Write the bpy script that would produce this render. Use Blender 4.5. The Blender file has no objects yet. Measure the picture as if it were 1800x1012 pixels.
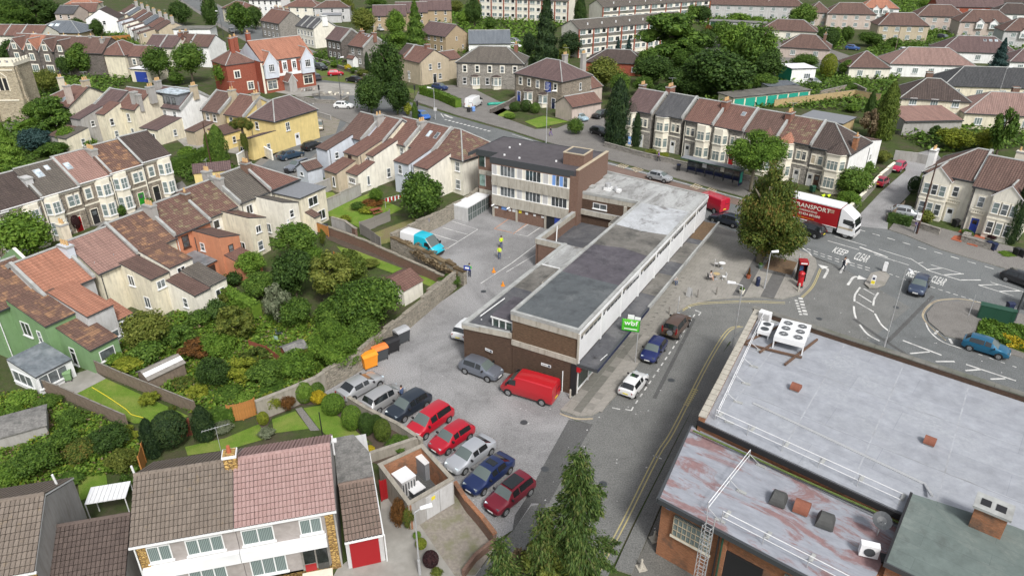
import bpy,bmesh,math,random,mathutils.geometry
from mathutils import Vector,Matrix
random.seed(7)
SC=bpy.context.scene
COL=SC.collection
R=math.radians

#camera, world, sun, exposure
CAMH,PITCH,FPX=38.0,R(27.6),1250.0
cd=bpy.data.cameras.new('camera');cam=bpy.data.objects.new('camera',cd);COL.objects.link(cam)
cam.location=(0,0,CAMH);cam.rotation_euler=(math.pi/2-PITCH,0,0)
cd.sensor_width=36;cd.lens=36*FPX/1800;cd.clip_start=.5;cd.clip_end=3000
SC.camera=cam
wd=bpy.data.worlds.new('World');SC.world=wd;wd.use_nodes=True
wn=wd.node_tree;wn.nodes.clear()
sky=wn.nodes.new('ShaderNodeTexSky');sky.sky_type='NISHITA';sky.sun_disc=False
SUN_EL,SUN_AZ=R(48),R(160)
sky.sun_elevation=SUN_EL;sky.sun_rotation=SUN_AZ;sky.dust_density=4.0;sky.air_density=1.0
hs=wn.nodes.new('ShaderNodeHueSaturation');hs.inputs['Saturation'].default_value=.30;hs.inputs['Value'].default_value=1.0
bg=wn.nodes.new('ShaderNodeBackground');bg.inputs[1].default_value=.09
wo=wn.nodes.new('ShaderNodeOutputWorld')
wn.links.new(sky.outputs[0],hs.inputs['Color']);wn.links.new(hs.outputs[0],bg.inputs[0]);wn.links.new(bg.outputs[0],wo.inputs[0])
sd=bpy.data.lights.new('sun','SUN');sun=bpy.data.objects.new('sun',sd);COL.objects.link(sun)
sd.energy=1.5;sd.angle=R(10);sd.color=(1,.97,.93)
sv=Vector((math.sin(SUN_AZ)*math.cos(SUN_EL),math.cos(SUN_AZ)*math.cos(SUN_EL),math.sin(SUN_EL)))
sun.rotation_euler=sv.to_track_quat('Z','Y').to_euler()
SC.view_settings.view_transform='Standard';SC.view_settings.look='None'
SC.view_settings.exposure=0.92;SC.view_settings.gamma=1
SC.cycles.max_bounces=5;SC.cycles.diffuse_bounces=3;SC.cycles.glossy_bounces=2;SC.cycles.transmission_bounces=2;SC.cycles.transparent_max_bounces=4
SC.cycles.caustics_reflective=False;SC.cycles.caustics_refractive=False
GY0,GY1,GRISE=62.0,112.0,2.6
def GZ(y):return min(1,max(0,(y-GY0)/(GY1-GY0)))*GRISE
def Ga(p,z=0.0):
 """world point at absolute height z seen at photo pixel p (1800 px wide)"""
 u=(p[0]-900)/FPX;v=(506-p[1])/FPX
 dy=math.cos(PITCH)+v*math.sin(PITCH);dz=-math.sin(PITCH)+v*math.cos(PITCH)
 t=(z-CAMH)/dz
 return Vector((u*t,dy*t,z))
def G(p,z=0.0):
 """the same, z metres above the ground"""
 q=Ga(p,z)
 for _ in range(12):q=Ga(p,z+GZ(q.y))
 return q
def depth(p,z=0.0):
 v=(506-p[1])/FPX
 return (z-CAMH)/(-math.sin(PITCH)+v*math.cos(PITCH))

#materials
MATS={}
def lum(c,k):return (min(c[0]*k,1),min(c[1]*k,1),min(c[2]*k,1),1)
class N:
 def __init__(s,name,rough=.8,spec=.3,metal=0):
  s.m=bpy.data.materials.new(name);s.m.use_nodes=True;s.nt=s.m.node_tree
  s.b=s.nt.nodes['Principled BSDF'];s.b.inputs['Roughness'].default_value=rough
  s.b.inputs['Specular IOR Level'].default_value=spec;s.b.inputs['Metallic'].default_value=metal
  s.tc=s.nt.nodes.new('ShaderNodeTexCoord')
 def node(s,t,**k):
  n=s.nt.nodes.new(t)
  for a,b in k.items():
   if a.startswith('_'):n.inputs[a[1:].replace('_',' ')].default_value=b
   else:setattr(n,a,b)
  return n
 def link(s,a,b):s.nt.links.new(a,b)
 def uv(s,sc=(1,1,1),src='UV'):
  mp=s.node('ShaderNodeMapping');mp.inputs['Scale'].default_value=sc
  s.link(s.tc.outputs[src],mp.inputs['Vector']);return mp.outputs[0]
 def noise(s,scale,detail=5,rough=.6,vec=None,dist=0,src='UV'):
  n=s.node('ShaderNodeTexNoise');n.inputs['Scale'].default_value=scale;n.inputs['Detail'].default_value=detail
  n.inputs['Roughness'].default_value=rough;n.inputs['Distortion'].default_value=dist
  s.link(vec if vec else s.tc.outputs[src],n.inputs['Vector']);return n.outputs['Fac']
 def ramp(s,fac,stops):
  r=s.node('ShaderNodeValToRGB');e=r.color_ramp.elements
  while len(e)<len(stops):e.new(.5)
  for i,(p,c) in enumerate(stops):
   e[i].position=p;e[i].color=c if len(c)==4 else (*c,1)
  s.link(fac,r.inputs[0]);return r.outputs[0]
 def mix(s,fac,a,b,mode='MIX'):
  n=s.node('ShaderNodeMix',data_type='RGBA',blend_type=mode)
  for k,v in ((0,fac),(6,a),(7,b)):
   if isinstance(v,(int,float)):n.inputs[k].default_value=v
   elif isinstance(v,tuple):n.inputs[k].default_value=v if len(v)==4 else (*v,1)
   else:s.link(v,n.inputs[k])
  return n.outputs[2]
 def math(s,op,a,b=0):
  n=s.node('ShaderNodeMath',operation=op)
  for k,v in ((0,a),(1,b)):
   if isinstance(v,(int,float)):n.inputs[k].default_value=v
   else:s.link(v,n.inputs[k])
  return n.outputs[0]
 def bump(s,h,dist=.02,strength=1):
  n=s.node('ShaderNodeBump');n.inputs['Distance'].default_value=dist;n.inputs['Strength'].default_value=strength
  s.link(h,n.inputs['Height']);s.link(n.outputs[0],s.b.inputs['Normal'])
 def out(s,c):
  if isinstance(c,tuple):s.b.inputs['Base Color'].default_value=(*c[:3],1)
  else:s.link(c,s.b.inputs['Base Color'])
  return s.m
def fac(n,f,lo,hi):return n.ramp(f,[(lo,(0,0,0)),(hi,(1,1,1))])
def m_plain(name,c,rough=.8,var=.18,scale=1.2,stain=None,spec=.3,metal=0):
 n=N(name,rough,spec,metal)
 a=n.noise(scale,6,.65);b=n.noise(scale*.22,3)
 col=n.ramp(a,[(.25,lum(c,1-var)),(.75,lum(c,1+var))])
 if stain:col=n.mix(fac(n,b,.45,.72),col,stain)
 n.bump(n.noise(scale*14,3),.004)
 return n.out(col)
def m_solid(name,c,rough=.5,spec=.4,metal=0,coat=0):
 n=N(name,rough,spec,metal);n.b.inputs['Coat Weight'].default_value=coat;n.b.inputs['Coat Roughness'].default_value=.05
 return n.out(c)
def m_render(name,c,dirt=(.20,.18,.15),amt=.5):
 amt*=1.15
 """painted render: faint blotches and vertical dirty streaks"""
 n=N(name,.85,.2)
 a=n.noise(.8,5,.6);st=n.noise(1,6,.75,n.uv((2.2,.35,1)))
 col=n.ramp(a,[(.3,lum(c,.9)),(.7,lum(c,1.06))])
 col=n.mix(n.math('MULTIPLY',fac(n,st,.46,.74),amt),col,(*dirt,1))
 n.bump(n.noise(30,2),.004)
 return n.out(col)
def m_tile(name,c1,c2,c3=None,c3amt=(.56,.64),w=.30,h=.33,dark=.40,moss=None,prof=True,line=.022):
 ds=lambda c:tuple(.80*(.20*(c[0]*.5+c[1]*.35+c[2]*.15)+.80*q) for q in c)
 c1,c2=ds(c1),ds(c2);c3=ds(c3) if c3 else None
 n=N(name,.85,.25)
 uvv=n.uv()
 bt=n.node('ShaderNodeTexBrick',offset=0.0,squash=1.0,_Scale=1.0,_Mortar_Size=line,_Mortar_Smooth=.3,_Bias=0.0,_Brick_Width=w,_Row_Height=h)
 bt.inputs['Color1'].default_value=lum(c1,1);bt.inputs['Color2'].default_value=lum(c2,1);bt.inputs['Mortar'].default_value=lum(c1,dark)
 n.link(uvv,bt.inputs['Vector'])
 col=bt.outputs['Color']
 wn_=n.noise(.55,4,.6);fine=n.noise(7,4,.7)
 col=n.mix(.42,col,n.ramp(fine,[(.3,lum(c1,.62)),(.7,lum(c2,1.35))]),'MIX')
 if c3:
  bt2=n.node('ShaderNodeTexBrick',offset=0.0,_Scale=1.0,_Mortar_Size=0.0,_Bias=0.0,_Brick_Width=w*2,_Row_Height=h)
  bt2.inputs['Color1'].default_value=(0,0,0,1);bt2.inputs['Color2'].default_value=(1,1,1,1)
  n.link(uvv,bt2.inputs['Vector'])
  f=n.math('ADD',n.math('MULTIPLY',n.noise(.9,3,.5),.75),n.math('MULTIPLY',bt2.outputs['Color'],.25))
  f=n.math('MULTIPLY',n.ramp(f,[(c3amt[0]-.04,(0,0,0)),(c3amt[1],(1,1,1))]),.85)
  col=n.mix(f,col,n.ramp(fine,[(.3,lum(c3,.8)),(.7,lum(c3,1.2))]))
 if moss:col=n.mix(n.math('MULTIPLY',fac(n,n.noise(2.6,6,.75),.56,.72),.7),col,(*moss,1))
 stk=n.noise(1,6,.75,n.uv((1.6,.22,1)))
 col=n.mix(1.0,col,n.ramp(stk,[(.32,(.70,.70,.70)),(.5,(1,1,1)),(.72,(1.28,1.26,1.22))]),'MULTIPLY')
 col=n.mix(n.math('MULTIPLY',bt.outputs['Fac'],.8),col,lum(c1,dark))
 sx=n.node('ShaderNodeSeparateXYZ');n.link(uvv,sx.inputs[0])
 row=n.math('SUBTRACT',1,n.math('FRACT',n.math('DIVIDE',sx.outputs[1],h)))
 hgt=row
 if prof:
  wv=n.math('SINE',n.math('MULTIPLY',sx.outputs[0],2*math.pi/w))
  hgt=n.math('ADD',row,n.math('MULTIPLY',wv,.35))
 n.bump(hgt,.05,.8)
 return n.out(col)
def m_brick(name,c1,c2,mo,w=.225,h=.075,ms=.012,stain=None):
 n=N(name,.9,.15);uvv=n.uv()
 bt=n.node('ShaderNodeTexBrick',offset=.5,_Scale=1.0,_Mortar_Size=ms,_Mortar_Smooth=.2,_Bias=0.0,_Brick_Width=w,_Row_Height=h)
 for k,v in (('Color1',c1),('Color2',c2),('Mortar',mo)):bt.inputs[k].default_value=lum(v,1)
 n.link(uvv,bt.inputs['Vector'])
 streak=n.noise(3,4,.7,n.uv((1,5,1)))
 col=n.mix(.5,bt.outputs['Color'],n.ramp(streak,[(.35,lum(c1,.55)),(.68,lum(c2,1.4))]))
 if stain:col=n.mix(fac(n,n.noise(.5,5,.7),.5,.68),col,(*stain,1))
 n.bump(n.math('SUBTRACT',1,bt.outputs['Fac']),.012)
 return n.out(col)
def m_stone(name,c1,c2,mo,sc=3.2):
 n=N(name,.92,.15)
 v=n.node('ShaderNodeTexVoronoi',feature='F1');v.inputs['Scale'].default_value=sc;v.inputs['Randomness'].default_value=.9
 e=n.node('ShaderNodeTexVoronoi',feature='DISTANCE_TO_EDGE');e.inputs['Scale'].default_value=sc;e.inputs['Randomness'].default_value=.9
 u=n.uv((1,1.9,1));n.link(u,v.inputs['Vector']);n.link(u,e.inputs['Vector'])
 sp=n.node('ShaderNodeSeparateColor');n.link(v.outputs['Color'],sp.inputs[0])
 col=n.ramp(sp.outputs[0],[(.1,lum(c1,.8)),(.5,lum(c2,1)),(.95,lum(c2,1.35))])
 col=n.mix(.35,col,n.ramp(n.noise(.7,5,.7),[(.3,lum(c1,.6)),(.7,lum(c2,1.3))]))
 col=n.mix(n.ramp(e.outputs['Distance'],[(.02,(1,1,1)),(.10,(0,0,0))]),col,(*mo,1))
 n.bump(n.ramp(e.outputs['Distance'],[(0,(0,0,0)),(.2,(1,1,1))]),.04)
 return n.out(col)
def m_tarmac(name,c,patch=(.5,.72),pc=None,pcol=1.35,swirl=0,cracks=True):
 n=N(name,.92,.2)
 big=n.noise(.06,5,.6,dist=swirl);fine=n.noise(9,4,.8);mid=n.noise(.5,7,.7,dist=swirl)
 col=n.ramp(mid,[(.25,lum(c,.82)),(.75,lum(c,1.22))])
 col=n.mix(fac(n,big,*patch),col,lum(pc if pc else c,pcol),'MIX')
 sp=n.ramp(fine,[(.34,(.62,.62,.62)),(.66,(1.5,1.5,1.48))])
 col=n.mix(1.0,col,sp,'MULTIPLY')
 if cracks:
  e=n.node('ShaderNodeTexVoronoi',feature='DISTANCE_TO_EDGE');e.inputs['Scale'].default_value=.16
  w=n.node('ShaderNodeMix',data_type='RGBA',blend_type='ADD');w.inputs[0].default_value=1
  n.link(n.tc.outputs['UV'],w.inputs[6]);nz=n.node('ShaderNodeTexNoise');nz.inputs['Scale'].default_value=.8;nz.inputs['Detail'].default_value=6
  n.link(n.tc.outputs['UV'],nz.inputs['Vector']);n.link(nz.outputs['Color'],w.inputs[7]);n.link(w.outputs[2],e.inputs['Vector'])
  col=n.mix(n.math('MULTIPLY',n.ramp(e.outputs['Distance'],[(.0,(1,1,1)),(.012,(0,0,0))]),.2),col,lum(c,.45))
 n.bump(fine,.006)
 return n.out(col)
def m_slab(name,c1,c2,w=.6,h=.9,mo=(.10,.10,.09),rot=0):
 n=N(name,.9,.2)
 mp=n.node('ShaderNodeMapping');mp.inputs['Rotation'].default_value=(0,0,rot);n.link(n.tc.outputs['UV'],mp.inputs['Vector'])
 bt=n.node('ShaderNodeTexBrick',offset=.5,_Scale=1.0,_Mortar_Size=.014,_Mortar_Smooth=.2,_Bias=0.0,_Brick_Width=w,_Row_Height=h)
 for k,v in (('Color1',c1),('Color2',c2),('Mortar',mo)):bt.inputs[k].default_value=lum(v,1)
 n.link(mp.outputs[0],bt.inputs['Vector'])
 col=n.mix(.5,bt.outputs['Color'],n.ramp(n.noise(.45,7,.75),[(.3,lum(c1,.62)),(.7,lum(c2,1.25))]))
 n.bump(n.math('SUBTRACT',1,bt.outputs['Fac']),.01)
 return n.out(col)
def m_felt(name,c,light=None,lt=(.48,.62),dark=None,dk=(.55,.7),stretch=(1,1,1),rough=.75,seam=None):
 """bitumen roofing: stains, dried puddles, laps"""
 n=N(name,rough,.35)
 v=n.uv(stretch)
 col=n.ramp(n.noise(.9,8,.7,v),[(.3,lum(c,.8)),(.7,lum(c,1.22))])
 if light:col=n.mix(fac(n,n.noise(.23,8,.72,v,dist=.6),*lt),col,n.ramp(n.noise(3,6,.8),[(.3,lum(light,.72)),(.7,lum(light,1.15))]))
 if dark:col=n.mix(n.math('MULTIPLY',fac(n,n.noise(.4,8,.75,v,dist=.3),*dk),.8),col,(*dark,1))
 if seam:
  bt=n.node('ShaderNodeTexBrick',offset=.35,_Scale=1.0,_Mortar_Size=.02,_Mortar_Smooth=.6,_Bias=0.0,_Brick_Width=seam[0],_Row_Height=seam[1])
  bt.inputs['Color1'].default_value=(1.04,1.04,1.04,1);bt.inputs['Color2'].default_value=(.95,.95,.95,1);bt.inputs['Mortar'].default_value=(.78,.78,.8,1)
  n.link(n.uv(),bt.inputs['Vector']);col=n.mix(1.0,col,bt.outputs['Color'],'MULTIPLY')
 n.bump(n.noise(12,4,.8),.006)
 return n.out(col)
def m_leaf(name,dark,mid,light,tint=None):
 n=N(name,.62,.22)
 gi=n.node('ShaderNodeNewGeometry');oi=n.node('ShaderNodeObjectInfo')
 f=n.math('ADD',n.math('MULTIPLY',gi.outputs['Random Per Island'],.42),n.math('MULTIPLY',n.noise(2.1,3,.6,src='Object'),.62))
 f=n.math('ADD',f,n.math('MULTIPLY',n.math('SUBTRACT',oi.outputs['Random'],.5),.16))
 st=[(.22,dark),(.5,mid),(.80,light)]
 if tint:st=[(.22,dark),(.47,mid),(.62,light),(.78,tint)]
 col=n.ramp(f,st)
 n.link(col,n.b.inputs['Base Color'])
 tr=n.node('ShaderNodeBsdfTranslucent');n.link(col,tr.inputs[0])
 mx=n.node('ShaderNodeMixShader');mx.inputs[0].default_value=.28
 n.link(n.b.outputs[0],mx.inputs[1]);n.link(tr.outputs[0],mx.inputs[2])
 n.link(mx.outputs[0],n.nt.nodes['Material Output'].inputs[0])
 return n.m
def m_grass(name,a,b,c=None):
 n=N(name,.9,.1)
 col=n.ramp(n.noise(.9,8,.75),[(.3,lum(a,1)),(.68,lum(b,1))])
 if c:col=n.mix(fac(n,n.noise(.28,6,.7),.46,.62),col,(*c,1))
 col=n.mix(1.0,col,n.ramp(n.noise(14,4,.8),[(.3,(.6,.6,.6)),(.7,(1.4,1.4,1.4))]),'MULTIPLY')
 n.bump(n.noise(14,4,.8),.04)
 return n.out(col)
def m_glass(name,c,rough=.08):
 n=N(name,rough,.9)
 oi=n.node('ShaderNodeObjectInfo');a=n.ramp(oi.outputs['Random'],[(.0,lum(c,.25)),(.45,lum(c,.7)),(.62,lum(c,1.4)),(.85,lum(c,1.9)),(1,lum(c,2.6))])
 return n.out(n.mix(1.0,a,n.ramp(n.noise(1.3,2),[(.35,(.5,.5,.5)),(.65,(1.3,1.3,1.3))]),'MULTIPLY'))
def m_curtain(name,c):
 n=N(name,.15,.7);wv=n.node('ShaderNodeTexWave',_Scale=3.2,_Distortion=1.5)
 n.link(n.uv(),wv.inputs['Vector'])
 return n.out(n.ramp(wv.outputs['Fac'],[(.1,lum(c,.55)),(.9,lum(c,1.25))]))
def m_tilepiece(name,c1,c2,moss=(.30,.27,.2)):
 n=N(name,.85,.2);oi=n.node('ShaderNodeObjectInfo')
 col=n.ramp(oi.outputs['Random'],[(0,lum(c1,1)),(1,lum(c2,1))])
 col=n.mix(.45,col,n.ramp(n.noise(9,5,.8,src='Object'),[(.3,lum(c1,.7)),(.72,lum(c2,1.3))]))
 w=n.node('ShaderNodeNewGeometry')
 col=n.mix(n.math('MULTIPLY',fac(n,n.noise(1.7,7,.8,vec=w.outputs['Position']),.58,.70),.6),col,(*moss,1))
 n.bump(n.noise(40,3,src='Object'),.004)
 return n.out(col)
D=dict
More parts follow.
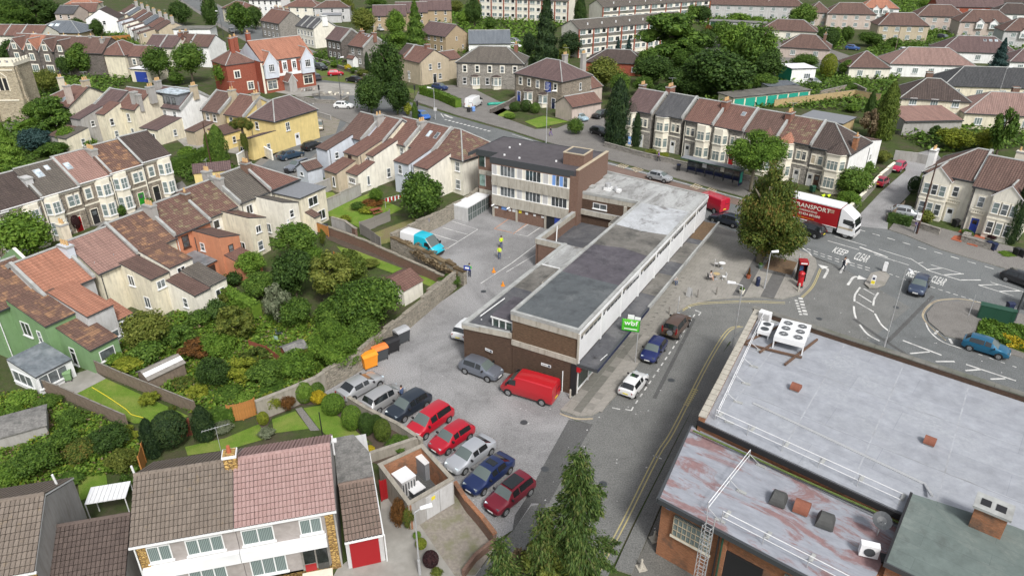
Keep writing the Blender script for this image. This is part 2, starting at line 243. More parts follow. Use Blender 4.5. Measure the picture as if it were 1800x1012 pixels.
DEF={  'tedge':lambda:m_plain('tile_edge_shade',(.035,.03,.026),.95),   'ground':lambda:m_grass('ground_soil',(.035,.055,.018),(.075,.10,.032),(.085,.075,.05)),  'road':lambda:m_tarmac('road_tarmac',(.125,.132,.134),patch=(.5,.66),pcol=1.18),  'street':lambda:m_tarmac('street_tarmac',(.142,.144,.140),patch=(.5,.7),pcol=1.12),  'carpark':lambda:m_tarmac('car_park_tarmac',(.188,.187,.190),patch=(.40,.58),pcol=1.42,swirl=2.2,cracks=False),  'pave':lambda:m_tarmac('pavement_tarmac',(.165,.157,.148),patch=(.5,.6),pcol=1.12),  'pave_dark':lambda:m_tarmac('dark_patch',(.085,.086,.086)),  'buslane':lambda:m_tarmac('red_lane',(.16,.115,.098),cracks=False),  'concrete':lambda:m_plain('concrete',(.30,.29,.265),.9,.2,1.1,(.19,.18,.16)),  'conc_dark':lambda:m_plain('dark_concrete',(.17,.165,.15),.9,.25,1.1,(.09,.10,.07)),  'yard':lambda:m_tarmac('yard_tarmac',(.12,.118,.11),pcol=1.3),  'kerb':lambda:m_plain('kerb_stone',(.27,.26,.23),.9,.2,2,(.15,.15,.12)),  'slab_l':lambda:m_slab('plaza_slabs',(.30,.285,.26),(.25,.24,.215),rot=R(30)),  'slab_d':lambda:m_plain('dark_paving',(.115,.113,.11),.9,.2,2),  'slab_a':lambda:m_plain('slab_pale',(.285,.27,.245),.9,.22,2.2,(.20,.19,.16)),  'slab_b':lambda:m_plain('slab_grey',(.225,.215,.195),.9,.22,2.2,(.15,.145,.12)),  'slab_c':lambda:m_plain('slab_dull',(.155,.152,.135),.9,.22,2.2,(.11,.11,.09)),  'paint':lambda:m_plain('road_paint',(.60,.60,.58),.7,.3,4,(.27,.27,.265)),  'paint_y':lambda:m_plain('yellow_paint',(.42,.36,.17),.7,.2,3,(.35,.31,.18)),  'paint_c':lambda:m_plain('cream_paint',(.45,.38,.26),.7,.2,3,(.28,.22,.16)),  'paint_o':lambda:m_plain('orange_paint',(.5,.22,.10),.7,.2,3),  'lawn':lambda:m_grass('lawn_grass',(.095,.17,.022),(.15,.24,.038),(.19,.235,.055)),  'lawn_dry':lambda:m_grass('dry_lawn',(.15,.17,.05),(.22,.21,.09),(.19,.16,.09)),  'rough':lambda:m_grass('rough_grass',(.07,.12,.025),(.14,.17,.05),(.13,.11,.07)),  'soil':lambda:m_plain('soil',(.085,.065,.05),.95,.3,2),  'gravelly':lambda:m_plain('stony_ground',(.24,.215,.185),.95,.3,4,(.17,.17,.10)),   'cream':lambda:m_render('cream_render',(.70,.65,.51)),  'cream2':lambda:m_render('pale_cream_render',(.76,.73,.64),amt=.35),  'white':lambda:m_render('white_render',(.80,.81,.80),amt=.3),  'whiteb':lambda:m_render('bluish_white_render',(.56,.60,.66),amt=.25),  'yellow':lambda:m_render('yellow_render',(.70,.56,.25),(.35,.28,.14),.35),  'green':lambda:m_render('green_render',(.185,.30,.15),(.12,.2,.09),.4),  'orange':lambda:m_render('orange_render',(.54,.235,.135),(.32,.16,.1),.5),  'grey':lambda:m_render('grey_render',(.36,.35,.335),amt=.6),  'lgrey':lambda:m_render('light_grey_render',(.50,.50,.50),amt=.4),  'beige':lambda:m_render('beige_render',(.48,.41,.30),amt=.45),  'pinkish':lambda:m_render('pinkish_render',(.52,.44,.39),amt=.45),  'tan':lambda:m_brick('tan_brick',(.36,.27,.17),(.43,.33,.21),(.40,.35,.27)),  'redb':lambda:m_brick('red_brick',(.26,.055,.035),(.33,.085,.05),(.33,.2,.15)),  'brick_o':lambda:m_brick('orange_brick',(.30,.12,.055),(.40,.18,.09),(.26,.22,.18),stain=(.12,.09,.07)),  'brick_d':lambda:m_brick('dark_brown_brick',(.070,.046,.034),(.115,.072,.05),(.085,.07,.06)),  'brick_u':lambda:m_brick('brown_brick',(.105,.066,.042),(.165,.105,.065),(.10,.085,.07)),  'brick_m':lambda:m_brick('mid_brown_brick',(.17,.10,.075),(.22,.135,.10),(.2,.17,.15)),  'rubble':lambda:m_stone('rubble_stone',(.20,.17,.135),(.27,.23,.18),(.30,.27,.23)),  'rubble_g':lambda:m_stone('grey_rubble',(.20,.19,.17),(.27,.255,.23),(.31,.29,.26)),  'rubble_d':lambda:m_stone('dark_rubble',(.105,.09,.082),(.16,.14,.125),(.16,.145,.135)),  'church':lambda:m_stone('church_stone',(.34,.29,.21),(.42,.36,.26),(.40,.36,.28),2.4),  'trim':lambda:m_plain('bath_stone_trim',(.72,.68,.57),.8,.12,2),  'walling':lambda:m_stone('boundary_stone',(.22,.20,.165),(.30,.27,.22),(.28,.26,.215),3.4),  'rwall':lambda:m_render('rendered_wall',(.32,.295,.25),(.16,.15,.12),.8),  'gold':lambda:m_stone('split_stone',(.36,.22,.07),(.50,.33,.12),(.16,.10,.05),3.6),  'panelc':lambda:m_render('concrete_panel',(.42,.395,.34),(.17,.15,.12),.7),   't_brown':lambda:m_tile('brown_tiles',(.155,.088,.070),(.20,.115,.092),moss=(.19,.15,.11)),  't_dark':lambda:m_tile('dark_tiles',(.085,.062,.055),(.12,.086,.075),moss=(.16,.13,.09)),  't_grey':lambda:m_tile('grey_brown_tiles',(.135,.118,.10),(.175,.15,.125),moss=(.20,.19,.14)),  't_red':lambda:m_tile('red_brown_tiles',(.20,.095,.072),(.25,.125,.095),moss=(.2,.16,.11)),  't_patch':lambda:m_tile('patchy_tiles',(.16,.085,.062),(.23,.12,.085),c3=(.42,.21,.09),moss=(.20,.16,.11)),  't_lich':lambda:m_tile('lichened_tiles',(.17,.085,.065),(.23,.12,.09),c3=(.30,.25,.13),c3amt=(.58,.66),moss=(.30,.27,.2)),  't_pink':lambda:m_tile('pink_tiles',(.31,.18,.15),(.36,.22,.185)),  't_rose':lambda:m_tile('rose_tiles',(.36,.19,.15),(.40,.225,.18)),  't_or':lambda:m_tile('orange_tiles',(.45,.165,.085),(.50,.20,.11),w=.32,h=.36),  't_slate':lambda:m_tile('slates',(.105,.108,.118),(.14,.142,.152),moss=(.2,.19,.16),prof=False,w=.25,h=.22),  't_slateb':lambda:m_tile('blue_slates',(.17,.20,.235),(.20,.23,.265),prof=False,w=.3,h=.25),  't_black':lambda:m_tile('charcoal_tiles',(.065,.068,.072),(.09,.093,.10),moss=(.16,.16,.15)),  't_mauve':lambda:m_tile('mauve_tiles',(.155,.095,.092),(.19,.12,.115)),  'felt_d':lambda:m_felt('dark_felt',(.075,.077,.085),light=(.13,.13,.135),lt=(.5,.62),dark=(.02,.02,.022),dk=(.62,.68)),  'felt_b':lambda:m_felt('blue_grey_felt',(.088,.098,.104),light=(.125,.135,.14),lt=(.5,.6),dark=(.045,.05,.055),dk=(.5,.66)),  'felt_p':lambda:m_felt('purplish_felt',(.085,.078,.09),light=(.13,.122,.135),lt=(.5,.62),dark=(.035,.034,.04),dk=(.5,.66)),  'felt_n':lambda:m_felt('brown_grey_felt',(.135,.128,.115),light=(.23,.22,.2),lt=(.5,.66),dark=(.05,.05,.047),dk=(.50,.64)),  'felt_w':lambda:m_felt('weathered_felt',(.22,.22,.215),light=(.42,.43,.425),lt=(.36,.56),dark=(.12,.11,.10),dk=(.53,.64),stretch=(.7,1.8,1)),  'felt_w2':lambda:m_felt('silvered_felt',(.33,.34,.35),light=(.48,.50,.52),lt=(.40,.58),dark=(.12,.11,.10),dk=(.54,.66)),  'felt_o':lambda:m_felt('office_felt',(.080,.072,.078),light=(.105,.096,.102),lt=(.5,.65),dark=(.045,.042,.045),dk=(.60,.72)),  'felt_s':lambda:m_felt('silver_roof_coating',(.29,.305,.335),light=(.335,.352,.38),lt=(.48,.62),dark=(.20,.205,.21),dk=(.66,.8),seam=(11,2.6),rough=.6),  'felt_r':lambda:m_felt('worn_red_roof',(.275,.29,.325),light=(.25,.16,.16),lt=(.50,.57),dark=(.23,.20,.17),dk=(.62,.70),stretch=(.8,2.4,1),rough=.6),  'felt_s2':lambda:m_plain('lap_seam',(.35,.365,.395),.7,.25,2,(.24,.245,.25)),  'brick_c':lambda:m_brick('chimney_brick',(.20,.085,.062),(.26,.12,.09),(.25,.2,.16)),  'felt_g':lambda:m_felt('green_mineral_felt',(.125,.155,.145),light=(.17,.20,.185),lt=(.52,.62),dark=(.08,.09,.085),seam=(5,1.0)),  'corr':lambda:m_plain('lichened_flat',(.20,.195,.185),.9,.45,6,(.10,.10,.095)),  'poly':lambda:m_plain('polycarbonate',(.13,.15,.165),.3,.4,3,(.26,.28,.30),.6),   'wood':lambda:m_plain('weathered_wood',(.19,.15,.115),.9,.3,2,(.12,.10,.08)),  'wood_o':lambda:m_plain('orange_wood',(.42,.19,.055),.85,.25,2,(.30,.13,.05)),  'wood_r':lambda:m_plain('red_stained_wood',(.22,.07,.045),.85,.25,2),  'wood_p':lambda:m_plain('pale_wood',(.42,.32,.17),.85,.2,2),  'wood_g':lambda:m_plain('grey_wood',(.235,.22,.20),.9,.25,3,(.15,.14,.12)),  'upvc':lambda:m_solid('white_frame',(.72,.73,.73),.4),  'whitep':lambda:m_plain('white_panel',(.74,.75,.76),.5,.05,1,(.6,.61,.62)),  'frame_b':lambda:m_solid('brown_frame',(.07,.035,.025),.5),  'frame_c':lambda:m_solid('cream_frame',(.72,.69,.60),.6),  'glass':lambda:m_glass('window_glass',(.075,.085,.09)),  'glass_c':lambda:m_curtain('net_curtained_glass',(.20,.25,.245)),  'glass_g':lambda:m_glass('greenish_glass',(.14,.20,.18)),  'glass_r':lambda:m_glass('skylight_glass',(.34,.40,.44)),  'cglass':lambda:m_solid('car_glass',(.015,.018,.02),.04,.9),  'cglass_l':lambda:m_solid('windscreen_glass',(.10,.125,.12),.05,.9),  'black':lambda:m_solid('black_plastic',(.02,.02,.022),.5),  'dgrey':lambda:m_solid('dark_grey_metal',(.055,.06,.065),.5),  'tyre':lambda:m_solid('tyre_rubber',(.018,.018,.018),.85),  'alloy':lambda:m_solid('alloy',(.42,.43,.44),.35,.5,.6),  'galv':lambda:m_plain('galvanised_steel',(.45,.46,.47),.45,.15,4,None,.5,.3),  'lead':lambda:m_plain('lead_flashing',(.20,.21,.225),.6,.15,3),  'flash':lambda:m_plain('parapet_capping',(.36,.37,.36),.8,.2,2,(.22,.22,.21)),  'pot':lambda:m_plain('clay_pot',(.50,.33,.16),.8,.2,4),  'potr':lambda:m_plain('red_clay_pot',(.40,.12,.06),.8,.2,4),  'red':lambda:m_solid('red_paint',(.42,.012,.018),.4),'redt':lambda:m_solid('tail_lens',(.25,.01,.012),.3),'redd':lambda:m_solid('deep_red_paint',(.30,.012,.016),.45),  'blue':lambda:m_solid('blue_paint',(.03,.06,.30),.4),'navy':lambda:m_solid('navy_paint',(.015,.022,.06),.4),  'lblue':lambda:m_solid('light_blue',(.16,.30,.62),.5),'dgreen':lambda:m_solid('dark_green_paint',(.02,.07,.045),.5),  'teal':lambda:m_solid('teal_paint',(.02,.30,.22),.5),'bgreen':lambda:m_solid('bright_green',(.10,.50,.035),.5),  'sgreen':lambda:m_solid('sign_dark_green',(.02,.25,.02),.5),  'orangep':lambda:m_plain('orange_plastic',(.75,.27,.02),.45,.08,2,None,.5),'orange2':lambda:m_plain('orange_lid',(.70,.20,.05),.45,.08,2),  'hivis':lambda:m_solid('hi_vis_yellow',(.55,.75,.03),.6),'yel':lambda:m_solid('yellow',(.70,.58,.04),.5),  'beamr':lambda:m_plain('rusty_beam',(.13,.08,.055),.9,.3,3,(.09,.055,.04)),'moss':lambda:m_plain('mossy_gutter',(.10,.14,.04),.9,.4,4),  'rust':lambda:m_plain('rusty_cowl',(.22,.085,.055),.8,.25,3,(.20,.09,.06)),'cowl':lambda:m_plain('dark_cowl',(.07,.072,.07),.7,.2,3),  'skin':lambda:m_solid('skin',(.50,.30,.21),.6),'jeans':lambda:m_solid('blue_jeans',(.06,.09,.17),.8),'hair':lambda:m_solid('dark_hair',(.03,.02,.015),.7),  'shirtw':lambda:m_solid('pale_shirt',(.55,.50,.48),.8),'suit':lambda:m_solid('dark_suit',(.018,.022,.035),.7),'purple':lambda:m_solid('purple_top',(.16,.10,.30),.8),  'terra':lambda:m_solid('terracotta',(.36,.10,.05),.7),'bark':lambda:m_plain('bark',(.115,.095,.07),.95,.3,4),'bark_p':lambda:m_plain('mottled_bark',(.20,.18,.13),.9,.4,3,(.09,.08,.05)),  'leafc':lambda:m_plain('fallen_leaves',(.13,.085,.05),.95,.4,5,(.10,.07,.045)),   'f_dark':lambda:m_leaf('dark_foliage',(.016,.036,.008),(.042,.085,.017),(.090,.155,.032)),  'f_mid':lambda:m_leaf('mid_foliage',(.028,.060,.010),(.072,.140,.021),(.155,.245,.040)),  'f_light':lambda:m_leaf('light_foliage',(.045,.095,.012),(.105,.195,.024),(.20,.31,.045)),  'f_yel':lambda:m_leaf('yellow_green_foliage',(.08,.115,.012),(.19,.23,.024),(.33,.35,.045)),  'f_gold':lambda:m_leaf('golden_foliage',(.25,.19,.02),(.48,.38,.02),(.62,.50,.04)),  'f_ever':lambda:m_leaf('evergreen_foliage',(.009,.023,.010),(.026,.054,.019),(.058,.096,.028)),  'f_cyp':lambda:m_leaf('bright_cypress_foliage',(.038,.067,.010),(.096,.141,.023),(.173,.230,.038)),  'f_blue':lambda:m_leaf('blue_green_foliage',(.013,.036,.033),(.031,.070,.064),(.064,.115,.109)),  'f_olive':lambda:m_leaf('olive_foliage',(.045,.07,.012),(.12,.15,.026),(.22,.24,.05)),  'f_grey':lambda:m_leaf('silvery_foliage',(.07,.09,.05),(.16,.19,.11),(.28,.30,.2)),  'f_aut':lambda:m_leaf('turning_foliage',(.026,.05,.010),(.075,.115,.020),(.14,.175,.032),(.19,.13,.035)),  'f_russ':lambda:m_leaf('russet_foliage',(.05,.03,.012),(.14,.065,.02),(.26,.12,.03)),  'f_purp':lambda:m_leaf('purple_foliage',(.015,.008,.010),(.04,.018,.02),(.08,.035,.035)),  'f_brown':lambda:m_leaf('dry_foliage',(.08,.055,.03),(.19,.14,.08),(.30,.24,.15)), }
def M(k):
 if k not in MATS:MATS[k]=DEF[k]()
 return MATS[k]
def paint(c,metal=.35):
 k='car_%.3f_%.3f_%.3f' % c
 if k not in MATS:MATS[k]=m_solid('car_paint',c,.35,.5,metal,.8)
 return MATS[k]

#mesh building
class MB:
 def __init__(s):s.v=[];s.f=[];s.mi=[];s.mats=[]
 def slot(s,m):
  if m not in s.mats:s.mats.append(m)
  return s.mats.index(m)
 def face(s,pts,m):
  i=len(s.v);s.v+=[tuple(p) for p in pts];s.f.append(tuple(range(i,i+len(pts))));s.mi.append(s.slot(m));return s
 def bx(s,x0,x1,y0,y1,z0,z1,m,mt=None):
  return s.pm([(x0,y0),(x1,y0),(x1,y1),(x0,y1)],z0,z1,m,mt)
 def pm(s,poly,z0,z1,m,mt=None,bottom=True):
  """poly counter-clockwise"""
  ar=sum(poly[i][0]*poly[(i+1)% len(poly)][1]-poly[(i+1)% len(poly)][0]*poly[i][1] for i in range(len(poly)))
  if ar<0:poly=poly[::-1]
  n=len(poly);i=len(s.v)
  s.v+=[(p[0],p[1],z0) for p in poly]+[(p[0],p[1],z1) for p in poly]
  a=s.slot(m);b=s.slot(mt if mt else m)
  for k in range(n):
   s.f.append((i+k,i+(k+1)% n,i+n+(k+1)% n,i+n+k));s.mi.append(a)
  s.f.append(tuple(i+n+k for k in range(n)));s.mi.append(b)
  if bottom:s.f.append(tuple(i+n-1-k for k in range(n)));s.mi.append(a)
  return s
 def hull(s,top,dz,m,ms=None):
  """slab under a 3-D polygon, dz thick straight down"""
  i=len(s.v);n=len(top)
  nz=Vector((0,0,0))
  for k in range(n):
   a=Vector(top[k]);b=Vector(top[(k+1)% n]);nz+=a.cross(b)
  if nz.z<0:top=top[::-1]
  s.v+=[tuple(p) for p in top]+[(p[0],p[1],p[2]-dz) for p in top]
  a=s.slot(m);b=s.slot(ms if ms else m)
  s.f.append(tuple(range(i,i+n)));s.mi.append(a)
  s.f.append(tuple(i+n+n-1-k for k in range(n)));s.mi.append(b)
  for k in range(n):s.f.append((i+(k+1)% n,i+k,i+n+k,i+n+(k+1)% n));s.mi.append(b)
  return s
 def tb(s,p0,p1,r,m,n=6,r2=None,caps=True):
  p0=Vector(p0);p1=Vector(p1);d=(p1-p0).normalized();r2=r if r2 is None else r2
  a=d.cross(Vector((0,0,1)) if abs(d.z)<.9 else Vector((1,0,0))).normalized();b=d.cross(a)
  i=len(s.v);q=s.slot(m)
  for c,rr in ((p0,r),(p1,r2)):
   for k in range(n):
    t=2*math.pi*k/n;s.v.append(tuple(c+a*(rr*math.cos(t))+b*(rr*math.sin(t))))
  for k in range(n):s.f.append((i+k,i+n+k,i+n+(k+1)% n,i+(k+1)% n));s.mi.append(q)
  if caps:
   s.f.append(tuple(i+k for k in range(n)));s.mi.append(q);s.f.append(tuple(i+n+n-1-k for k in range(n)));s.mi.append(q)
  return s
 def beam(s,p0,p1,w,h,m):
  """upright rectangular bar between two points (top edge at the points)"""
  p0=Vector(p0);p1=Vector(p1);d=p1-p0;t=Vector((-d.y,d.x,0));t=t.normalized()*(w/2) if t.length>1e-6 else Vector((w/2,0,0))
  return s.hull([p0-t,p1-t,p1+t,p0+t],h,m)
 def mesh(s,name,smooth=False):
  me=bpy.data.meshes.new(name);me.from_pydata(s.v,[],s.f)
  for m in s.mats:me.materials.append(M(m) if isinstance(m,str) else m)
  me.polygons.foreach_set('material_index',s.mi)
  if smooth:me.polygons.foreach_set('use_smooth',[True]*len(s.f))
  uvmap(me);return me
 def bd(s,name,parent=None,loc=(0,0,0),rz=0,smooth=False):
  return link(name,s.mesh(name,smooth),parent,loc,rz)
def uvmap(me):
 uvl=me.uv_layers.new(name='UVMap').data;vs=me.vertices
 Z=Vector((0,0,1));X=Vector((1,0,0))
 for p in me.polygons:
  n=p.normal
  if abs(n.z)>.985 or n.length<.5:t,b=X,Vector((0,1,0))
  else:t=Z.cross(n).normalized();b=n.cross(t)
  for li in p.loop_indices:
   c=vs[me.loops[li].vertex_index].co;uvl[li].uv=(c.dot(t),c.dot(b))
def link(name,me,parent=None,loc=(0,0,0),rz=0):
 o=bpy.data.objects.new(name,me);COL.objects.link(o)
 o.location=loc
 if rz:o.rotation_euler=(0,0,rz)
 if parent is not None:o.parent=parent
 return o
def thing(name,label,cat,loc=(0,0,0),rz=0,group=None):
 o=bpy.data.objects.new(name,None);COL.objects.link(o);o.location=(loc[0],loc[1],loc[2]+GZ(loc[1]));o.rotation_euler=(0,0,rz)
 o.empty_display_size=.3
 return tag(o,label,cat,group)
def tag(o,label,cat,group=None):
 o['label']=label;o['category']=cat
 if group:o['group']=group
 return o
def struct(o,label=None):
 o['kind']='structure'
 if label:o['label']=label
 return o
def drape(me,z=0.0):
 """cut a mesh where the ground changes slope and lay it on the ground (world coordinates)"""
 bm=bmesh.new();bm.from_mesh(me)
 for y in (GY0,GY1):bmesh.ops.bisect_plane(bm,geom=bm.verts[:]+bm.edges[:]+bm.faces[:],plane_co=(0,y,0),plane_no=(0,1,0),dist=1e-4)
 for v in bm.verts:v.co.z+=GZ(v.co.y)
 bm.to_mesh(me);bm.free();return me
def sheet(name,px,z,m,th=0,zz=0.0,label=None,ms=None,pts=None):
 """flat ground polygon given by photo pixels on the ground; th>0 gives a raised slab with a kerb face"""
 pts=pts or [G(p,zz) for p in px]
 b=MB();pts=[(p[0],p[1]) for p in pts]
 ar=sum(pts[i][0]*pts[(i+1)% len(pts)][1]-pts[(i+1)% len(pts)][0]*pts[i][1] for i in range(len(pts)))
 if ar<0:pts=pts[::-1]
 tri=mathutils.geometry.tessellate_polygon([[Vector((*p,0)) for p in pts]])
 for t in tri:
  q=[pts[i] for i in t];a2=(q[1][0]-q[0][0])*(q[2][1]-q[0][1])-(q[2][0]-q[0][0])*(q[1][1]-q[0][1])
  if abs(a2)>1e-6:b.face([(*p,z) for p in (q if a2>0 else q[::-1])],m)
 if th:
  n=len(pts)
  for i in range(n):p,q=pts[i],pts[(i+1)% n];b.face([(*p,z-th),(*q,z-th),(*q,z),(*p,z)],ms or 'kerb')
 return struct(link(name,drape(b.mesh(name))),label)
def ribbon(name,px,w,z,m,label=None,pts=None,kind='structure',parent=None,th=0):
 P=pts or [G(p).xy for p in px];P=[Vector((p[0],p[1])) for p in P]
 L=[];Rr=[]
 for i,p in enumerate(P):
  d=(P[min(i+1,len(P)-1)]-P[max(i-1,0)]).normalized();n=Vector((-d.y,d.x))
  L.append(p+n*(w/2));Rr.append(p-n*(w/2))
 b=MB()
 for i in range(len(P)-1):
  b.face([(*Rr[i],z),(*Rr[i+1],z),(*L[i+1],z),(*L[i],z)],m)
  if th:
   b.face([(*Rr[i],z-th),(*Rr[i+1],z-th),(*Rr[i+1],z),(*Rr[i],z)],m);b.face([(*L[i+1],z-th),(*L[i],z-th),(*L[i],z),(*L[i+1],z)],m)
 o=link(name,drape(b.mesh(name)),parent)
 if kind and parent is None:struct(o,label)
 return o
def spline(px,n=6):
 """smooth a list of pixel points (Catmull-Rom)"""
 P=[Vector(p) for p in px];out=[]
 for i in range(len(P)-1):
  a,b,c,d=P[max(i-1,0)],P[i],P[i+1],P[min(i+2,len(P)-1)]
  for k in range(n):
   t=k/n;out.append(tuple(.5*((2*b)+(c-a)*t+(2*a-5*b+4*c-d)*t*t+(3*b-a-3*c+d)*t*t*t)))
 out.append(tuple(P[-1]));return out

#house kit (local axes: x along the near wall, y away from it)
WIN={}
def winmesh(w,h,nx,ny,fm,gm,sur=None,sill=True,pane=False):
 k=(round(w,2),round(h,2),nx,ny,fm,gm,sur,sill,pane)
 if k in WIN:return WIN[k]
 b=MB();f=.07;d=.06
 if sur:b.bx(-.16,w+.16,-.04,.02,-.14,h+.2,sur);d=.08
 b.bx(0,f,-d,0,0,h,fm);b.bx(w-f,w,-d,0,0,h,fm);b.bx(f,w-f,-d,0,0,f,fm);b.bx(f,w-f,-d,0,h-f,h,fm)
 for i in range(1,nx):
  x=w*i/nx;b.bx(x-.035,x+.035,-d+.005,0,f,h-f,fm)
 if ny==2:b.bx(f,w-f,-d+.01,0,h*.5-.03,h*.5+.03,fm)
 if ny==3:b.bx(f,w-f,-d+.01,0,h*.72-.03,h*.72+.03,fm)
 if sill:b.bx(-.08,w+.08,-.15,0,-.09,-.005,sur or fm)
 if not pane:b.bx(f,w-f,-(d-.035),.0,f,h-f,gm)
 me=b.mesh('window')
 g=MB().bx(f,w-f,-(d-.035),.0,f,h-f,gm).mesh('pane') if pane else None
 WIN[k]=(me,g);return WIN[k]
def wall_tf(blk,wall,u,z):
 x0,x1,y0,y1=blk
 return {'f':((x0+u,y0,z),0),'r':((x1,y0+u,z),math.pi/2),'b':((x1-u,y1,z),math.pi),'l':((x0,y1-u,z),-math.pi/2)}[wall]
def wi(par,blk,wall,u,z,w,h,kind='s',fm='upvc',gm='glass',sur=None,pane=False,name='window'):
 nx,ny={'s':(1,2),'g':(1,1),'c':(2,1),'c3':(3,1),'t':(2,3),'t3':(3,3),'t4':(4,3),'s2':(2,2),'s3':(3,2),'tt':(1,3)}[kind]
 loc,rz=wall_tf(blk,wall,u,z)
 me,g=winmesh(w,h,nx,ny,fm,gm,sur,True,pane)
 o=link(name,me,par,loc,rz)
 if g:link('pane',g,o)
 return o
DOORS={}
def door(par,blk,wall,u,m='blue',w=.9,h=2.05,z=0.0,fm='upvc',name='door'):
 k=(m,w,h,fm)
 if k not in DOORS:
  b=MB();b.bx(-.08,0,-.08,0,0,h+.08,fm);b.bx(w,w+.08,-.08,0,0,h+.08,fm);b.bx(0,w,-.08,0,h,h+.08,fm)
  b.bx(0,w,-.04,0,0,h,m);b.bx(w*.2,w*.8,-.055,-.03,h*.62,h*.88,'glass');b.bx(w*.2,w*.8,-.05,-.03,.2,h*.5,m)
  b.bx(w*.82,w*.9,-.08,-.04,h*.48,h*.52,'alloy');DOORS[k]=b.mesh('door')
 loc,rz=wall_tf(blk,wall,u,z);return link(name,DOORS[k],par,loc,rz)
def roof_tops(kind,x0,x1,y0,y1,z,rh,ov,f=.5):
 a0,a1,b0,b1=x0-ov,x1+ov,y0-ov,y1+ov
 if kind=='gx':
  ym=y0+(y1-y0)*f;zf=z-rh*ov/(ym-y0);zb=z-rh*ov/(y1-ym);R_=z+rh;o=min(ov,.12);a0,a1=x0-o,x1+o
  return [[(a0,b0,zf),(a1,b0,zf),(a1,ym,R_),(a0,ym,R_)],[(a0,ym,R_),(a1,ym,R_),(a1,b1,zb),(a0,b1,zb)]]
 if kind=='gy':
  xm=(x0+x1)/2;zl=z-rh*ov/(xm-x0);R_=z+rh;o=min(ov,.12);b0,b1=y0-o,y1+o
  return [[(a0,b0,zl),(xm,b0,R_),(xm,b1,R_),(a0,b1,zl)],[(xm,b0,R_),(a1,b0,zl),(a1,b1,zl),(xm,b1,R_)]]
 if kind in ('hip','hipr','hipl'):
  w,d=a1-a0,b1-b0;s=min(w,d)/2;zz=z-rh*ov/s
  if kind=='hip' and w<d:
   xm=(a0+a1)/2;p,q=(xm,b0+s,z+rh),(xm,b1-s,z+rh)
   return [[(a0,b0,zz),(a1,b0,zz),p],[(a1,b0,zz),(a1,b1,zz),q,p],[(a1,b1,zz),(a0,b1,zz),q],[(a0,b1,zz),(a0,b0,zz),p,q]]
  ym=(b0+b1)/2;s=d/2
  pl=(a0 if kind=='hipr' else a0+s,ym,z+rh);pr=(a1 if kind=='hipl' else a1-s,ym,z+rh)
  t=[[(a0,b0,zz),(a1,b0,zz),pr,pl],[(a1,b1,zz),(a0,b1,zz),pl,pr]]
  if kind!='hipl':t.append([(a1,b0,zz),(a1,b1,zz),pr])
  if kind!='hipr':t.append([(a0,b1,zz),(a0,b0,zz),pl])
  return t
 if kind=='my+':return [[(a0+ov,b0,z),(a1-ov,b0,z),(a1-ov,y1,z+rh),(a0+ov,y1,z+rh)]]
 if kind=='my-':return [[(a0+ov,y0,z+rh),(a1-ov,y0,z+rh),(a1-ov,b1,z),(a0+ov,b1,z)]]
 if kind=='mx+':return [[(a0,b0+ov,z),(x1,b0+ov,z+rh),(x1,b1-ov,z+rh),(a0,b1-ov,z)]]
 if kind=='mx-':return [[(x0,b0+ov,z+rh),(a1,b0+ov,z),(a1,b1-ov,z),(x0,b1-ov,z+rh)]]
 return [[(a0,b0,z),(a1,b0,z),(a1,b1,z),(a0,b1,z)]]
def walls(kind,x0,x1,y0,y1,z0,z,rh,m,b=None,f=.5):
 b=b or MB()
 def ex(prof,ax):
  if ax=='x':A=[(x0,p,q) for p,q in prof];B=[(x1,p,q) for p,q in prof]
  else:A=[(p,y1,q) for p,q in prof];B=[(p,y0,q) for p,q in prof]
  b.face(A[::-1],m);b.face(B,m)
  n=len(prof)
  for k in range(n):b.face([A[k],A[(k+1)% n],B[(k+1)% n],B[k]],m)
 e=.04
 if kind=='gx':ex([(y0,z0),(y1,z0),(y1,z-e),(y0+(y1-y0)*f,z+rh-e),(y0,z-e)],'x')
 elif kind=='gy':ex([(x0,z0),(x1,z0),(x1,z-e),((x0+x1)/2,z+rh-e),(x0,z-e)],'y')
 elif kind=='my+':ex([(y0,z0),(y1,z0),(y1,z+rh-e),(y0,z-e)],'x')
 elif kind=='my-':ex([(y0,z0),(y1,z0),(y1,z-e),(y0,z+rh-e)],'x')
 elif kind=='mx+':ex([(x0,z0),(x1,z0),(x1,z+rh-e),(x0,z-e)],'y')
 elif kind=='mx-':ex([(x0,z0),(x1,z0),(x1,z-e),(x0,z+rh-e)],'y')
 else:b.bx(x0,x1,y0,y1,z0,z-e,m)
 if kind in ('hipr','hipl'):x=x0+.02 if kind=='hipr' else x1-.02;b.pm([(x,y0),(x+.01,y0),(x+.01,y1),(x,y1)],z-.2,z-.1,m);b.face([(x,y0,z-.1),(x,y1,z-.1),(x,(y0+y1)/2,z+rh-e)],m)
 return b
RIDGE={'t_grey':'t_grey'}
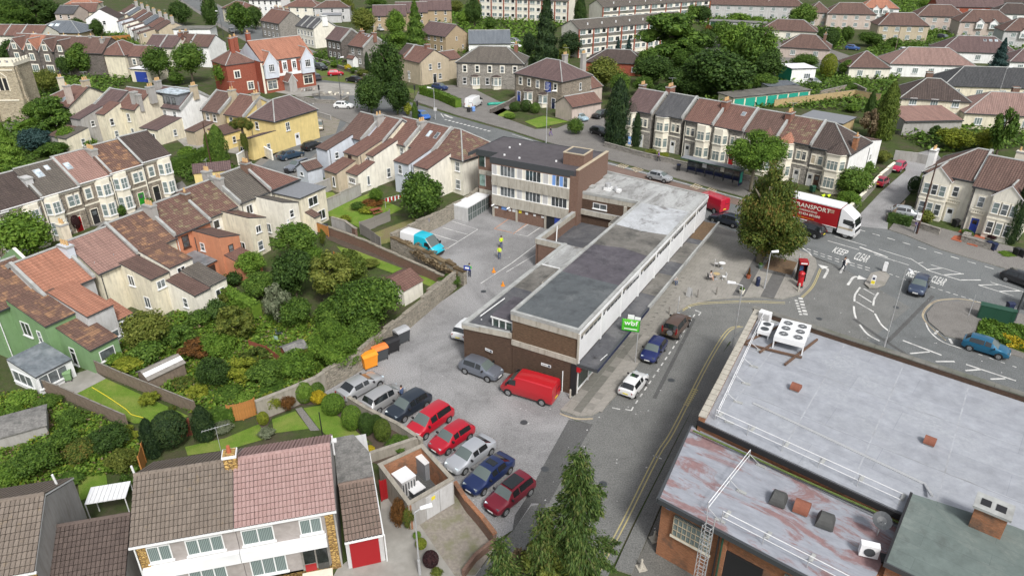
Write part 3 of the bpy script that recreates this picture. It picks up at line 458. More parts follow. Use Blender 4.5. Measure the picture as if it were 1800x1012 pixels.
def block(par,x0,x1,y0,y1,ze,kind='gx',rh=2.6,wm='cream',rm='t_brown',z0=-.7,ov=.25,pre='',f=.5,gut=None,ridge=None,trim=None):
 walls(kind,x0,x1,y0,y1,z0,ze,rh,wm,f=f).bd(pre+'wall',par)
 b=MB();tops=roof_tops(kind,x0,x1,y0,y1,ze+.06,rh,ov,f)
 for t in tops:b.hull(t,.14,rm,trim or 'dgrey')
 rf=b.bd(pre+'roof',par)
 r=MB();z=ze+.06+rh;rmm=ridge or 'flash'
 if kind=='gx':y=y0+(y1-y0)*f;r.tb((x0-.1,y,z-.02),(x1+.1,y,z-.02),.13,rmm,6)
 if kind=='gy':r.tb(((x0+x1)/2,y0-.1,z-.02),((x0+x1)/2,y1+.1,z-.02),.13,rmm,6)
 if kind in ('hip','hipr','hipl'):
  pk=sorted({p for t in tops for p in t if p[2]>ze+rh*.8});lo=sorted({p for t in tops for p in t if p[2]<ze+rh*.5})
  if len(pk)>1:r.tb(pk[0],pk[-1],.12,rmm,6)
  for t in tops:
   for i in range(len(t)):
    p,q=t[i],t[(i+1)% len(t)]
    if (p in pk)!=(q in pk) and abs(p[0]-q[0])>.3 and abs(p[1]-q[1])>.3:r.tb(p,q,.10,rmm,5)
 if r.v:r.bd('ridge',rf)
 if kind=='flat' and rh>0:pass
 if gut:
  g=MB();zf=ze-.02;o=ov
  if kind in ('gx','hip','hipr','hipl','my+'):g.bx(x0-.05,x1+.05,y0-o-.10,y0-o,zf-.14,zf-.02,gut)
  if kind in ('gy','hip','hipr','mx-'):g.bx(x1+o,x1+o+.10,y0-.05,y1+.05,zf-.14,zf-.02,gut)
  if g.v:g.bd('gutter',par)
 return rf
POT={};CN=[0]
def chimney(par,x,y,z0,z1,sx=.6,sy=1.0,m='grey',pots=2,pm='pot',cap='flash'):
 if z1>8.4:z1-=.45
 CN[0]+=1
 b=MB().bx(x-sx/2,x+sx/2,y-sy/2,y+sy/2,z0,z1,m);b.bx(x-sx/2-.07,x+sx/2+.07,y-sy/2-.07,y+sy/2+.07,z1-.22,z1-.04,cap)
 o=b.bd('chimney',par)
 if pm not in POT:POT[pm]=MB().tb((0,0,0),(0,0,.55),.15,pm,8,.11).mesh('chimney_pot')
 for i in range(pots):
  t=(i+.5)/pots-.5
  link('chimney_pot',POT[pm],o,(x+(t*sx*.9 if sx>sy else 0),y+(t*sy*.9 if sy>=sx else 0),z1-.05))
 if CN[0]% 3==0:
  a=MB().tb((x+.2,y,z1-.6),(x+.2,y,z1+1.4),.02,'galv',4).tb((x-.4,y-.3,z1+1.3),(x+.7,y+.3,z1+1.35),.014,'galv',4)
  for i in range(5):q=i/4;a.tb((x-.3+q,y-.25+q*.5-.22,z1+1.33),(x-.3+q,y-.25+q*.5+.22,z1+1.33),.009,'galv',3)
  a.bd('aerial',o)
 return o
def parapet(par,x,y0,y1,ze,rh,w=.32,up=.28,m='flash',z0=None,f=.5,wm=None):
 """party wall upstand following a gx roof"""
 ym=y0+(y1-y0)*f;b=MB()
 for ya,za,yb,zb in ((y0-.15,ze,ym,ze+rh),(ym,ze+rh,y1+.15,ze)):
  b.hull([(x-w/2,ya,za+up),(x+w/2,ya,za+up),(x+w/2,yb,zb+up),(x-w/2,yb,zb+up)],up+.25,m,wm or m)
 return b.bd('parapet',par)
def bay(par,blk,wall,u,w,d,z0,z1,m='trim',wins=((.9,1.7),),c=.6,roof=None,rh=.7,fm='upvc',gm='glass_c',kind='t3'):
 """canted bay; wins = (sill height, window height) per storey"""
 loc,rz=wall_tf(blk,wall,u,0)
 b=MB();poly=[(0,0),(c,-d),(w-c,-d),(w,0)]
 b.pm(poly,z0,z1,m)
 for s,h in wins:
  b.pm([(-.08,0),(c-.05,-d-.09),(w-c+.05,-d-.09),(w+.08,0)],s-.22,s-.08,'trim')
 if roof:
  o=.18;q=[(-o,0),(c-o*.6,-d-o),(w-c+o*.6,-d-o),(w+o,0)];pk=(w/2,.9,z1+rh)
  for i in range(3):b.face([(*q[i],z1),(*q[i+1],z1),pk],roof)
  b.pm(q,z1-.12,z1-.001,'frame_c')
 o=b.bd('bay_window',par,loc,rz)
 L=math.hypot(c,d);a=math.atan2(d,c)
 for s,h in wins:
  fw=w-2*c-.2;me=winmesh(fw,h,3 if fw>1.5 else 2,3 if kind[0]=='t' else 2,fm,gm,None,True)[0]
  link('window',me,o,(c+.1,-d,s))
  me=winmesh(L-.2,h,1,3 if kind[0]=='t' else 2,fm,gm,None,True)[0]
  link('window',me,o,(.1*math.cos(a),-.1*math.sin(a),s),-a)
  link('window',me,o,(w-c+.1*math.cos(a),-d+.1*math.sin(a),s),a)
 return o
def skylight(par,x,y,y0,ze,rh,run,w=.8,h=1.1,side=-1):
 """roof light lying on the slope that starts at y0 and climbs rh over run (side -1: slope facing -y)"""
 sl=math.atan2(rh,run);c,s_=math.cos(sl),math.sin(sl)
 b=MB()
 def P(a,t,up):return (x+a,y+t*c*1.0-up*s_,ze+.06+(y+t*c-y0)/run*rh+up*c)
 for a0,a1,t0,t1,up,m in ((0,w,0,h,.07,'galv'),(.08,w-.08,.08,h-.08,.09,'glass_r')):
  top=[P(a0,t0,up),P(a1,t0,up),P(a1,t1,up),P(a0,t1,up)];b.hull(top,.1,m)
 return b.bd('roof_light',par)
def flatroof(par,poly,z,m,up=.15,w=.3,cap='flash',name='roof',z0=None):
 b=MB().pm(poly,z-.2,z,m);o=b.bd(name,par)
 n=len(poly);c=MB();cx=sum(p[0] for p in poly)/n;cy=sum(p[1] for p in poly)/n
 for i in range(n):
  p,q=Vector(poly[i]),Vector(poly[(i+1)% n]);d=(q-p).normalized();nn=Vector((d.y,-d.x))
  if nn.dot(Vector((cx,cy))-p)>0:nn=-nn
  a=p-nn*w-d*0;e=q-nn*w
  c.pm([tuple(p+nn*.05),tuple(q+nn*.05),tuple(e+nn*.0),tuple(a)],z-.25,z+up+.002*i,cap)
 c.bd('capping',o);return o
def house(name,label,A,B,ze,D_,kind='gx',rh=2.6,wm='cream',rm='t_brown',cat='house',group=None,ov=.25,W=None,ang=None,wins=(),doors=(),chim=(),ext=(),par=(),sky=(),gut=None,f=.5,off=0,RA=None,bays=(),**kw):
 """A,B: photo pixels of the near eave's left and right end at height ze"""
 if RA:
  q=G(RA,ze+rh);d=Vector((math.sin(ang),-math.cos(ang)))*D_*f;a=Vector((q.x+d.x,q.y+d.y));w,r,zb=W,ang,GZ(a.y)
 else:
  zb=min(GZ(G(A,ze).y),GZ(G(B,ze).y));a=Ga(A,ze+zb);b_=Ga(B,ze+zb);w=W or (b_-a).length;r=ang if ang is not None else math.atan2(b_.y-a.y,b_.x-a.x)
 t=thing(name,label,cat,(a.x,a.y,0),r,group);t.location.z=zb
 if off:t.location+=Vector((-math.sin(r),math.cos(r),0))*off
 blk=(0,w,0,D_)
 block(t,0,w,0,D_,ze,kind,rh,wm,rm,ov=ov,gut=gut or 'dgrey',f=f,**kw)
 if ze>4 and w>3:MB().tb((.22,-.07,-.3),(.22,-.07,ze-.1),.045,'dgrey' if wm[0] in 'cyrb' else 'upvc',5).bd('downpipe',t)
 for e in ext:
  block(t,e[0],e[1],e[2],e[3],e[4],e[5],e[6],e[7] or wm,e[8] or rm,ov=.15,pre='extension_')
  for q in (e[9] if len(e)>9 else ()):
   if q[0]=='door':door(t,e[:4],*q[1:])
   else:wi(t,e[:4],*q)
 for e in ext:
  sd='l' if r>0 else 'r';dp=e[3]-e[2]
  if dp>3.5 and cat=='terraced house' and not any(q[0]==sd for q in (e[9] if len(e)>9 else ())):
   wi(t,e[:4],sd,dp*.55,.8,.7,1.1)
   if e[4]>3.5:wi(t,e[:4],sd,dp*.25,2.7,.7,1.0);MB().tb(*([(e[1]+.06,e[2]+.4,-.2),(e[1]+.06,e[2]+.4,e[4])] if sd=='r' else [(e[0]-.06,e[3]-.5,-.2),(e[0]-.06,e[3]-.5,e[4])]),.05,'dgrey',5).bd('downpipe',t)
 for q in wins:wi(t,blk,*q)
 for q in doors:door(t,blk,*q)
 for q in bays:bay(t,blk,*q[:-1],**q[-1])
 for q in chim:chimney(t,*q)
 for x in par:parapet(t,x,0,D_,ze,rh,f=f)
 for q in sky:skylight(t,q[0],q[1],0,ze,rh,D_*f,*q[2:])
 return t
TILEM={}
def lay_tiles(par,x0,x1,y0,y1,ze,rh,run,m,cols,rows,y_start=None,limit=None,name='roof_tile',t0=.0):
 """individual roof tiles on the slope climbing from y0; x0..x1 across, rows up the slope"""
 sl=math.atan2(rh,run);L=math.hypot(rh,run);tw=(x1-x0)/cols;th=L/rows
 k=(round(tw,3),round(th,3),m)
 if k not in TILEM:
  b=MB();n=5;e=.016
  us=[i/n for i in range(n+1)];prof=[.010+.045*abs(math.sin(math.pi*u*1.0))**.8 for u in us]
  lo=-.05;hi=th-.055
  i0=0
  for i in range(n):
   xa,xb=e+us[i]*(tw-2*e),e+us[i+1]*(tw-2*e)
   b.face([(xa,lo,prof[i]+.065),(xb,lo,prof[i+1]+.065),(xb,hi,prof[i+1]),(xa,hi,prof[i])],m)
   b.face([(xa,lo,-.02),(xb,lo,-.02),(xb,lo,prof[i+1]+.065),(xa,lo,prof[i]+.065)],'tedge')  # lower lip coloured near black: the shadow line of each course, painted in
  b.face([(e,lo,-.01),(e,lo,prof[0]+.065),(e,hi,prof[0]),(e,hi,-.01)],m);b.face([(tw-e,lo,prof[-1]+.065),(tw-e,lo,-.01),(tw-e,hi,-.01),(tw-e,hi,prof[-1])],m)
  TILEM[k]=b.mesh('roof_tile')
 me=TILEM[k]
 for r in range(rows):
  t=t0+r*th;y=y0+t*math.cos(sl);z=ze+t*math.sin(sl)
  for c in range(cols):
   o=link(name,me,par,(x0+c*tw,y,z));o.rotation_euler=(sl+random.uniform(-.012,.012),0,random.uniform(-.008,.008))

#plants
CROWN={}
def crown(kind,var=0):
 k=(kind,var)
 if k in CROWN:return CROWN[k]
 rnd=random.Random(hash(kind)% 1000 if False else sum(map(ord,kind))*7+var)
 N_={'round':5200,'lumpy':6000,'cone':5000,'column':4200,'bush':2200,'clip':4200,'tiny':300,'airy':2600,'layer':6000,'big':16000}[kind]
 ls={'round':.060,'lumpy':.060,'cone':.062,'column':.075,'bush':.10,'clip':.058,'tiny':.3,'airy':.072,'layer':.062,'big':.034}[kind]
 lobes=[]
 if kind in ('round','lumpy','airy','bush','big','tiny'):
  n={'round':12,'lumpy':16,'airy':14,'bush':9,'big':26,'tiny':5}[kind]
  rr={'round':.5,'lumpy':.38,'airy':.30,'bush':.48,'big':.30,'tiny':.6}[kind]
  for i in range(n):
   a=rnd.random()*6.283;z=rnd.uniform(-.75,.8);q=math.sqrt(max(0,1-z*z))*rnd.uniform(.75,1);s=1-rr
   lobes.append((q*math.cos(a)*s,q*math.sin(a)*s,z*s,rr*rnd.uniform(.75,1.2)))
  lobes+=[(0,0,1-rr*1.05,rr),(0,0,-1+rr*1.1,rr),(1-rr,0,0,rr),(rr-1,0,.1,rr),(0,1-rr,-.1,rr),(0,rr-1,0,rr)]
  if kind!='airy':lobes.append((0,0,0,.6))
 elif kind=='clip':lobes=[(0,0,0,.95)]
 elif kind=='layer':
  for i in range(26):
   a=rnd.random()*6.283;z=rnd.uniform(-.6,.8);q=rnd.uniform(.2,.8)*(1-.45*abs(z))
   lobes.append((q*math.cos(a),q*math.sin(a),z,rnd.uniform(.26,.42)))
 V=[];F=[]
 for i in range(N_):
  if kind in ('cone','column'):
   z=rnd.random()**(1.5 if kind=='cone' else 1.0);a=rnd.random()*6.283
   tier=.80+.20*math.cos(z*38+a*2+rnd.uniform(-.6,.6)) if kind=='cone' else .93+.07*math.sin(a*3+z*14)
   r=((1-z)**.85 if kind=='cone' else min(1,(z/.12+.25)**.5)*(1-max(0,z-.55)/.45)**.55)*tier*rnd.uniform(.62,1.02)
   p=Vector((r*math.cos(a),r*math.sin(a),-1+2*z));nrm=Vector((math.cos(a),math.sin(a),.5))
  else:
   lx,ly,lz,lr=lobes[i % len(lobes)]
   d=Vector((rnd.gauss(0,1),rnd.gauss(0,1),rnd.gauss(0,1)+.35)).normalized()
   fl=.45 if kind=='layer' else 1
   rad=lr*(rnd.uniform(.93,1.05) if kind=='clip' else rnd.uniform(.6,1.12))
   p=Vector((lx+d.x*rad,ly+d.y*rad,lz+d.z*rad*fl));nrm=d
  nrm=(nrm+Vector((rnd.gauss(0,.55),rnd.gauss(0,.55),rnd.gauss(0,.55)+.2))).normalized()
  t=nrm.cross(Vector((rnd.random()-.5,rnd.random()-.5,rnd.random()-.5))).normalized();b=nrm.cross(t)
  s=ls*rnd.uniform(.6,1.35);i0=len(V)
  if kind in ('column','cone'):t=t*.6;b=(b+Vector((0,0,.3 if kind=='column' else -.5))).normalized()*1.35
  bend=nrm*(s*.25)
  V+=[tuple(p-t*s*.55),tuple(p+b*s-bend),tuple(p+t*s*.55),tuple(p-b*s-bend)]
  F.append((i0,i0+1,i0+2,i0+3))
 for i in range(N_//7 if kind!='tiny' else 0):
  d=Vector((rnd.gauss(0,1),rnd.gauss(0,1),rnd.gauss(0,1))).normalized()
  if kind in ('cone','column'):z=rnd.random()*.9;q=.55*((1-z)**.85 if kind=='cone' else (1-max(0,z-.5)/.5)**.6);p=Vector((d.x*q,d.y*q,-1+2*z))
  else:lx,ly,lz,lr=lobes[i % len(lobes)];p=Vector((lx,ly,lz))*.9+d*(lr*rnd.uniform(.2,.62))
  t=d.cross(Vector((rnd.random()-.5,rnd.random()-.5,rnd.random()-.5))).normalized();b=d.cross(t);s=ls*2.3;i0=len(V)
  V+=[tuple(p-t*s),tuple(p+b*s),tuple(p+t*s),tuple(p-b*s)];F.append((i0,i0+1,i0+2,i0+3))
 me=bpy.data.meshes.new('crown_'+kind);me.from_pydata(V,[],F);me.materials.append(M('f_mid'))
 CROWN[k]=me;return me
TRUNK={}
def trunkmesh(br=True,m='bark'):
 if (br,m) in TRUNK:return TRUNK[(br,m)]
 b=MB();rnd=random.Random(3)
 b.tb((0,0,-.05),(.02,.01,.55),.06,m,8,.045);b.tb((.02,.01,.54),(0,.03,1),.045,m,7,.015)
 if br:
  for i in range(6):
   a=i*1.05;z=.42+.08*i;b.tb((.01,.01,z),(.24*math.cos(a),.24*math.sin(a),z+.28),.026,m,5,.008)
 TRUNK[(br,m)]=b.mesh('trunk',True);return TRUNK[(br,m)]
NT=[0]
def plant(name,label,cat,cx,cy,rw,rh,mat='f_mid',kind='round',zb=None,group=None,trunk=True,tm='bark',rd=None,bp=None):
 """crown centre at photo pixel (cx,cy), half width/height rw,rh px; zb = height of the crown's underside"""
 NT[0]+=1;v=NT[0]% 3
 if zb is None:zb=.12*rh/8
 z=zb+1
 for _ in range(6):
  d=depth((cx,cy),z+GZ(G((cx,cy),z).y));rx=rw*d/FPX;el=PITCH-math.atan((506-cy)/FPX);q=(rh*d/FPX)**2-((rd or rx)*math.sin(el))**2;ry=math.sqrt(max(q,(.35*rh*d/FPX)**2))/math.cos(el)
  if kind in ('cone','column'):ry=ry/.93
  z=zb+ry
 p=G((cx,cy),z)
 if bp:
  p=G(bp);v_=(506-cy)/FPX;k_=p.y/(math.cos(PITCH)+v_*math.sin(PITCH));z=CAMH+k_*(-math.sin(PITCH)+v_*math.cos(PITCH))-GZ(p.y)
  ry=math.sqrt(max((rh*k_/FPX)**2-((rd or rx)*math.sin(el))**2,(.35*rh*k_/FPX)**2))/math.cos(el);rx=rw*k_/FPX
 t=thing(name,label,cat,(p.x,p.y,0),0,group)
 c=link('crown',crown(kind,v),t,(0,0,z),random.random()*6.28)
 c.scale=(rx*1.04,(rd or rx)*1.04,ry*1.04);c.material_slots[0].link='OBJECT';c.material_slots[0].material=M(mat)
 if trunk:
  k=link('trunk',trunkmesh(kind not in ('cone','column','clip','bush','tiny'),tm),t)
  hh=z+ry*.55;q=max(.7,min(1.5,hh/7));k.scale=(hh*q*.55,hh*q*.55,hh)
 return t
def tree(label,*a,cat='tree',name='tree',**k):return plant(name,label,cat,*a,**k)
def bush(label,*a,cat='bush',name='bush',kind='bush',**k):
 k.setdefault('zb',0);k.setdefault('trunk',False);return plant(name,label,cat,*a,kind=kind,**k)
def leafmass(name,polys,n,mat,label,h=.5,s=.16,seed=1,hb=0.0,pts=None):
 """ground cover nobody could count, scattered over photo-pixel polygons on the ground"""
 rnd=random.Random(seed);V=[];F=[]
 W=[[G(p).xy for p in q] for q in polys]
 def inside(p,q):
  r=False;j=len(q)-1
  for i in range(len(q)):
   if (q[i].y>p.y)!=(q[j].y>p.y) and p.x<(q[j].x-q[i].x)*(p.y-q[i].y)/(q[j].y-q[i].y)+q[i].x:r=not r
   j=i
  return r
 ar=[abs(sum(q[i].x*q[(i+1)% len(q)].y-q[(i+1)% len(q)].x*q[i].y for i in range(len(q))))/2 for q in W]
 for q,a in zip(W,ar):
  x0,x1=min(p.x for p in q),max(p.x for p in q);y0,y1=min(p.y for p in q),max(p.y for p in q);c=0
  while c<n*a/sum(ar):
   p=Vector((rnd.uniform(x0,x1),rnd.uniform(y0,y1)))
   if not inside(p,q):continue
   c+=1;hh=h*(.35+.65*abs(math.sin(p.x*1.7+seed)*math.cos(p.y*1.3)));z=hb+rnd.random()*hh+GZ(p.y)
   nn=Vector((rnd.gauss(0,.6),rnd.gauss(0,.6),1)).normalized();t=nn.cross(Vector((rnd.random()-.5,rnd.random()-.5,.1))).normalized();b=nn.cross(t)
   k=s*rnd.uniform(.5,1.4);o=Vector((p.x,p.y,z));i0=len(V)
   V+=[tuple(o-t*k*.6),tuple(o+b*k),tuple(o+t*k*.6),tuple(o-b*k)];F.append((i0,i0+1,i0+2,i0+3))
 me=bpy.data.meshes.new(name);me.from_pydata(V,[],F);me.materials.append(M(mat))
 o=link(name,me);o['kind']='stuff';o['label']=label;return o
def hedge(label,px,w,h,mat='f_mid',n=1.0,cat='hedge',group=None,name='hedge'):
 """clipped hedge along ground pixels"""
 P=[G(p).xy for p in px];c=P[0];b=MB();rnd=random.Random(len(label))
 t=thing(name,label,cat,(c.x,c.y,0),0,group)
 for i in range(len(P)-1):
  a,e=P[i]-c,P[i+1]-c;d=(e-a).normalized();q=Vector((-d.y,d.x))*(w*.42)
  b.pm([tuple(a-q),tuple(e-q),tuple(e+q),tuple(a+q)],-.1,h*.93,mat)
 b.bd('crown',t)
 V=[];F=[]
 for i in range(len(P)-1):
  a,e=P[i]-c,P[i+1]-c;L=(e-a).length;d=(e-a)/L;q=Vector((-d.y,d.x))
  for k in range(int(L*(w+2*h)*34*n)):
   u=rnd.random()*L;s=rnd.random()*(w+2*h)
   if s<h:o=Vector((*(a+d*u-q*w/2),s));nn=Vector((-q.x,-q.y,.2))
   elif s<h+w:o=Vector((*(a+d*u+q*(s-h-w/2)),h));nn=Vector((0,0,1))
   else:o=Vector((*(a+d*u+q*w/2),s-h-w));nn=Vector((q.x,q.y,.2))
   nn=(nn+Vector((rnd.gauss(0,.4),rnd.gauss(0,.4),rnd.gauss(0,.4)))).normalized();tt=nn.cross(Vector((rnd.random()-.5,rnd.random()-.5,.3))).normalized();bb=nn.cross(tt)
   k2=rnd.uniform(.05,.13);o=o+nn*rnd.uniform(-.06,.08);i0=len(V);V+=[tuple(o-tt*k2),tuple(o+bb*k2),tuple(o+tt*k2),tuple(o-bb*k2)];F.append((i0,i0+1,i0+2,i0+3))
 me=bpy.data.meshes.new('leaves');me.from_pydata(V,[],F);me.materials.append(M(mat));link('leaves',me,t)
 return t

#vehicles (x forward, origin at the middle on the ground)
CARS={  'hatch':(4.0,1.70,[(-2.0,.42,.70,.74,.84),(-1.96,.30,.90,.95,.93),(-1.80,.22,.96,1.04,.98),(-1.42,.20,.97,1.43,1),(-1.05,.20,.96,1.48,1),(-.22,.20,.95,1.50,1),(-.12,.20,.95,1.50,1),(.38,.20,.94,1.44,1),(.98,.20,.93,1.00,1),(1.55,.22,.84,.90,.98),(1.88,.26,.70,.75,.90),(2.0,.36,.55,.58,.76)],(2,3),(7,8)),  'mpv':(4.3,1.76,[(-2.15,.42,.75,.8,.88),(-2.10,.30,.98,1.03,.95),(-1.98,.22,1.04,1.12,.98),(-1.72,.20,1.04,1.58,1),(-1.2,.20,1.03,1.66,1),(-.2,.20,1.02,1.68,1),(-.1,.20,1.02,1.68,1),(.55,.20,1.0,1.60,1),(1.25,.20,.98,1.08,1),(1.7,.22,.88,.95,.97),(2.05,.26,.72,.78,.9),(2.15,.36,.55,.58,.78)],(2,3),(7,8)),  'saloon':(4.55,1.76,[(-2.27,.42,.72,.76,.84),(-2.2,.30,.92,.96,.92),(-2.05,.22,.95,1.00,.97),(-1.72,.20,.96,1.03,.99),(-1.12,.20,.95,1.39,1),(-.78,.20,.94,1.43,1),(-.25,.20,.93,1.43,1),(-.15,.20,.93,1.43,1),(.38,.20,.92,1.39,1),(1.08,.20,.90,.98,1),(1.75,.22,.82,.88,.98),(2.12,.26,.68,.73,.9),(2.27,.36,.52,.56,.76)],(3,4),(8,9)),  'estate':(4.5,1.76,[(-2.25,.42,.72,.76,.86),(-2.2,.30,.92,.98,.94),(-2.08,.22,.97,1.06,.98),(-1.75,.20,.97,1.44,1),(-1.3,.20,.96,1.49,1),(-.4,.20,.95,1.50,1),(-.3,.20,.95,1.50,1),(.28,.20,.94,1.44,1),(.98,.20,.92,.99,1),(1.7,.22,.83,.89,.98),(2.1,.26,.68,.74,.9),(2.25,.36,.53,.57,.76)],(2,3),(7,8)),  'suv':(4.4,1.80,[(-2.2,.48,.82,.86,.88),(-2.15,.36,1.02,1.08,.95),(-2.02,.30,1.08,1.16,.98),(-1.80,.28,1.08,1.62,1),(-1.3,.28,1.07,1.68,1),(-.3,.28,1.06,1.68,1),(-.2,.28,1.06,1.68,1),(.45,.28,1.05,1.60,1),(1.0,.28,1.03,1.12,1),(1.7,.30,.95,1.02,.98),(2.08,.34,.80,.86,.9),(2.2,.42,.62,.66,.8)],(2,3),(7,8)), }
def wheel(par,x,y,r,side,small=False):
 k=('wheel',r,small)
 if k not in WIN:
  b=MB();b.tb((0,0,0),(0,.22,0),r,'tyre',14 if not small else 10);g=MB();g.tb((0,0,0),(0,.02,0),r*.66,'alloy',10)
  for i in range(5):
   a=i*1.257;g.tb((r*.36*math.cos(a),.022,r*.36*math.sin(a)),(r*.36*math.cos(a),.026,r*.36*math.sin(a)),r*.12,'dgrey',5)
  WIN[k]=(b.mesh('tyre',False),g.mesh('rim'))
 w,g=WIN[k];o=link('wheel',w,par,(x,y-(.22 if side>0 else 0),r));link('rim',g,o,(0,.213 if side>0 else .007,0),0 if side>0 else math.pi)
 if side<0:o.children[0].location=(0,.007,0)
CM={}
def body_parts(kind):
 if kind in CM:return CM[kind]
 L,W,S,rg,fg=CARS[kind];hw=W/2;n=len(S)
 def sec(s):
  x,zl,zb,zt,w=s;cab=zt-zb>.25;tw=(.70 if cab else .80)*w*hw
  half=[(w*hw*.80,zl),(w*hw*.97,zl+.12),(w*hw*1.0,zl+(zb-zl)*.55),(w*hw*.965,zb),(tw,zt-(.055 if cab else .02)),(tw*.72,zt-.01 if cab else zt),(0,zt+.015)]
  return [(x,-y,z) for y,z in half]+[(x,y,z) for y,z in half[-2::-1]]
 P=[sec(s) for s in S];m=len(P[0]);out={}
 B={'body':MB(),'windscreen':MB(),'rear_window':MB(),'side_window_l':MB(),'side_window_r':MB()}
 for i in range(n-1):
  c0,c1=S[i][3]-S[i][2]>.25,S[i+1][3]-S[i+1][2]>.25;thin=S[i+1][0]-S[i][0]<.12
  for j in range(m-1):
   q=[P[i][j],P[i+1][j],P[i+1][j+1],P[i][j+1]];jj=min(j,m-2-j)
   k='body'
   if jj==3 and c0 and c1 and not thin:k='side_window_r' if j<m/2 else 'side_window_l'
   if jj>=4 and (i,i+1)==fg:k='windscreen'
   if jj>=4 and (i,i+1)==rg:k='rear_window'
   if k=='body':B['body'].face(q,'BODY')
   else:
    g=B[k]
    if k.startswith('side'):
     lo0,lo1,hi1,hi0=[Vector(t) for t in q];ins=.10
     a=[lo0+(hi0-lo0)*ins,lo1+(hi1-lo1)*ins,lo1+(hi1-lo1)*.93,lo0+(hi0-lo0)*.93]
     B['body'].face(q,'BODY');yy=.012*(-1 if j<m/2 else 1);g.face([(v.x,v.y+yy,v.z+.004) for v in a],'cglass')
    else:g.face(q,'cglass_l' if k=='windscreen' else 'cglass')
 B['body'].face(P[0][::-1] if False else P[0],'BODY');B['body'].face(P[-1][::-1],'BODY')
 B['body'].face([P[0][0],P[0][-1]]+[P[i][-1] for i in range(1,n)]+[P[i][0] for i in range(n-1,0,-1)],'black')
 for k,b in B.items():
  mats=b.mats;b.mats=[x if x!='BODY' else 'red' for x in mats];me=b.mesh(k,k!='zz')
  bm=bmesh.new();bm.from_mesh(me);bmesh.ops.remove_doubles(bm,verts=bm.verts,dist=.0005);bmesh.ops.recalc_face_normals(bm,faces=bm.faces);bm.to_mesh(me);bm.free()
  out[k]=me
 CM[kind]=out;return out
def sharp(me,ang=40):
 try:me.set_sharp_from_angle(angle=R(ang))
 except Exception:pass
def car(label,rear,front,kind='hatch',c=(.5,.5,.5),metal=.3,group=None,detail=2,z=.5,scale=1.0,cat='car',name='parked_car',plate=True):
 a,b=G(rear,z),G(front,z);mid=(a+b)/2;rz=math.atan2(b.y-a.y,b.x-a.x)
 t=thing(name,label,cat,(mid.x,mid.y,ROADZ),rz,group)
 L,W,S,rg,fg=CARS[kind];ps=body_parts(kind);hw=W/2;t.scale=(scale,)*3
 pm=paint(c,metal);bo=None
 for k,me in ps.items():
  nm='side_window' if k.startswith('side') else k
  o=link(nm,me,t)
  if k=='body':
   o.material_slots[0].link='OBJECT';o.material_slots[0].material=pm;sharp(me)
 r=.31 if kind not in ('suv',) else .35;xs=(-L/2+.78,L/2-.80)
 for x in xs:
  for s in (-1,1):
   if detail>1:
    k=('arch',r)
    if k not in WIN:WIN[k]=MB().tb((0,0,0),(0,.05,0),r*1.17,'black',14).mesh('wheel_arch')
    link('wheel_arch',WIN[k],t,(x,s*(hw*1.0-.028)-.025+s*.0,r+.02))
   wheel(t,x,s*(hw*1.0+.012),r,s,detail<2)
 zb=S[1][2]-.18;zf=S[-3][2]-.14
 for s in (-1,1):
  k=('hl',kind)
  if k not in WIN:
   WIN[k]=MB().bx(-.13,.045,-.15,.15,-.05,.055,'glass_r').mesh('headlight');WIN[('tl',kind)]=MB().bx(-.012,.1,-.10,.10,-.11,.09,'redt').mesh('tail_light')
  link('headlight',WIN[k],t,(L/2-.19,s*(hw-.36),zf+.03),-s*.35);link('tail_light',WIN[('tl',kind)],t,(-L/2+.02,s*(hw-.27),zb+.04),s*.25)
  if detail>1:
   if 'mir' not in WIN:WIN['mir']=MB().bx(-.06,.06,-.1,.1,-.06,.08,'black').mesh('mirror')
   link('mirror',WIN['mir'],t,(S[fg[1]][0]-.28,s*(hw+.08),S[fg[1]][2]+.08))
 if detail>1:
  for x,m in ((-L/2-.015,'yel'),(L/2+.012,'upvc')):
   k=('np',m)
   if k not in WIN:WIN[k]=MB().bx(-.012,.012,-.26,.26,-.055,.055,m).mesh('number_plate')
   link('number_plate',WIN[k],t,(x,0,.46 if x>0 else .62))
  if ('bump',kind) not in WIN:
   WIN[('bump',kind)]=MB().bx(L/2-.25,L/2+.008,-hw*.60,hw*.60,.25,.40,'black').mesh('grille')
  link('grille',WIN[('bump',kind)],t)
 return t
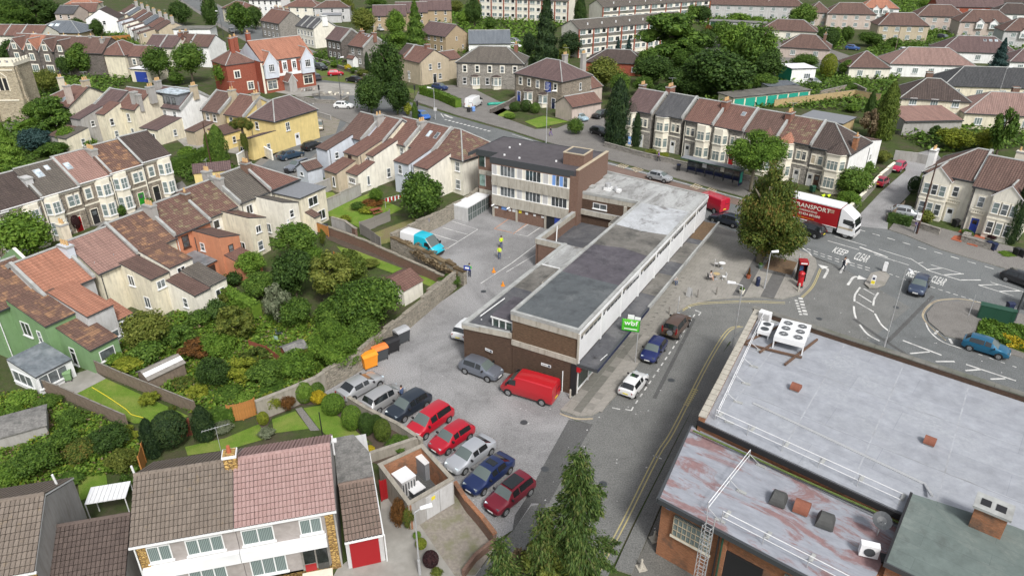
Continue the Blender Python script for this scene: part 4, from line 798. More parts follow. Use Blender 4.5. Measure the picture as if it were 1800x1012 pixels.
def van(label,rear,front,c=(.6,.02,.03),z=.9,L=5.2,W=1.95,H=2.25,group=None,name='van',cat='van',cab=None,small=False,metal=0.0,split=None):
 a,b=G(rear,z),G(front,z);mid=(a+b)/2;rz=math.atan2(b.y-a.y,b.x-a.x)
 t=thing(name,label,cat,(mid.x,mid.y,ROADZ),rz,group);hw=W/2
 st=[(-L/2,.40,1.25,H-.12),(-L/2+.06,.32,1.3,H-.02),(-L*.1,.30,1.3,H),(L*.17,.30,1.3,H-.02),(L*.22,.30,1.28,H-.10),(L*.38,.30,1.20,1.30),(L*.47,.32,.95,1.02),(L*.5,.42,.70,.74)]
 b_=MB();pm=paint(c,metal);P=[]
 for i,(x,zl,zm,zt) in enumerate(st):
  w=hw*(.86 if i==len(st)-1 else .95 if i==len(st)-2 else 1);tw=w*(.86 if zt>1.5 else .88)
  half=[(w*.9,zl),(w,zl+.15),(w,zm),(tw+.02,zt-.1),(tw-.08,zt-.01),(0,zt+.03)]
  P.append([(x,-y,q) for y,q in half]+[(x,y,q) for y,q in half[-2::-1]])
 m=len(P[0]);g=MB()
 for i in range(len(P)-1):
  for j in range(m-1):
   q=[P[i][j],P[i+1][j],P[i+1][j+1],P[i][j+1]];jj=min(j,m-2-j)
   if i==4 and jj>=3:g.face(q,'cglass_l')
   else:b_.face(q,(split[1] if split and i>=2 else pm))
 b_.face(P[0],pm);b_.face(P[-1][::-1],pm if not split else split[1]);b_.face([p[0] for p in P][::-1]+[p[-1] for p in P],'black')
 me=b_.mesh('body',True);bm=bmesh.new();bm.from_mesh(me);bmesh.ops.remove_doubles(bm,verts=bm.verts,dist=.0005);bmesh.ops.recalc_face_normals(bm,faces=bm.faces);bm.to_mesh(me);bm.free();sharp(me,35)
 link('body',me,t);g.bd('windscreen',t)
 for s in (-1,1):
  w=MB();y=s*(hw+.006);x0,x1=L*.19,L*.34
  pts=[(x0,y,1.32),(x1+.25,y,1.24),(x1-.18,y*.93,1.75),(x0,y*.915,1.88)];w.face(pts if s<0 else pts[::-1],'cglass');w.bd('side_window',t)
  for x in (-L*.5+.95,L*.5-.85):
   if ('varch',) not in WIN:WIN[('varch',)]=MB().tb((0,0,0),(0,.05,0),.40,'black',12).mesh('wheel_arch')
   link('wheel_arch',WIN[('varch',)],t,(x,s*(hw-.022)-.025,.36));wheel(t,x,s*(hw+.015),.34,s)
  MB().bx(L/2-.22,L/2-.02,s*(hw-.32)-.17,s*(hw-.32)+.17,.72,.92,'glass_r').bd('headlight',t)
  MB().bx(-L/2-.02,-L/2+.02,s*(hw-.09)-.05,s*(hw-.09)+.05,.8,1.3,'redt').bd('tail_light',t)
  MB().bx(L*.34,L*.34+.12,s*(hw+.14)-.1,s*(hw+.14)+.1,1.25,1.5,'black').bd('mirror',t)
 MB().bx(L/2-.3,L/2+.02,-hw*.84,hw*.84,.34,.56,'black').bd('bumper',t)
 MB().bx(-L/2-.03,-L/2-.005,-.27,.27,.62,.74,'yel').bd('number_plate',t)
 if not small:MB().bx(-L/2-.012,-L/2,-.012,.012,.5,H-.25,'black').bx(-L/2-.012,-L/2,-.8,-.1,1.35,1.42,'black').bd('door_gap',t)
 return t

#people
def person(label,px,rz,pose='walk',top='suit',legs='suit',hair='hair',H=1.75,z=None,vest=None,group=None):
 """px = photo pixel of the feet (or seat foot)"""
 p=G(px);zz=ROADZ if z is None else z
 t=thing('person',label,'person',(p.x,p.y,zz),rz,group)
 J={'pel':(0,0,.95),'ch':(.03,0,1.30),'nk':(.04,0,1.48),'hd':(.06,0,1.62),'tp':(.06,0,1.73)}
 if pose=='walk':leg=[((.0,.09,.90),(.22,.09,.52),(.10,.09,.08),(.28,.09,.03)),((0,-.09,.90),(-.04,-.09,.48),(-.34,-.09,.12),(-.20,-.09,.03))];arm=[((.02,.19,1.40),(-.12,.23,1.14),(.02,.24,.92)),((.02,-.19,1.40),(.12,-.22,1.15),(.34,-.20,1.02))]
 elif pose=='stand':leg=[((0,.09,.90),(.02,.10,.50),(0,.10,.07),(.17,.12,.03)),((0,-.09,.90),(.02,-.10,.50),(0,-.10,.07),(.17,-.12,.03))];arm=[((.02,.19,1.40),(.0,.24,1.13),(.16,.20,.98)),((.02,-.19,1.40),(.02,-.24,1.13),(.18,-.16,1.0))]
 else:
  J={'pel':(0,0,.52),'ch':(.06,0,.88),'nk':(.12,0,1.06),'hd':(.16,0,1.19),'tp':(.17,0,1.30)}
  leg=[((.05,.09,.50),(.44,.12,.50),(.42,.12,.08),(.58,.12,.03)),((.05,-.09,.50),(.44,-.12,.50),(.46,-.12,.08),(.62,-.12,.03))];arm=[((.09,.19,.98),(.16,.25,.73),(.38,.16,.72)),((.09,-.19,.98),(.16,-.25,.73),(.38,-.16,.72))]
 V=[];E=[];Rr=[]
 def add(p_,r):V.append(p_);Rr.append(r);return len(V)-1
 a=add(J['pel'],.145);b=add(J['ch'],.155);c=add(J['nk'],.06);d=add(J['hd'],.10);e=add(J['tp'],.075);E+=[(a,b),(b,c),(c,d),(d,e)]
 for L in leg:
  i=a
  for q,r in zip(L,(.098,.068,.045,.04)):k=add(q,r);E.append((i,k));i=k
 for A in arm:
  i=b
  for q,r in zip(A,(.062,.045,.034)):k=add(q,r);E.append((i,k));i=k
  dr=Vector(A[2])-Vector(A[1]);k=add(tuple(Vector(A[2])+dr.normalized()*.09),.032);E.append((i,k))
 me=bpy.data.meshes.new('body');me.from_pydata(V,E,[]);o=bpy.data.objects.new('tmp',me);COL.objects.link(o)
 o.modifiers.new('s','SKIN');sm=o.modifiers.new('u','SUBSURF');sm.levels=1
 for i,r in enumerate(Rr):me.skin_vertices[0].data[i].radius=(r,r*(1.25 if i==1 else 1))
 me.skin_vertices[0].data[0].use_root=True
 dg=bpy.context.evaluated_depsgraph_get();m2=bpy.data.meshes.new_from_object(o.evaluated_get(dg));bpy.data.objects.remove(o)
 m2.name='body';m2.materials.clear()
 for q in (legs,top,'skin','black'):m2.materials.append(M(q))
 pz,cz=J['pel'][2],J['nk'][2]
 hands=[Vector(A[2]) for A in arm]
 for f in m2.polygons:
  c_=f.center;f.use_smooth=True
  f.material_index=2 if c_.z>cz-.03 or any((c_-h).length<.12 for h in hands) else 3 if c_.z<.09 else 1 if c_.z>pz+.03 and (pose!='sit' or c_.x<.5) else 0
 link('body',m2,t)
 bm=bmesh.new();bmesh.ops.create_icosphere(bm,subdivisions=2,radius=.118);hm=bpy.data.meshes.new('hair')
 for v in bm.verts:
  if v.co.z<-.02 and v.co.x>0:v.co*=.8
 bm.to_mesh(hm);bm.free();hm.materials.append(M(hair));h=Vector(J['hd']);link('hair',hm,t,(h.x-.015,0,h.z+.045))
 f=MB();hx=h.x;f.bx(hx+.09,hx+.125,-.015,.015,h.z-.03,h.z+.01,'skin')
 for s in (-1,1):f.bx(hx+.088,hx+.104,s*.035-.01,s*.035+.01,h.z+.012,h.z+.026,'black');f.bx(hx-.02,hx+.02,s*.10-.012,s*.10+.012,h.z-.03,h.z+.03,'skin')
 f.bx(hx+.09,hx+.10,-.025,.025,h.z-.065,h.z-.055,'redd');f.bd('face',t)
 t.scale=(H/1.75,)*3
 return t

#street furniture
def lamppost(label,px,h=8.5,head=(1,0),arm=1.2,m='galv',name='street_lamp',hm='whitep',group=None):
 p=G(px);t=thing(name,label,'street lamp',(p.x,p.y,0),math.atan2(head[1],head[0]),group)
 MB().tb((0,0,0),(0,0,1.3),.10,m,8).tb((0,0,1.3),(0,0,h-.2),.06,m,8,.045).tb((0,0,h-.2),(arm*.7,0,h+.05),.04,m,6).bd('pole',t)
 b=MB();b.tb((arm*.6,0,h+.04),(arm*.6+.75,0,h+.1),.12,hm,8,.16);b.bd('lamp_head',t)
 return t
def bollard(label,px,h=1.0,m='wood_g',r=.09,name='bollard',z=0.1,group=None,cat='bollard'):
 p=G(px);t=thing(name,label,cat,(p.x,p.y,z),0,group)
 MB().tb((0,0,0),(0,0,h*.86),r,m,8,r*.92).bd('post',t);MB().tb((0,0,h*.86),(0,0,h),r*1.1,m,8,r*.6).bd('cap',t);return t
def bin_(label,px,w,d,h,rz,m,lid,name='wheelie_bin',cat='bin',group=None,dome=True,z=0.01):
 p=G(px);t=thing(name,label,cat,(p.x,p.y,z),rz,group);b=MB()
 a,c=w/2,d/2;k=.88;zz=.16
 q=[(-a*k,-c*k,zz),(a*k,-c*k,zz),(a*k,c*k,zz),(-a*k,c*k,zz)];Q=[(-a,-c,h*.82),(a,-c,h*.82),(a,c,h*.82),(-a,c,h*.82)]
 for i in range(4):j=(i+1)% 4;b.face([q[i],q[j],Q[j],Q[i]],m)
 b.face(q[::-1],m);b.face(Q,m);b.bx(-a-.03,a+.03,-c-.03,c+.03,h*.80,h*.84,m)
 b.bd('body',t)
 l=MB();zt=h*.845;pr=[(-c-.04,zt),(c+.04,zt),(c+.04,zt+.05),(c*.4,h),(-c*.5,h*.99),(-c-.04,zt+.05)]
 A=[(-a-.04,y,zz2) for y,zz2 in pr];B=[(a+.04,y,zz2) for y,zz2 in pr];n=len(pr)
 l.face(A[::-1],lid);l.face(B,lid)
 for i in range(n):l.face([A[i],A[(i+1)% n],B[(i+1)% n],B[i]],lid)
 l.bd('lid',t)
 for x in (-a*.8,a*.8):
  for y in (-c*.8,c*.8):MB().tb((x-.03,y,.09),(x+.03,y,.09),.09,'tyre',8).tb((x,y,.09),(x,y,.2),.02,'dgrey',5).bd('wheel',t)
 return t
def fence(label,px,h=1.7,m='wood',pw=1.8,boards=True,post='wood',name='fence',cat='fence',bw=.15,cap=True,lean=.01,z=0,group=None,rail=False):
 """boards (or whole panels) between posts along ground pixels"""
 P=[G(p).xy for p in px];c=P[0];t=thing(name,label,cat,(c.x,c.y,z),0,group);me={}
 pm=MB().bx(-.05,.05,-.05,.05,0,h+.08,post).mesh('post')
 for i in range(len(P)-1):
  a,e=P[i]-c,P[i+1]-c;L=(e-a).length;rz=math.atan2(e.y-a.y,e.x-a.x);d=(e-a)/L
  n=max(1,round(L/pw));w=L/n
  gz=lambda v:GZ(c.y+v.y)-GZ(c.y)
  for k in range(n+1):link('post',pm,t,(*(a+d*(k*w)),gz(a+d*(k*w))),rz)
  for k in range(n):
   if boards:
    nb=max(2,round((w-.1)/bw));ww=(w-.1)/nb;key=(round(ww,3),)
    if key not in me:me[key]=MB().bx(0,ww-.012,-.012,.012,.06,h,m).mesh('board')
    for q in range(nb):link('board',me[key],t,(*(a+d*(k*w+.05+q*ww)),random.uniform(-.02,.02)+gz(a+d*(k*w))),rz+random.uniform(-.02,.02))
   else:
    key=('p',round(w,2))
    if key not in me:
     b=MB();x=0
     while x<w-.1:
      x2=min(x+.12,w-.1);b.bx(x,x2-.01,-.02+.012*(int(x*10)% 2),.01+.012*(int(x*10)% 2),.05,h,m);x=x2
     b.bx(0,w-.1,-.035,-.02,.3,.38,m);b.bx(0,w-.1,-.035,-.02,h-.3,h-.22,m)
     if cap:b.bx(-.02,w-.08,-.05,.05,h,h+.05,'wood_g')
     me[key]=b.mesh('fence_panel')
    link('fence_panel',me[key],t,(*(a+d*(k*w+.05)),gz(a+d*(k*w))),rz+random.uniform(-lean,lean))
 return t
def wall(label,px,h=1.8,th=.35,m='walling',cap='flash',name='boundary_wall',cat='wall',group=None,z0=0,hs=None,rough=.0):
 P=[G(p).xy for p in px];c=P[0];t=thing(name,label,cat,(c.x,c.y,z0),0,group);b=MB();k=MB()
 for i in range(len(P)-1):
  a,e=P[i]-c,P[i+1]-c;L=(e-a).length;d=(e-a)/L;n=Vector((-d.y,d.x));ha,hb=(hs[i],hs[i+1]) if hs else (h,h)
  s=max(1,int(L/1.2)) if rough else max(1,int(L/2.5)) if abs(GZ(P[i].y)-GZ(P[i+1].y))>.05 else 1
  for j in range(s):
   zl=GZ(c.y+a.y+(e.y-a.y)*(j+.5)/s)-GZ(c.y)
   p,q=a+d*(L*j/s),a+d*(L*(j+1)/s+.02);h0=ha+(hb-ha)*(j+.5)/s+random.uniform(-rough,rough)+zl
   b.pm([tuple(p-n*th/2),tuple(q-n*th/2),tuple(q+n*th/2),tuple(p+n*th/2)],zl-.3,h0,m)
   if cap:k.pm([tuple(p-n*(th/2+.04)),tuple(q-n*(th/2+.04)),tuple(q+n*(th/2+.04)),tuple(p+n*(th/2+.04))],h0+.002,h0+.09+random.uniform(0,rough),cap)
 b.bd('wall',t)
 if cap:k.bd('coping',t)
 return t
def text(s,par,size,m,loc,rot,name='lettering',ext=.01,align='CENTER',sx=1.0):
 cu=bpy.data.curves.new(name,'FONT');cu.body=s;cu.size=size;cu.extrude=ext;cu.align_x=align;cu.align_y='CENTER';cu.space_character=1.05;cu.offset=size*.012
 o=bpy.data.objects.new('tmp',cu);COL.objects.link(o);me=bpy.data.meshes.new_from_object(o.evaluated_get(bpy.context.evaluated_depsgraph_get()));bpy.data.objects.remove(o)
 me.name=name;me.materials.clear();me.materials.append(M(m));o=link(name,me,par,loc);o.rotation_euler=rot;o.scale=(sx,1,1);return o
ROADZ=0.012

#the setting
BA=R(60.1);BO=Vector((5.7,52.0));BC,BS=math.cos(BA),math.sin(BA)
def U(u,v,z=None):
 p=(BO.x+u*BC-v*BS,BO.y+u*BS+v*BC);return p if z is None else (*p,z)
def frame(name,label,cat,u=0,v=0,z=0,rz=0,group=None):
 p=U(u,v);t=thing(name,label,cat,(*p,0),BA+rz,group);t.location.z=z;return t
b=MB()
for x in range(-10,10):
 for y in range(-1,14):b.face([(x*60,y*60+2,-.05),(x*60+60,y*60+2,-.05),(x*60+60,y*60+62,-.05),(x*60,y*60+62,-.05)],'ground')
struct(link('ground',drape(b.mesh('ground'))),'soil and rough grass under the gardens')
sheet('car_park',[(845,350),(700,424),(800,478),(818,500),(775,530),(725,570),(635,648),(566,688),(605,706),(712,762),(742,787),(797,847),(800,862),(868,952),(905,928),(934,888),(962,886),(1040,748),(1000,735),(985,722),(1012,700),(880,600),(1010,420),(985,380)],-.012,'carpark',label='worn pale tarmac of the car park')
NK=[(560,118),(600,134),(660,160),(727,182),(800,205),(900,233),(965,254),(1065,283),(1140,303),(1310,350),(1400,374),(1470,394),(1559,403),(1590,413),(1650,437),(1775,474),(1900,508),(2100,570)]
KERB=[(985,721),(1012,731),(1040,731),(1062,718),(1087,691),(1125,636),(1162,584),(1187,551),(1212,536),(1250,527),(1290,524),(1330,523),(1375,526),(1405,518),(1422,500),(1436,470),(1434,456),(1420,446),(1380,433),(1300,413),(1262,397)]
sheet('road',[(540,122)]+NK+[(2150,760),(1310,600),(1250,600),(1300,560),(1262,397),(1180,372),(1060,332),(960,300),(860,262),(760,222),(700,203),(640,195),(560,178),(535,160)],-.004,'road',label='main road and its junction')
sheet('side_street',[(1262,397)]+KERB[::-1]+[(1000,735),(1040,745),(962,886),(935,900),(900,1100),(1010,1120),(1075,1000),(1112,922),(1195,760),(1250,655),(1287,592),(1330,560),(1500,620),(1600,540),(1480,470)],.000,'street',label='side street past the shops')
sheet('side_street',[(905,928),(935,888),(965,884),(1000,800),(960,1000),(900,1120),(780,1120),(835,1012),(872,962)],-.002,'street')
sheet('pavement_patch',[(1000,737),(1042,745),(965,884),(934,884),(900,936),(905,905),(925,875),(965,800)],.004,'pave_dark')
def far_road(label,px,w,m='road',kw=1.6):
 ribbon('pavement',spline(px),w+2*kw,.0,'pave');ribbon('road',spline(px),w,.008,m,label)
far_road('street climbing away past the red pub',[(650,172),(590,140),(540,108),(480,76),(430,52),(385,26),(350,6),(320,-14)],10)
far_road('lane between the yellow house and the white terrace',[(598,196),(565,232),(530,262),(490,296),(455,318)],6.5)
far_road('residential road among the bungalows',[(1390,128),(1480,112),(1560,112),(1620,90),(1700,70),(1800,62)],6)
far_road('access lane behind the pub',[(600,196),(540,190),(480,186),(400,180)],7)
sheet('lane',[(1470,394),(1512,376),(1548,338),(1592,300),(1588,275),(1640,262),(1660,285),(1622,300),(1600,340),(1562,380),(1560,403)],.004,'carpark',label='stony lane beside the white end house')
sheet('pavement',[(727,178),(800,202),(900,230),(965,251),(1065,280),(1140,300),(1310,347),(1400,371),(1468,392),(1500,372),(1440,345),(1318,318),(1290,300),(1190,288),(1140,270),(1060,250),(1010,225),(940,228),(860,198),(790,180),(735,162)],.10,'pave',.13,label='far pavement of the main road')
sheet('pavement',[(1562,404),(1592,414),(1650,438),(1775,475),(1900,509),(2000,500),(1800,440),(1640,398),(1600,390),(1575,388)],.10,'pave',.13,label='pavement before the white pair of houses')
pv=sheet('pavement',KERB+[(1244,400),(1015,690),(1000,706)],.10,'slab_l',.13,label='paved forecourt of the shops')
sheet('pavement',spline([(1300,586),(1277,612),(1247,660),(1197,760),(1116,922),(1080,1000)],3)+[(1110,1010),(1165,880),(1232,730),(1330,560)],.09,'street',.12,label='narrow pavement along the grey roofed building')
isl=[(1642,536),(1660,530),(1700,530),(1760,545),(1830,560),(1900,590),(1900,660),(1800,630),(1760,618),(1700,600),(1660,590),(1632,566),(1628,552)]
sheet('pavement',isl,.10,'pave',.13,label='tongue of pavement between the two roads')
sheet('verge',[(1720,566),(1750,556),(1830,590),(1900,620),(1900,650),(1800,622),(1755,605),(1712,590)],.11,'rough')
sheet('pavement',[(700,200),(640,192),(560,175),(545,190),(600,212),(640,230),(700,228),(860,270),(960,300),(960,290),(820,240)],.10,'pave',.13)
sheet('forecourt',[(670,935),(592,1000),(540,1100),(900,1100),(850,1000),(728,915),(735,880),(700,860),(668,850)],-.008,'concrete',label='concrete drive before the red garage')
sheet('forecourt',[(1110,1010),(1165,885),(1330,990),(1500,1100),(1060,1100)],.0,'yard',label='tarmac yard beside the brick building')
sheet('gravel_plot',[(728,908),(797,866),(870,962),(835,1010),(800,1012)],.0,'gravelly',label='stony plot behind the low brick wall')
sheet('drive',[(955,235),(1040,262),(1090,262),(1080,235),(1050,190),(1000,190),(1005,215)],.02,'pave')
sheet('drive',[(755,165),(870,205),(900,190),(820,150),(760,150)],.02,'pave')
sheet('drive',[(530,170),(640,168),(640,150),(560,145),(470,160)],.02,'concrete')
sheet('drive',[(538,248),(590,235),(600,205),(560,200),(540,215)],.012,'gravelly')
def usheet(name,q,z,m):return sheet(name,None,z,m,pts=[U(*p) for p in q])
usheet('paving_band',[(25.3,-8.6),(38.5,-8.6),(38.5,-7.4),(25.0,-7.4)],.104,'slab_d')
usheet('paving_band',[(26.6,-11.6),(33.2,-11.6),(33.2,-10.2),(26.2,-10.2)],.104,'slab_d')
usheet('paving_band',[(32.2,-12.4),(34.6,-12.4),(34.6,-8.7),(32.2,-8.7)],.104,'slab_d')
usheet('paving_band',[(33.0,-9.0),(36.6,-9.0),(36.6,-12.2),(33.0,-12.2)],.108,'leafc')
usheet('paving_band',[(39.6,-1.0),(39.6,-12.9),(41.2,-4.2),(41.6,-1.0)],.104,'pave')
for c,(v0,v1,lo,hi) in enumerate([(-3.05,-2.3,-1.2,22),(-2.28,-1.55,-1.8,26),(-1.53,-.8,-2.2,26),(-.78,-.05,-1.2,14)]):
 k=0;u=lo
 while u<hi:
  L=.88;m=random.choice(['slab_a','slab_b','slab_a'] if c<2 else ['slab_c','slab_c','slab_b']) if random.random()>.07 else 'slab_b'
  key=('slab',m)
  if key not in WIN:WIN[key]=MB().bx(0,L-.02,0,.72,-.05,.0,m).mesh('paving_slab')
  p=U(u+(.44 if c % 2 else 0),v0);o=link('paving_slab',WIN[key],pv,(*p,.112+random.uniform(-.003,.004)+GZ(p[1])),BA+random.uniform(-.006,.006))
  u+=L

#road paint
def line(px,w=.12,m='paint',z=.006,n=1):return ribbon('road_marking',spline(px,n) if n>1 else px,w,z,m)
def dash(a,b,n,duty=.5,w=.12,m='paint',z=.006):
 A,B=G(a).xy,G(b).xy;mb=MB();d=(B-A);L=d.length;d /= L;q=Vector((-d.y,d.x))*(w/2)
 for i in range(n):
  s,e=L*i/n,L*(i+duty)/n;p,r=A+d*s,A+d*e
  mb.face([(*(p-q),z),(*(r-q),z),(*(r+q),z),(*(p+q),z)],m)
 return struct(link('road_marking',drape(mb.mesh('road_marking'))))
dash((1508,403),(1762,477),9,.5,.16)
line([(1466,415),(1523,432)]);line([(1455,423),(1510,439)])
line([(1511,434),(1560,452)],.3);line([(1545,438),(1600,455)]);line([(1537,447),(1598,466)])
line([(1600,454),(1634,476),(1690,493)],.14);line([(1613,463),(1623,461)]);line([(1636,465),(1694,482)]);line([(1628,474),(1657,471)],.18);line([(1660,483),(1694,481)],.18);line([(1690,492),(1724,492)],.2)
line([(1720,501),(1782,520)]);line([(1742,496),(1800,513)]);line([(1720,501),(1757,500)],.18);line([(1757,512),(1795,511)],.18)
for dy in (0,4.2):
 dash((1418,437+dy),(1480,458+dy),5,.6,.14);dash((1494,461+dy),(1534,473+dy),3,.65,.14)
dash((1563,481),(1610,498),4,.55);dash((1636,504),(1745,538),8,.6)
line(spline([(1408,435),(1421,443),(1429,453)],4),.16)
def arrow(px,w=.28):
 line(px,w)
 a,b=G(px[-2]).xy,G(px[-1]).xy;d=(b-a).normalized();q=Vector((-d.y,d.x))
 mb=MB();mb.face([(*(b-q*.55),.007),(*(b+d*1.1),.007),(*(b+q*.55),.007)],'paint');struct(link('road_marking',drape(mb.mesh('road_marking'))))
arrow([(1448,489),(1455,476),(1455,473),(1451,471)]);arrow([(1490,501),(1499,488),(1504,486),(1508,487)]);arrow([(1477,480),(1487,463),(1488,461)],.25)
line(spline([(1512,505),(1503,518),(1502,530)],4),.2);line(spline([(1544,514),(1537,525),(1535,537)],4),.2)
line([(1518,507),(1537,518)],.16);line([(1509,517),(1532,531)],.16);line([(1505,530),(1536,548)],.16)
line(spline([(1501,538),(1502,550),(1505,560)],4),.2);line(spline([(1538,551),(1549,570),(1563,582)],4),.2);line(spline([(1511,570),(1525,587),(1546,599)],4),.2)
dash((1407,523),(1417,556),6,.55,.45);dash((1399,527),(1409,556),6,.5,.3)
line([(1587,598),(1655,624)],.2);line([(1600,621),(1634,618)],.2);line([(1645,635),(1678,635)],.22);line([(1698,640),(1786,669)],.2);line([(1697,651),(1724,649)],.2);line([(1741,666),(1767,665)],.2)
line(spline([(1627,567),(1636,584),(1660,602),(1708,617)],5),.14);line([(1643,587),(1648,581)],.25);line([(1669,595),(1674,604)],.25);dash((1720,622),(1800,650),4,.35)
line([(1076,716),(1090,719)]);line([(1099,719),(1110,721),(1113,715)],.13)
dash((1117,709),(1224,548),16,.5,.13);line([(1206,537),(1214,541)],.13);line([(1222,545),(1232,549),(1228,554)],.13)
for o in (0,.28):
 P=[G(p).xy for p in spline([(1306,574),(1290,577),(1278,587),(1262,611),(1237,656),(1185,759),(1157,804),(1100,919),(1062,989),(1050,1012)],4)]
 ribbon('road_marking',None,.10,.006,'paint_y',pts=[p+Vector((-o*.86,o*.5)) for p in P])
line([(1148,800),(1163,806)],.12);dash((1206,712),(1224,682),9,.45,.5,'paint_y',.007)
for o in (.35,.62):
 ribbon('road_marking',None,.09,.006,'paint_c',pts=[G(p).xy+Vector(((.35 if False else 0),0)) for p in spline([(984+o*0,725+o*3),(1012,733+o*5),(1042,733+o*5)],4)])
 ribbon('road_marking',None,.09,.006,'paint_y',pts=[G((p[0],p[1]+o*9)).xy for p in spline([(1200,541),(1225,530),(1290,526),(1340,526),(1380,528)],4)])
 ribbon('road_marking',None,.09,.006,'paint_y',pts=[G((p[0]+o*9,p[1]+o*3)).xy for p in spline([(1405,521),(1424,502),(1438,471)],4)])
 ribbon('road_marking',None,.09,.006,'paint_c',pts=[G((p[0]-o*7,p[1]-o*5)).xy for p in spline([(1665,600),(1630,567),(1627,551),(1642,535),(1662,529),(1702,529),(1762,544)],5)])
sheet('bus_lane',[(1000,268),(1065,288),(1140,308),(1310,353),(1302,362),(1235,345),(1130,318),(1060,298),(992,277)],.006,'buslane',label='red surfaced bus lane')
line([(900,236),(965,257),(1065,286),(1140,306),(1310,351),(1395,375)],.14,z=.012)
for q in ([(1108,296),(1122,293),(1133,300),(1118,304)],[(1212,328),(1224,322),(1237,330),(1225,334)],[(1240,334),(1250,329),(1262,336),(1250,341)],[(1082,292),(1092,288),(1108,292),(1098,297)]):
 a,b_,c_,d_=[G(p) for p in q];m=(a+b_+c_+d_)/4
 for i in range(4):
  f0,f1=i/4,i/4+.13;p0,p1=a.lerp(d_,f0),a.lerp(d_,f1);r0,r1=b_.lerp(c_,f0),b_.lerp(c_,f1)
  mb=MB();mb.face([(v.x,v.y,.014) for v in (p0,p1,r1,r0)],'paint_c');struct(link('road_marking',drape(mb.mesh('road_marking'))))
dash((781,202),(795,208),1,1,.5);line([(775,200),(780,207),(795,205)],.2);dash((782,210),(865,232),12,.55,.5);line([(540,186),(552,182)],.3)
line([(576,139),(582,135),(590,137),(586,141),(577,140)],.35)
C1,C2=(757,412),(780,440)
line([(795,389),(840,403),(779,441)],.11,z=.0);line([(778,400),(822,412)],.11,z=.0);line([(760,411),(804,424)],.11,z=.0);line([(845,498),(900,462),(945,428)],.10,z=.0)
line([(905,409),(935,390)],.1,z=.0);line([(905,411),(927,415),(955,396)],.10,z=.0);line([(869,402),(898,382)],.1,'paint_o',z=.0);line([(902,411),(930,390)],.1,'paint_o',z=.0);line([(869,402),(900,409)],.1,'paint_o',z=.0);line([(766,430),(789,437)],.1,'paint_c',z=.0)
line([(890,478),(960,436)],.1,z=.0)
def roadtext(s,TL,TR,BR,BL):
 a,b_,c_,d_=[G(p) for p in (TL,TR,BR,BL)];o=text(s,None,1,'paint',(0,0,0),(0,0,0),'road_marking',0);me=o.data
 xs=[v.co.x for v in me.vertices];ys=[v.co.y for v in me.vertices];x0,x1,y0,y1=min(xs),max(xs),min(ys),max(ys)
 for v in me.vertices:
  f,g=(v.co.x-x0)/(x1-x0),(v.co.y-y0)/(y1-y0);q=d_.lerp(c_,f).lerp(a.lerp(b_,f),g);v.co=(q.x,q.y,GZ(q.y)+.008)
 struct(o)
roadtext('KEEP',(1470,434),(1493,441),(1485,450),(1462,443));roadtext('CLEAR',(1509,443),(1532,450),(1522,462),(1499,455))
roadtext('KEEP',(1600,473),(1625,481),(1613,491),(1592,484));roadtext('CLEAR',(1642,484),(1667,491),(1657,503),(1636,495))

#the shop block with the long flat roof
t=frame('shop_block','long two storey shop block with patchwork flat roof and white panelled side','shop building')
ZU,ZL=6.8,4.5
up=[(0,0),(38.1,0),(40.6,15.0),(31.4,15.0),(31.6,6.55),(0,6.55)]
low=[(-.7,11.4),(0,6.57),(20.3,6.57),(20.3,11.2)]
MB().pm(up,-.8,ZU-.9,'brick_u').bd('wall',t)
MB().pm(low,-.8,ZL-.5,'brick_d').bd('wall',t)
MB().bx(-.06,-.005,.02,6.5,-.8,3.3,'brick_d').bd('wall',t)
band=MB().bx(-.12,.0,-.03,6.58,3.32,3.85,'panelc');band.pm([(-.82,11.46),(-.12,6.58),(0,6.6),(-.66,11.46)],3.95,4.5,'panelc');band.bd('concrete_band',t)
MB().pm([(-.1,-.1),(38.25,-.1),(40.75,15.1),(31.3,15.1),(31.5,6.65),(-.1,6.65)],ZU-.92,ZU-.30,'panelc').bd('fascia',t)
MB().pm([(-.84,11.5),(-.1,6.6),(20.3,6.58),(20.3,11.3)],ZL-.5,ZL-.16,'panelc').bd('fascia',t)
for a,b_,m,c,dd in ((0,9.6,'felt_b',0,0),(9.6,17.2,'felt_p',0,.7),(17.2,23.6,'felt_n',.7,-.4),(23.6,31.6,'felt_w2',-.4,0)):
 MB().pm([(a+c*0,.12),(b_,.12),(b_+dd,3.2),(b_,6.4),(a,6.4),(a+c,3.2)],ZU-.30,ZU-.12,m).bd('roof',t)
MB().pm([(31.6,.12),(38.0,.12),(40.4,14.8),(31.6,14.8)],ZU-.30,ZU-.12,'felt_w').bd('roof',t)
cp=MB()
for a,b_,w in (((0,0),(38.1,0),.3),((38.1,0),(40.6,15),.3),((40.6,15),(31.4,15),.35),((31.4,15),(31.6,6.55),.35),((31.6,6.55),(0,6.55),.3),((0,6.55),(0,0),.3)):
 p,q=Vector(a),Vector(b_);d=(q-p).normalized();n=Vector((-d.y,d.x))*w
 cp.pm([tuple(p-n*.4-d*.1),tuple(q-n*.4+d*.1),tuple(q+n*.6),tuple(p+n*.6)],ZU-.30,ZU+.02+.004*len(cp.v)/8,'flash')
cp.bd('capping',t)
MB().pm([(-.5,11.1),(.2,6.6),(8.0,6.6),(8.0,11.1)],ZL-.16,ZL-.04,'felt_d').bd('roof',t)
MB().bx(8.0,14.2,6.6,11.1,ZL-.16,ZL-.045,'felt_n').bd('roof',t);MB().bx(14.2,20.2,6.6,11.1,ZL-.16,ZL-.04,'felt_w').bd('roof',t)
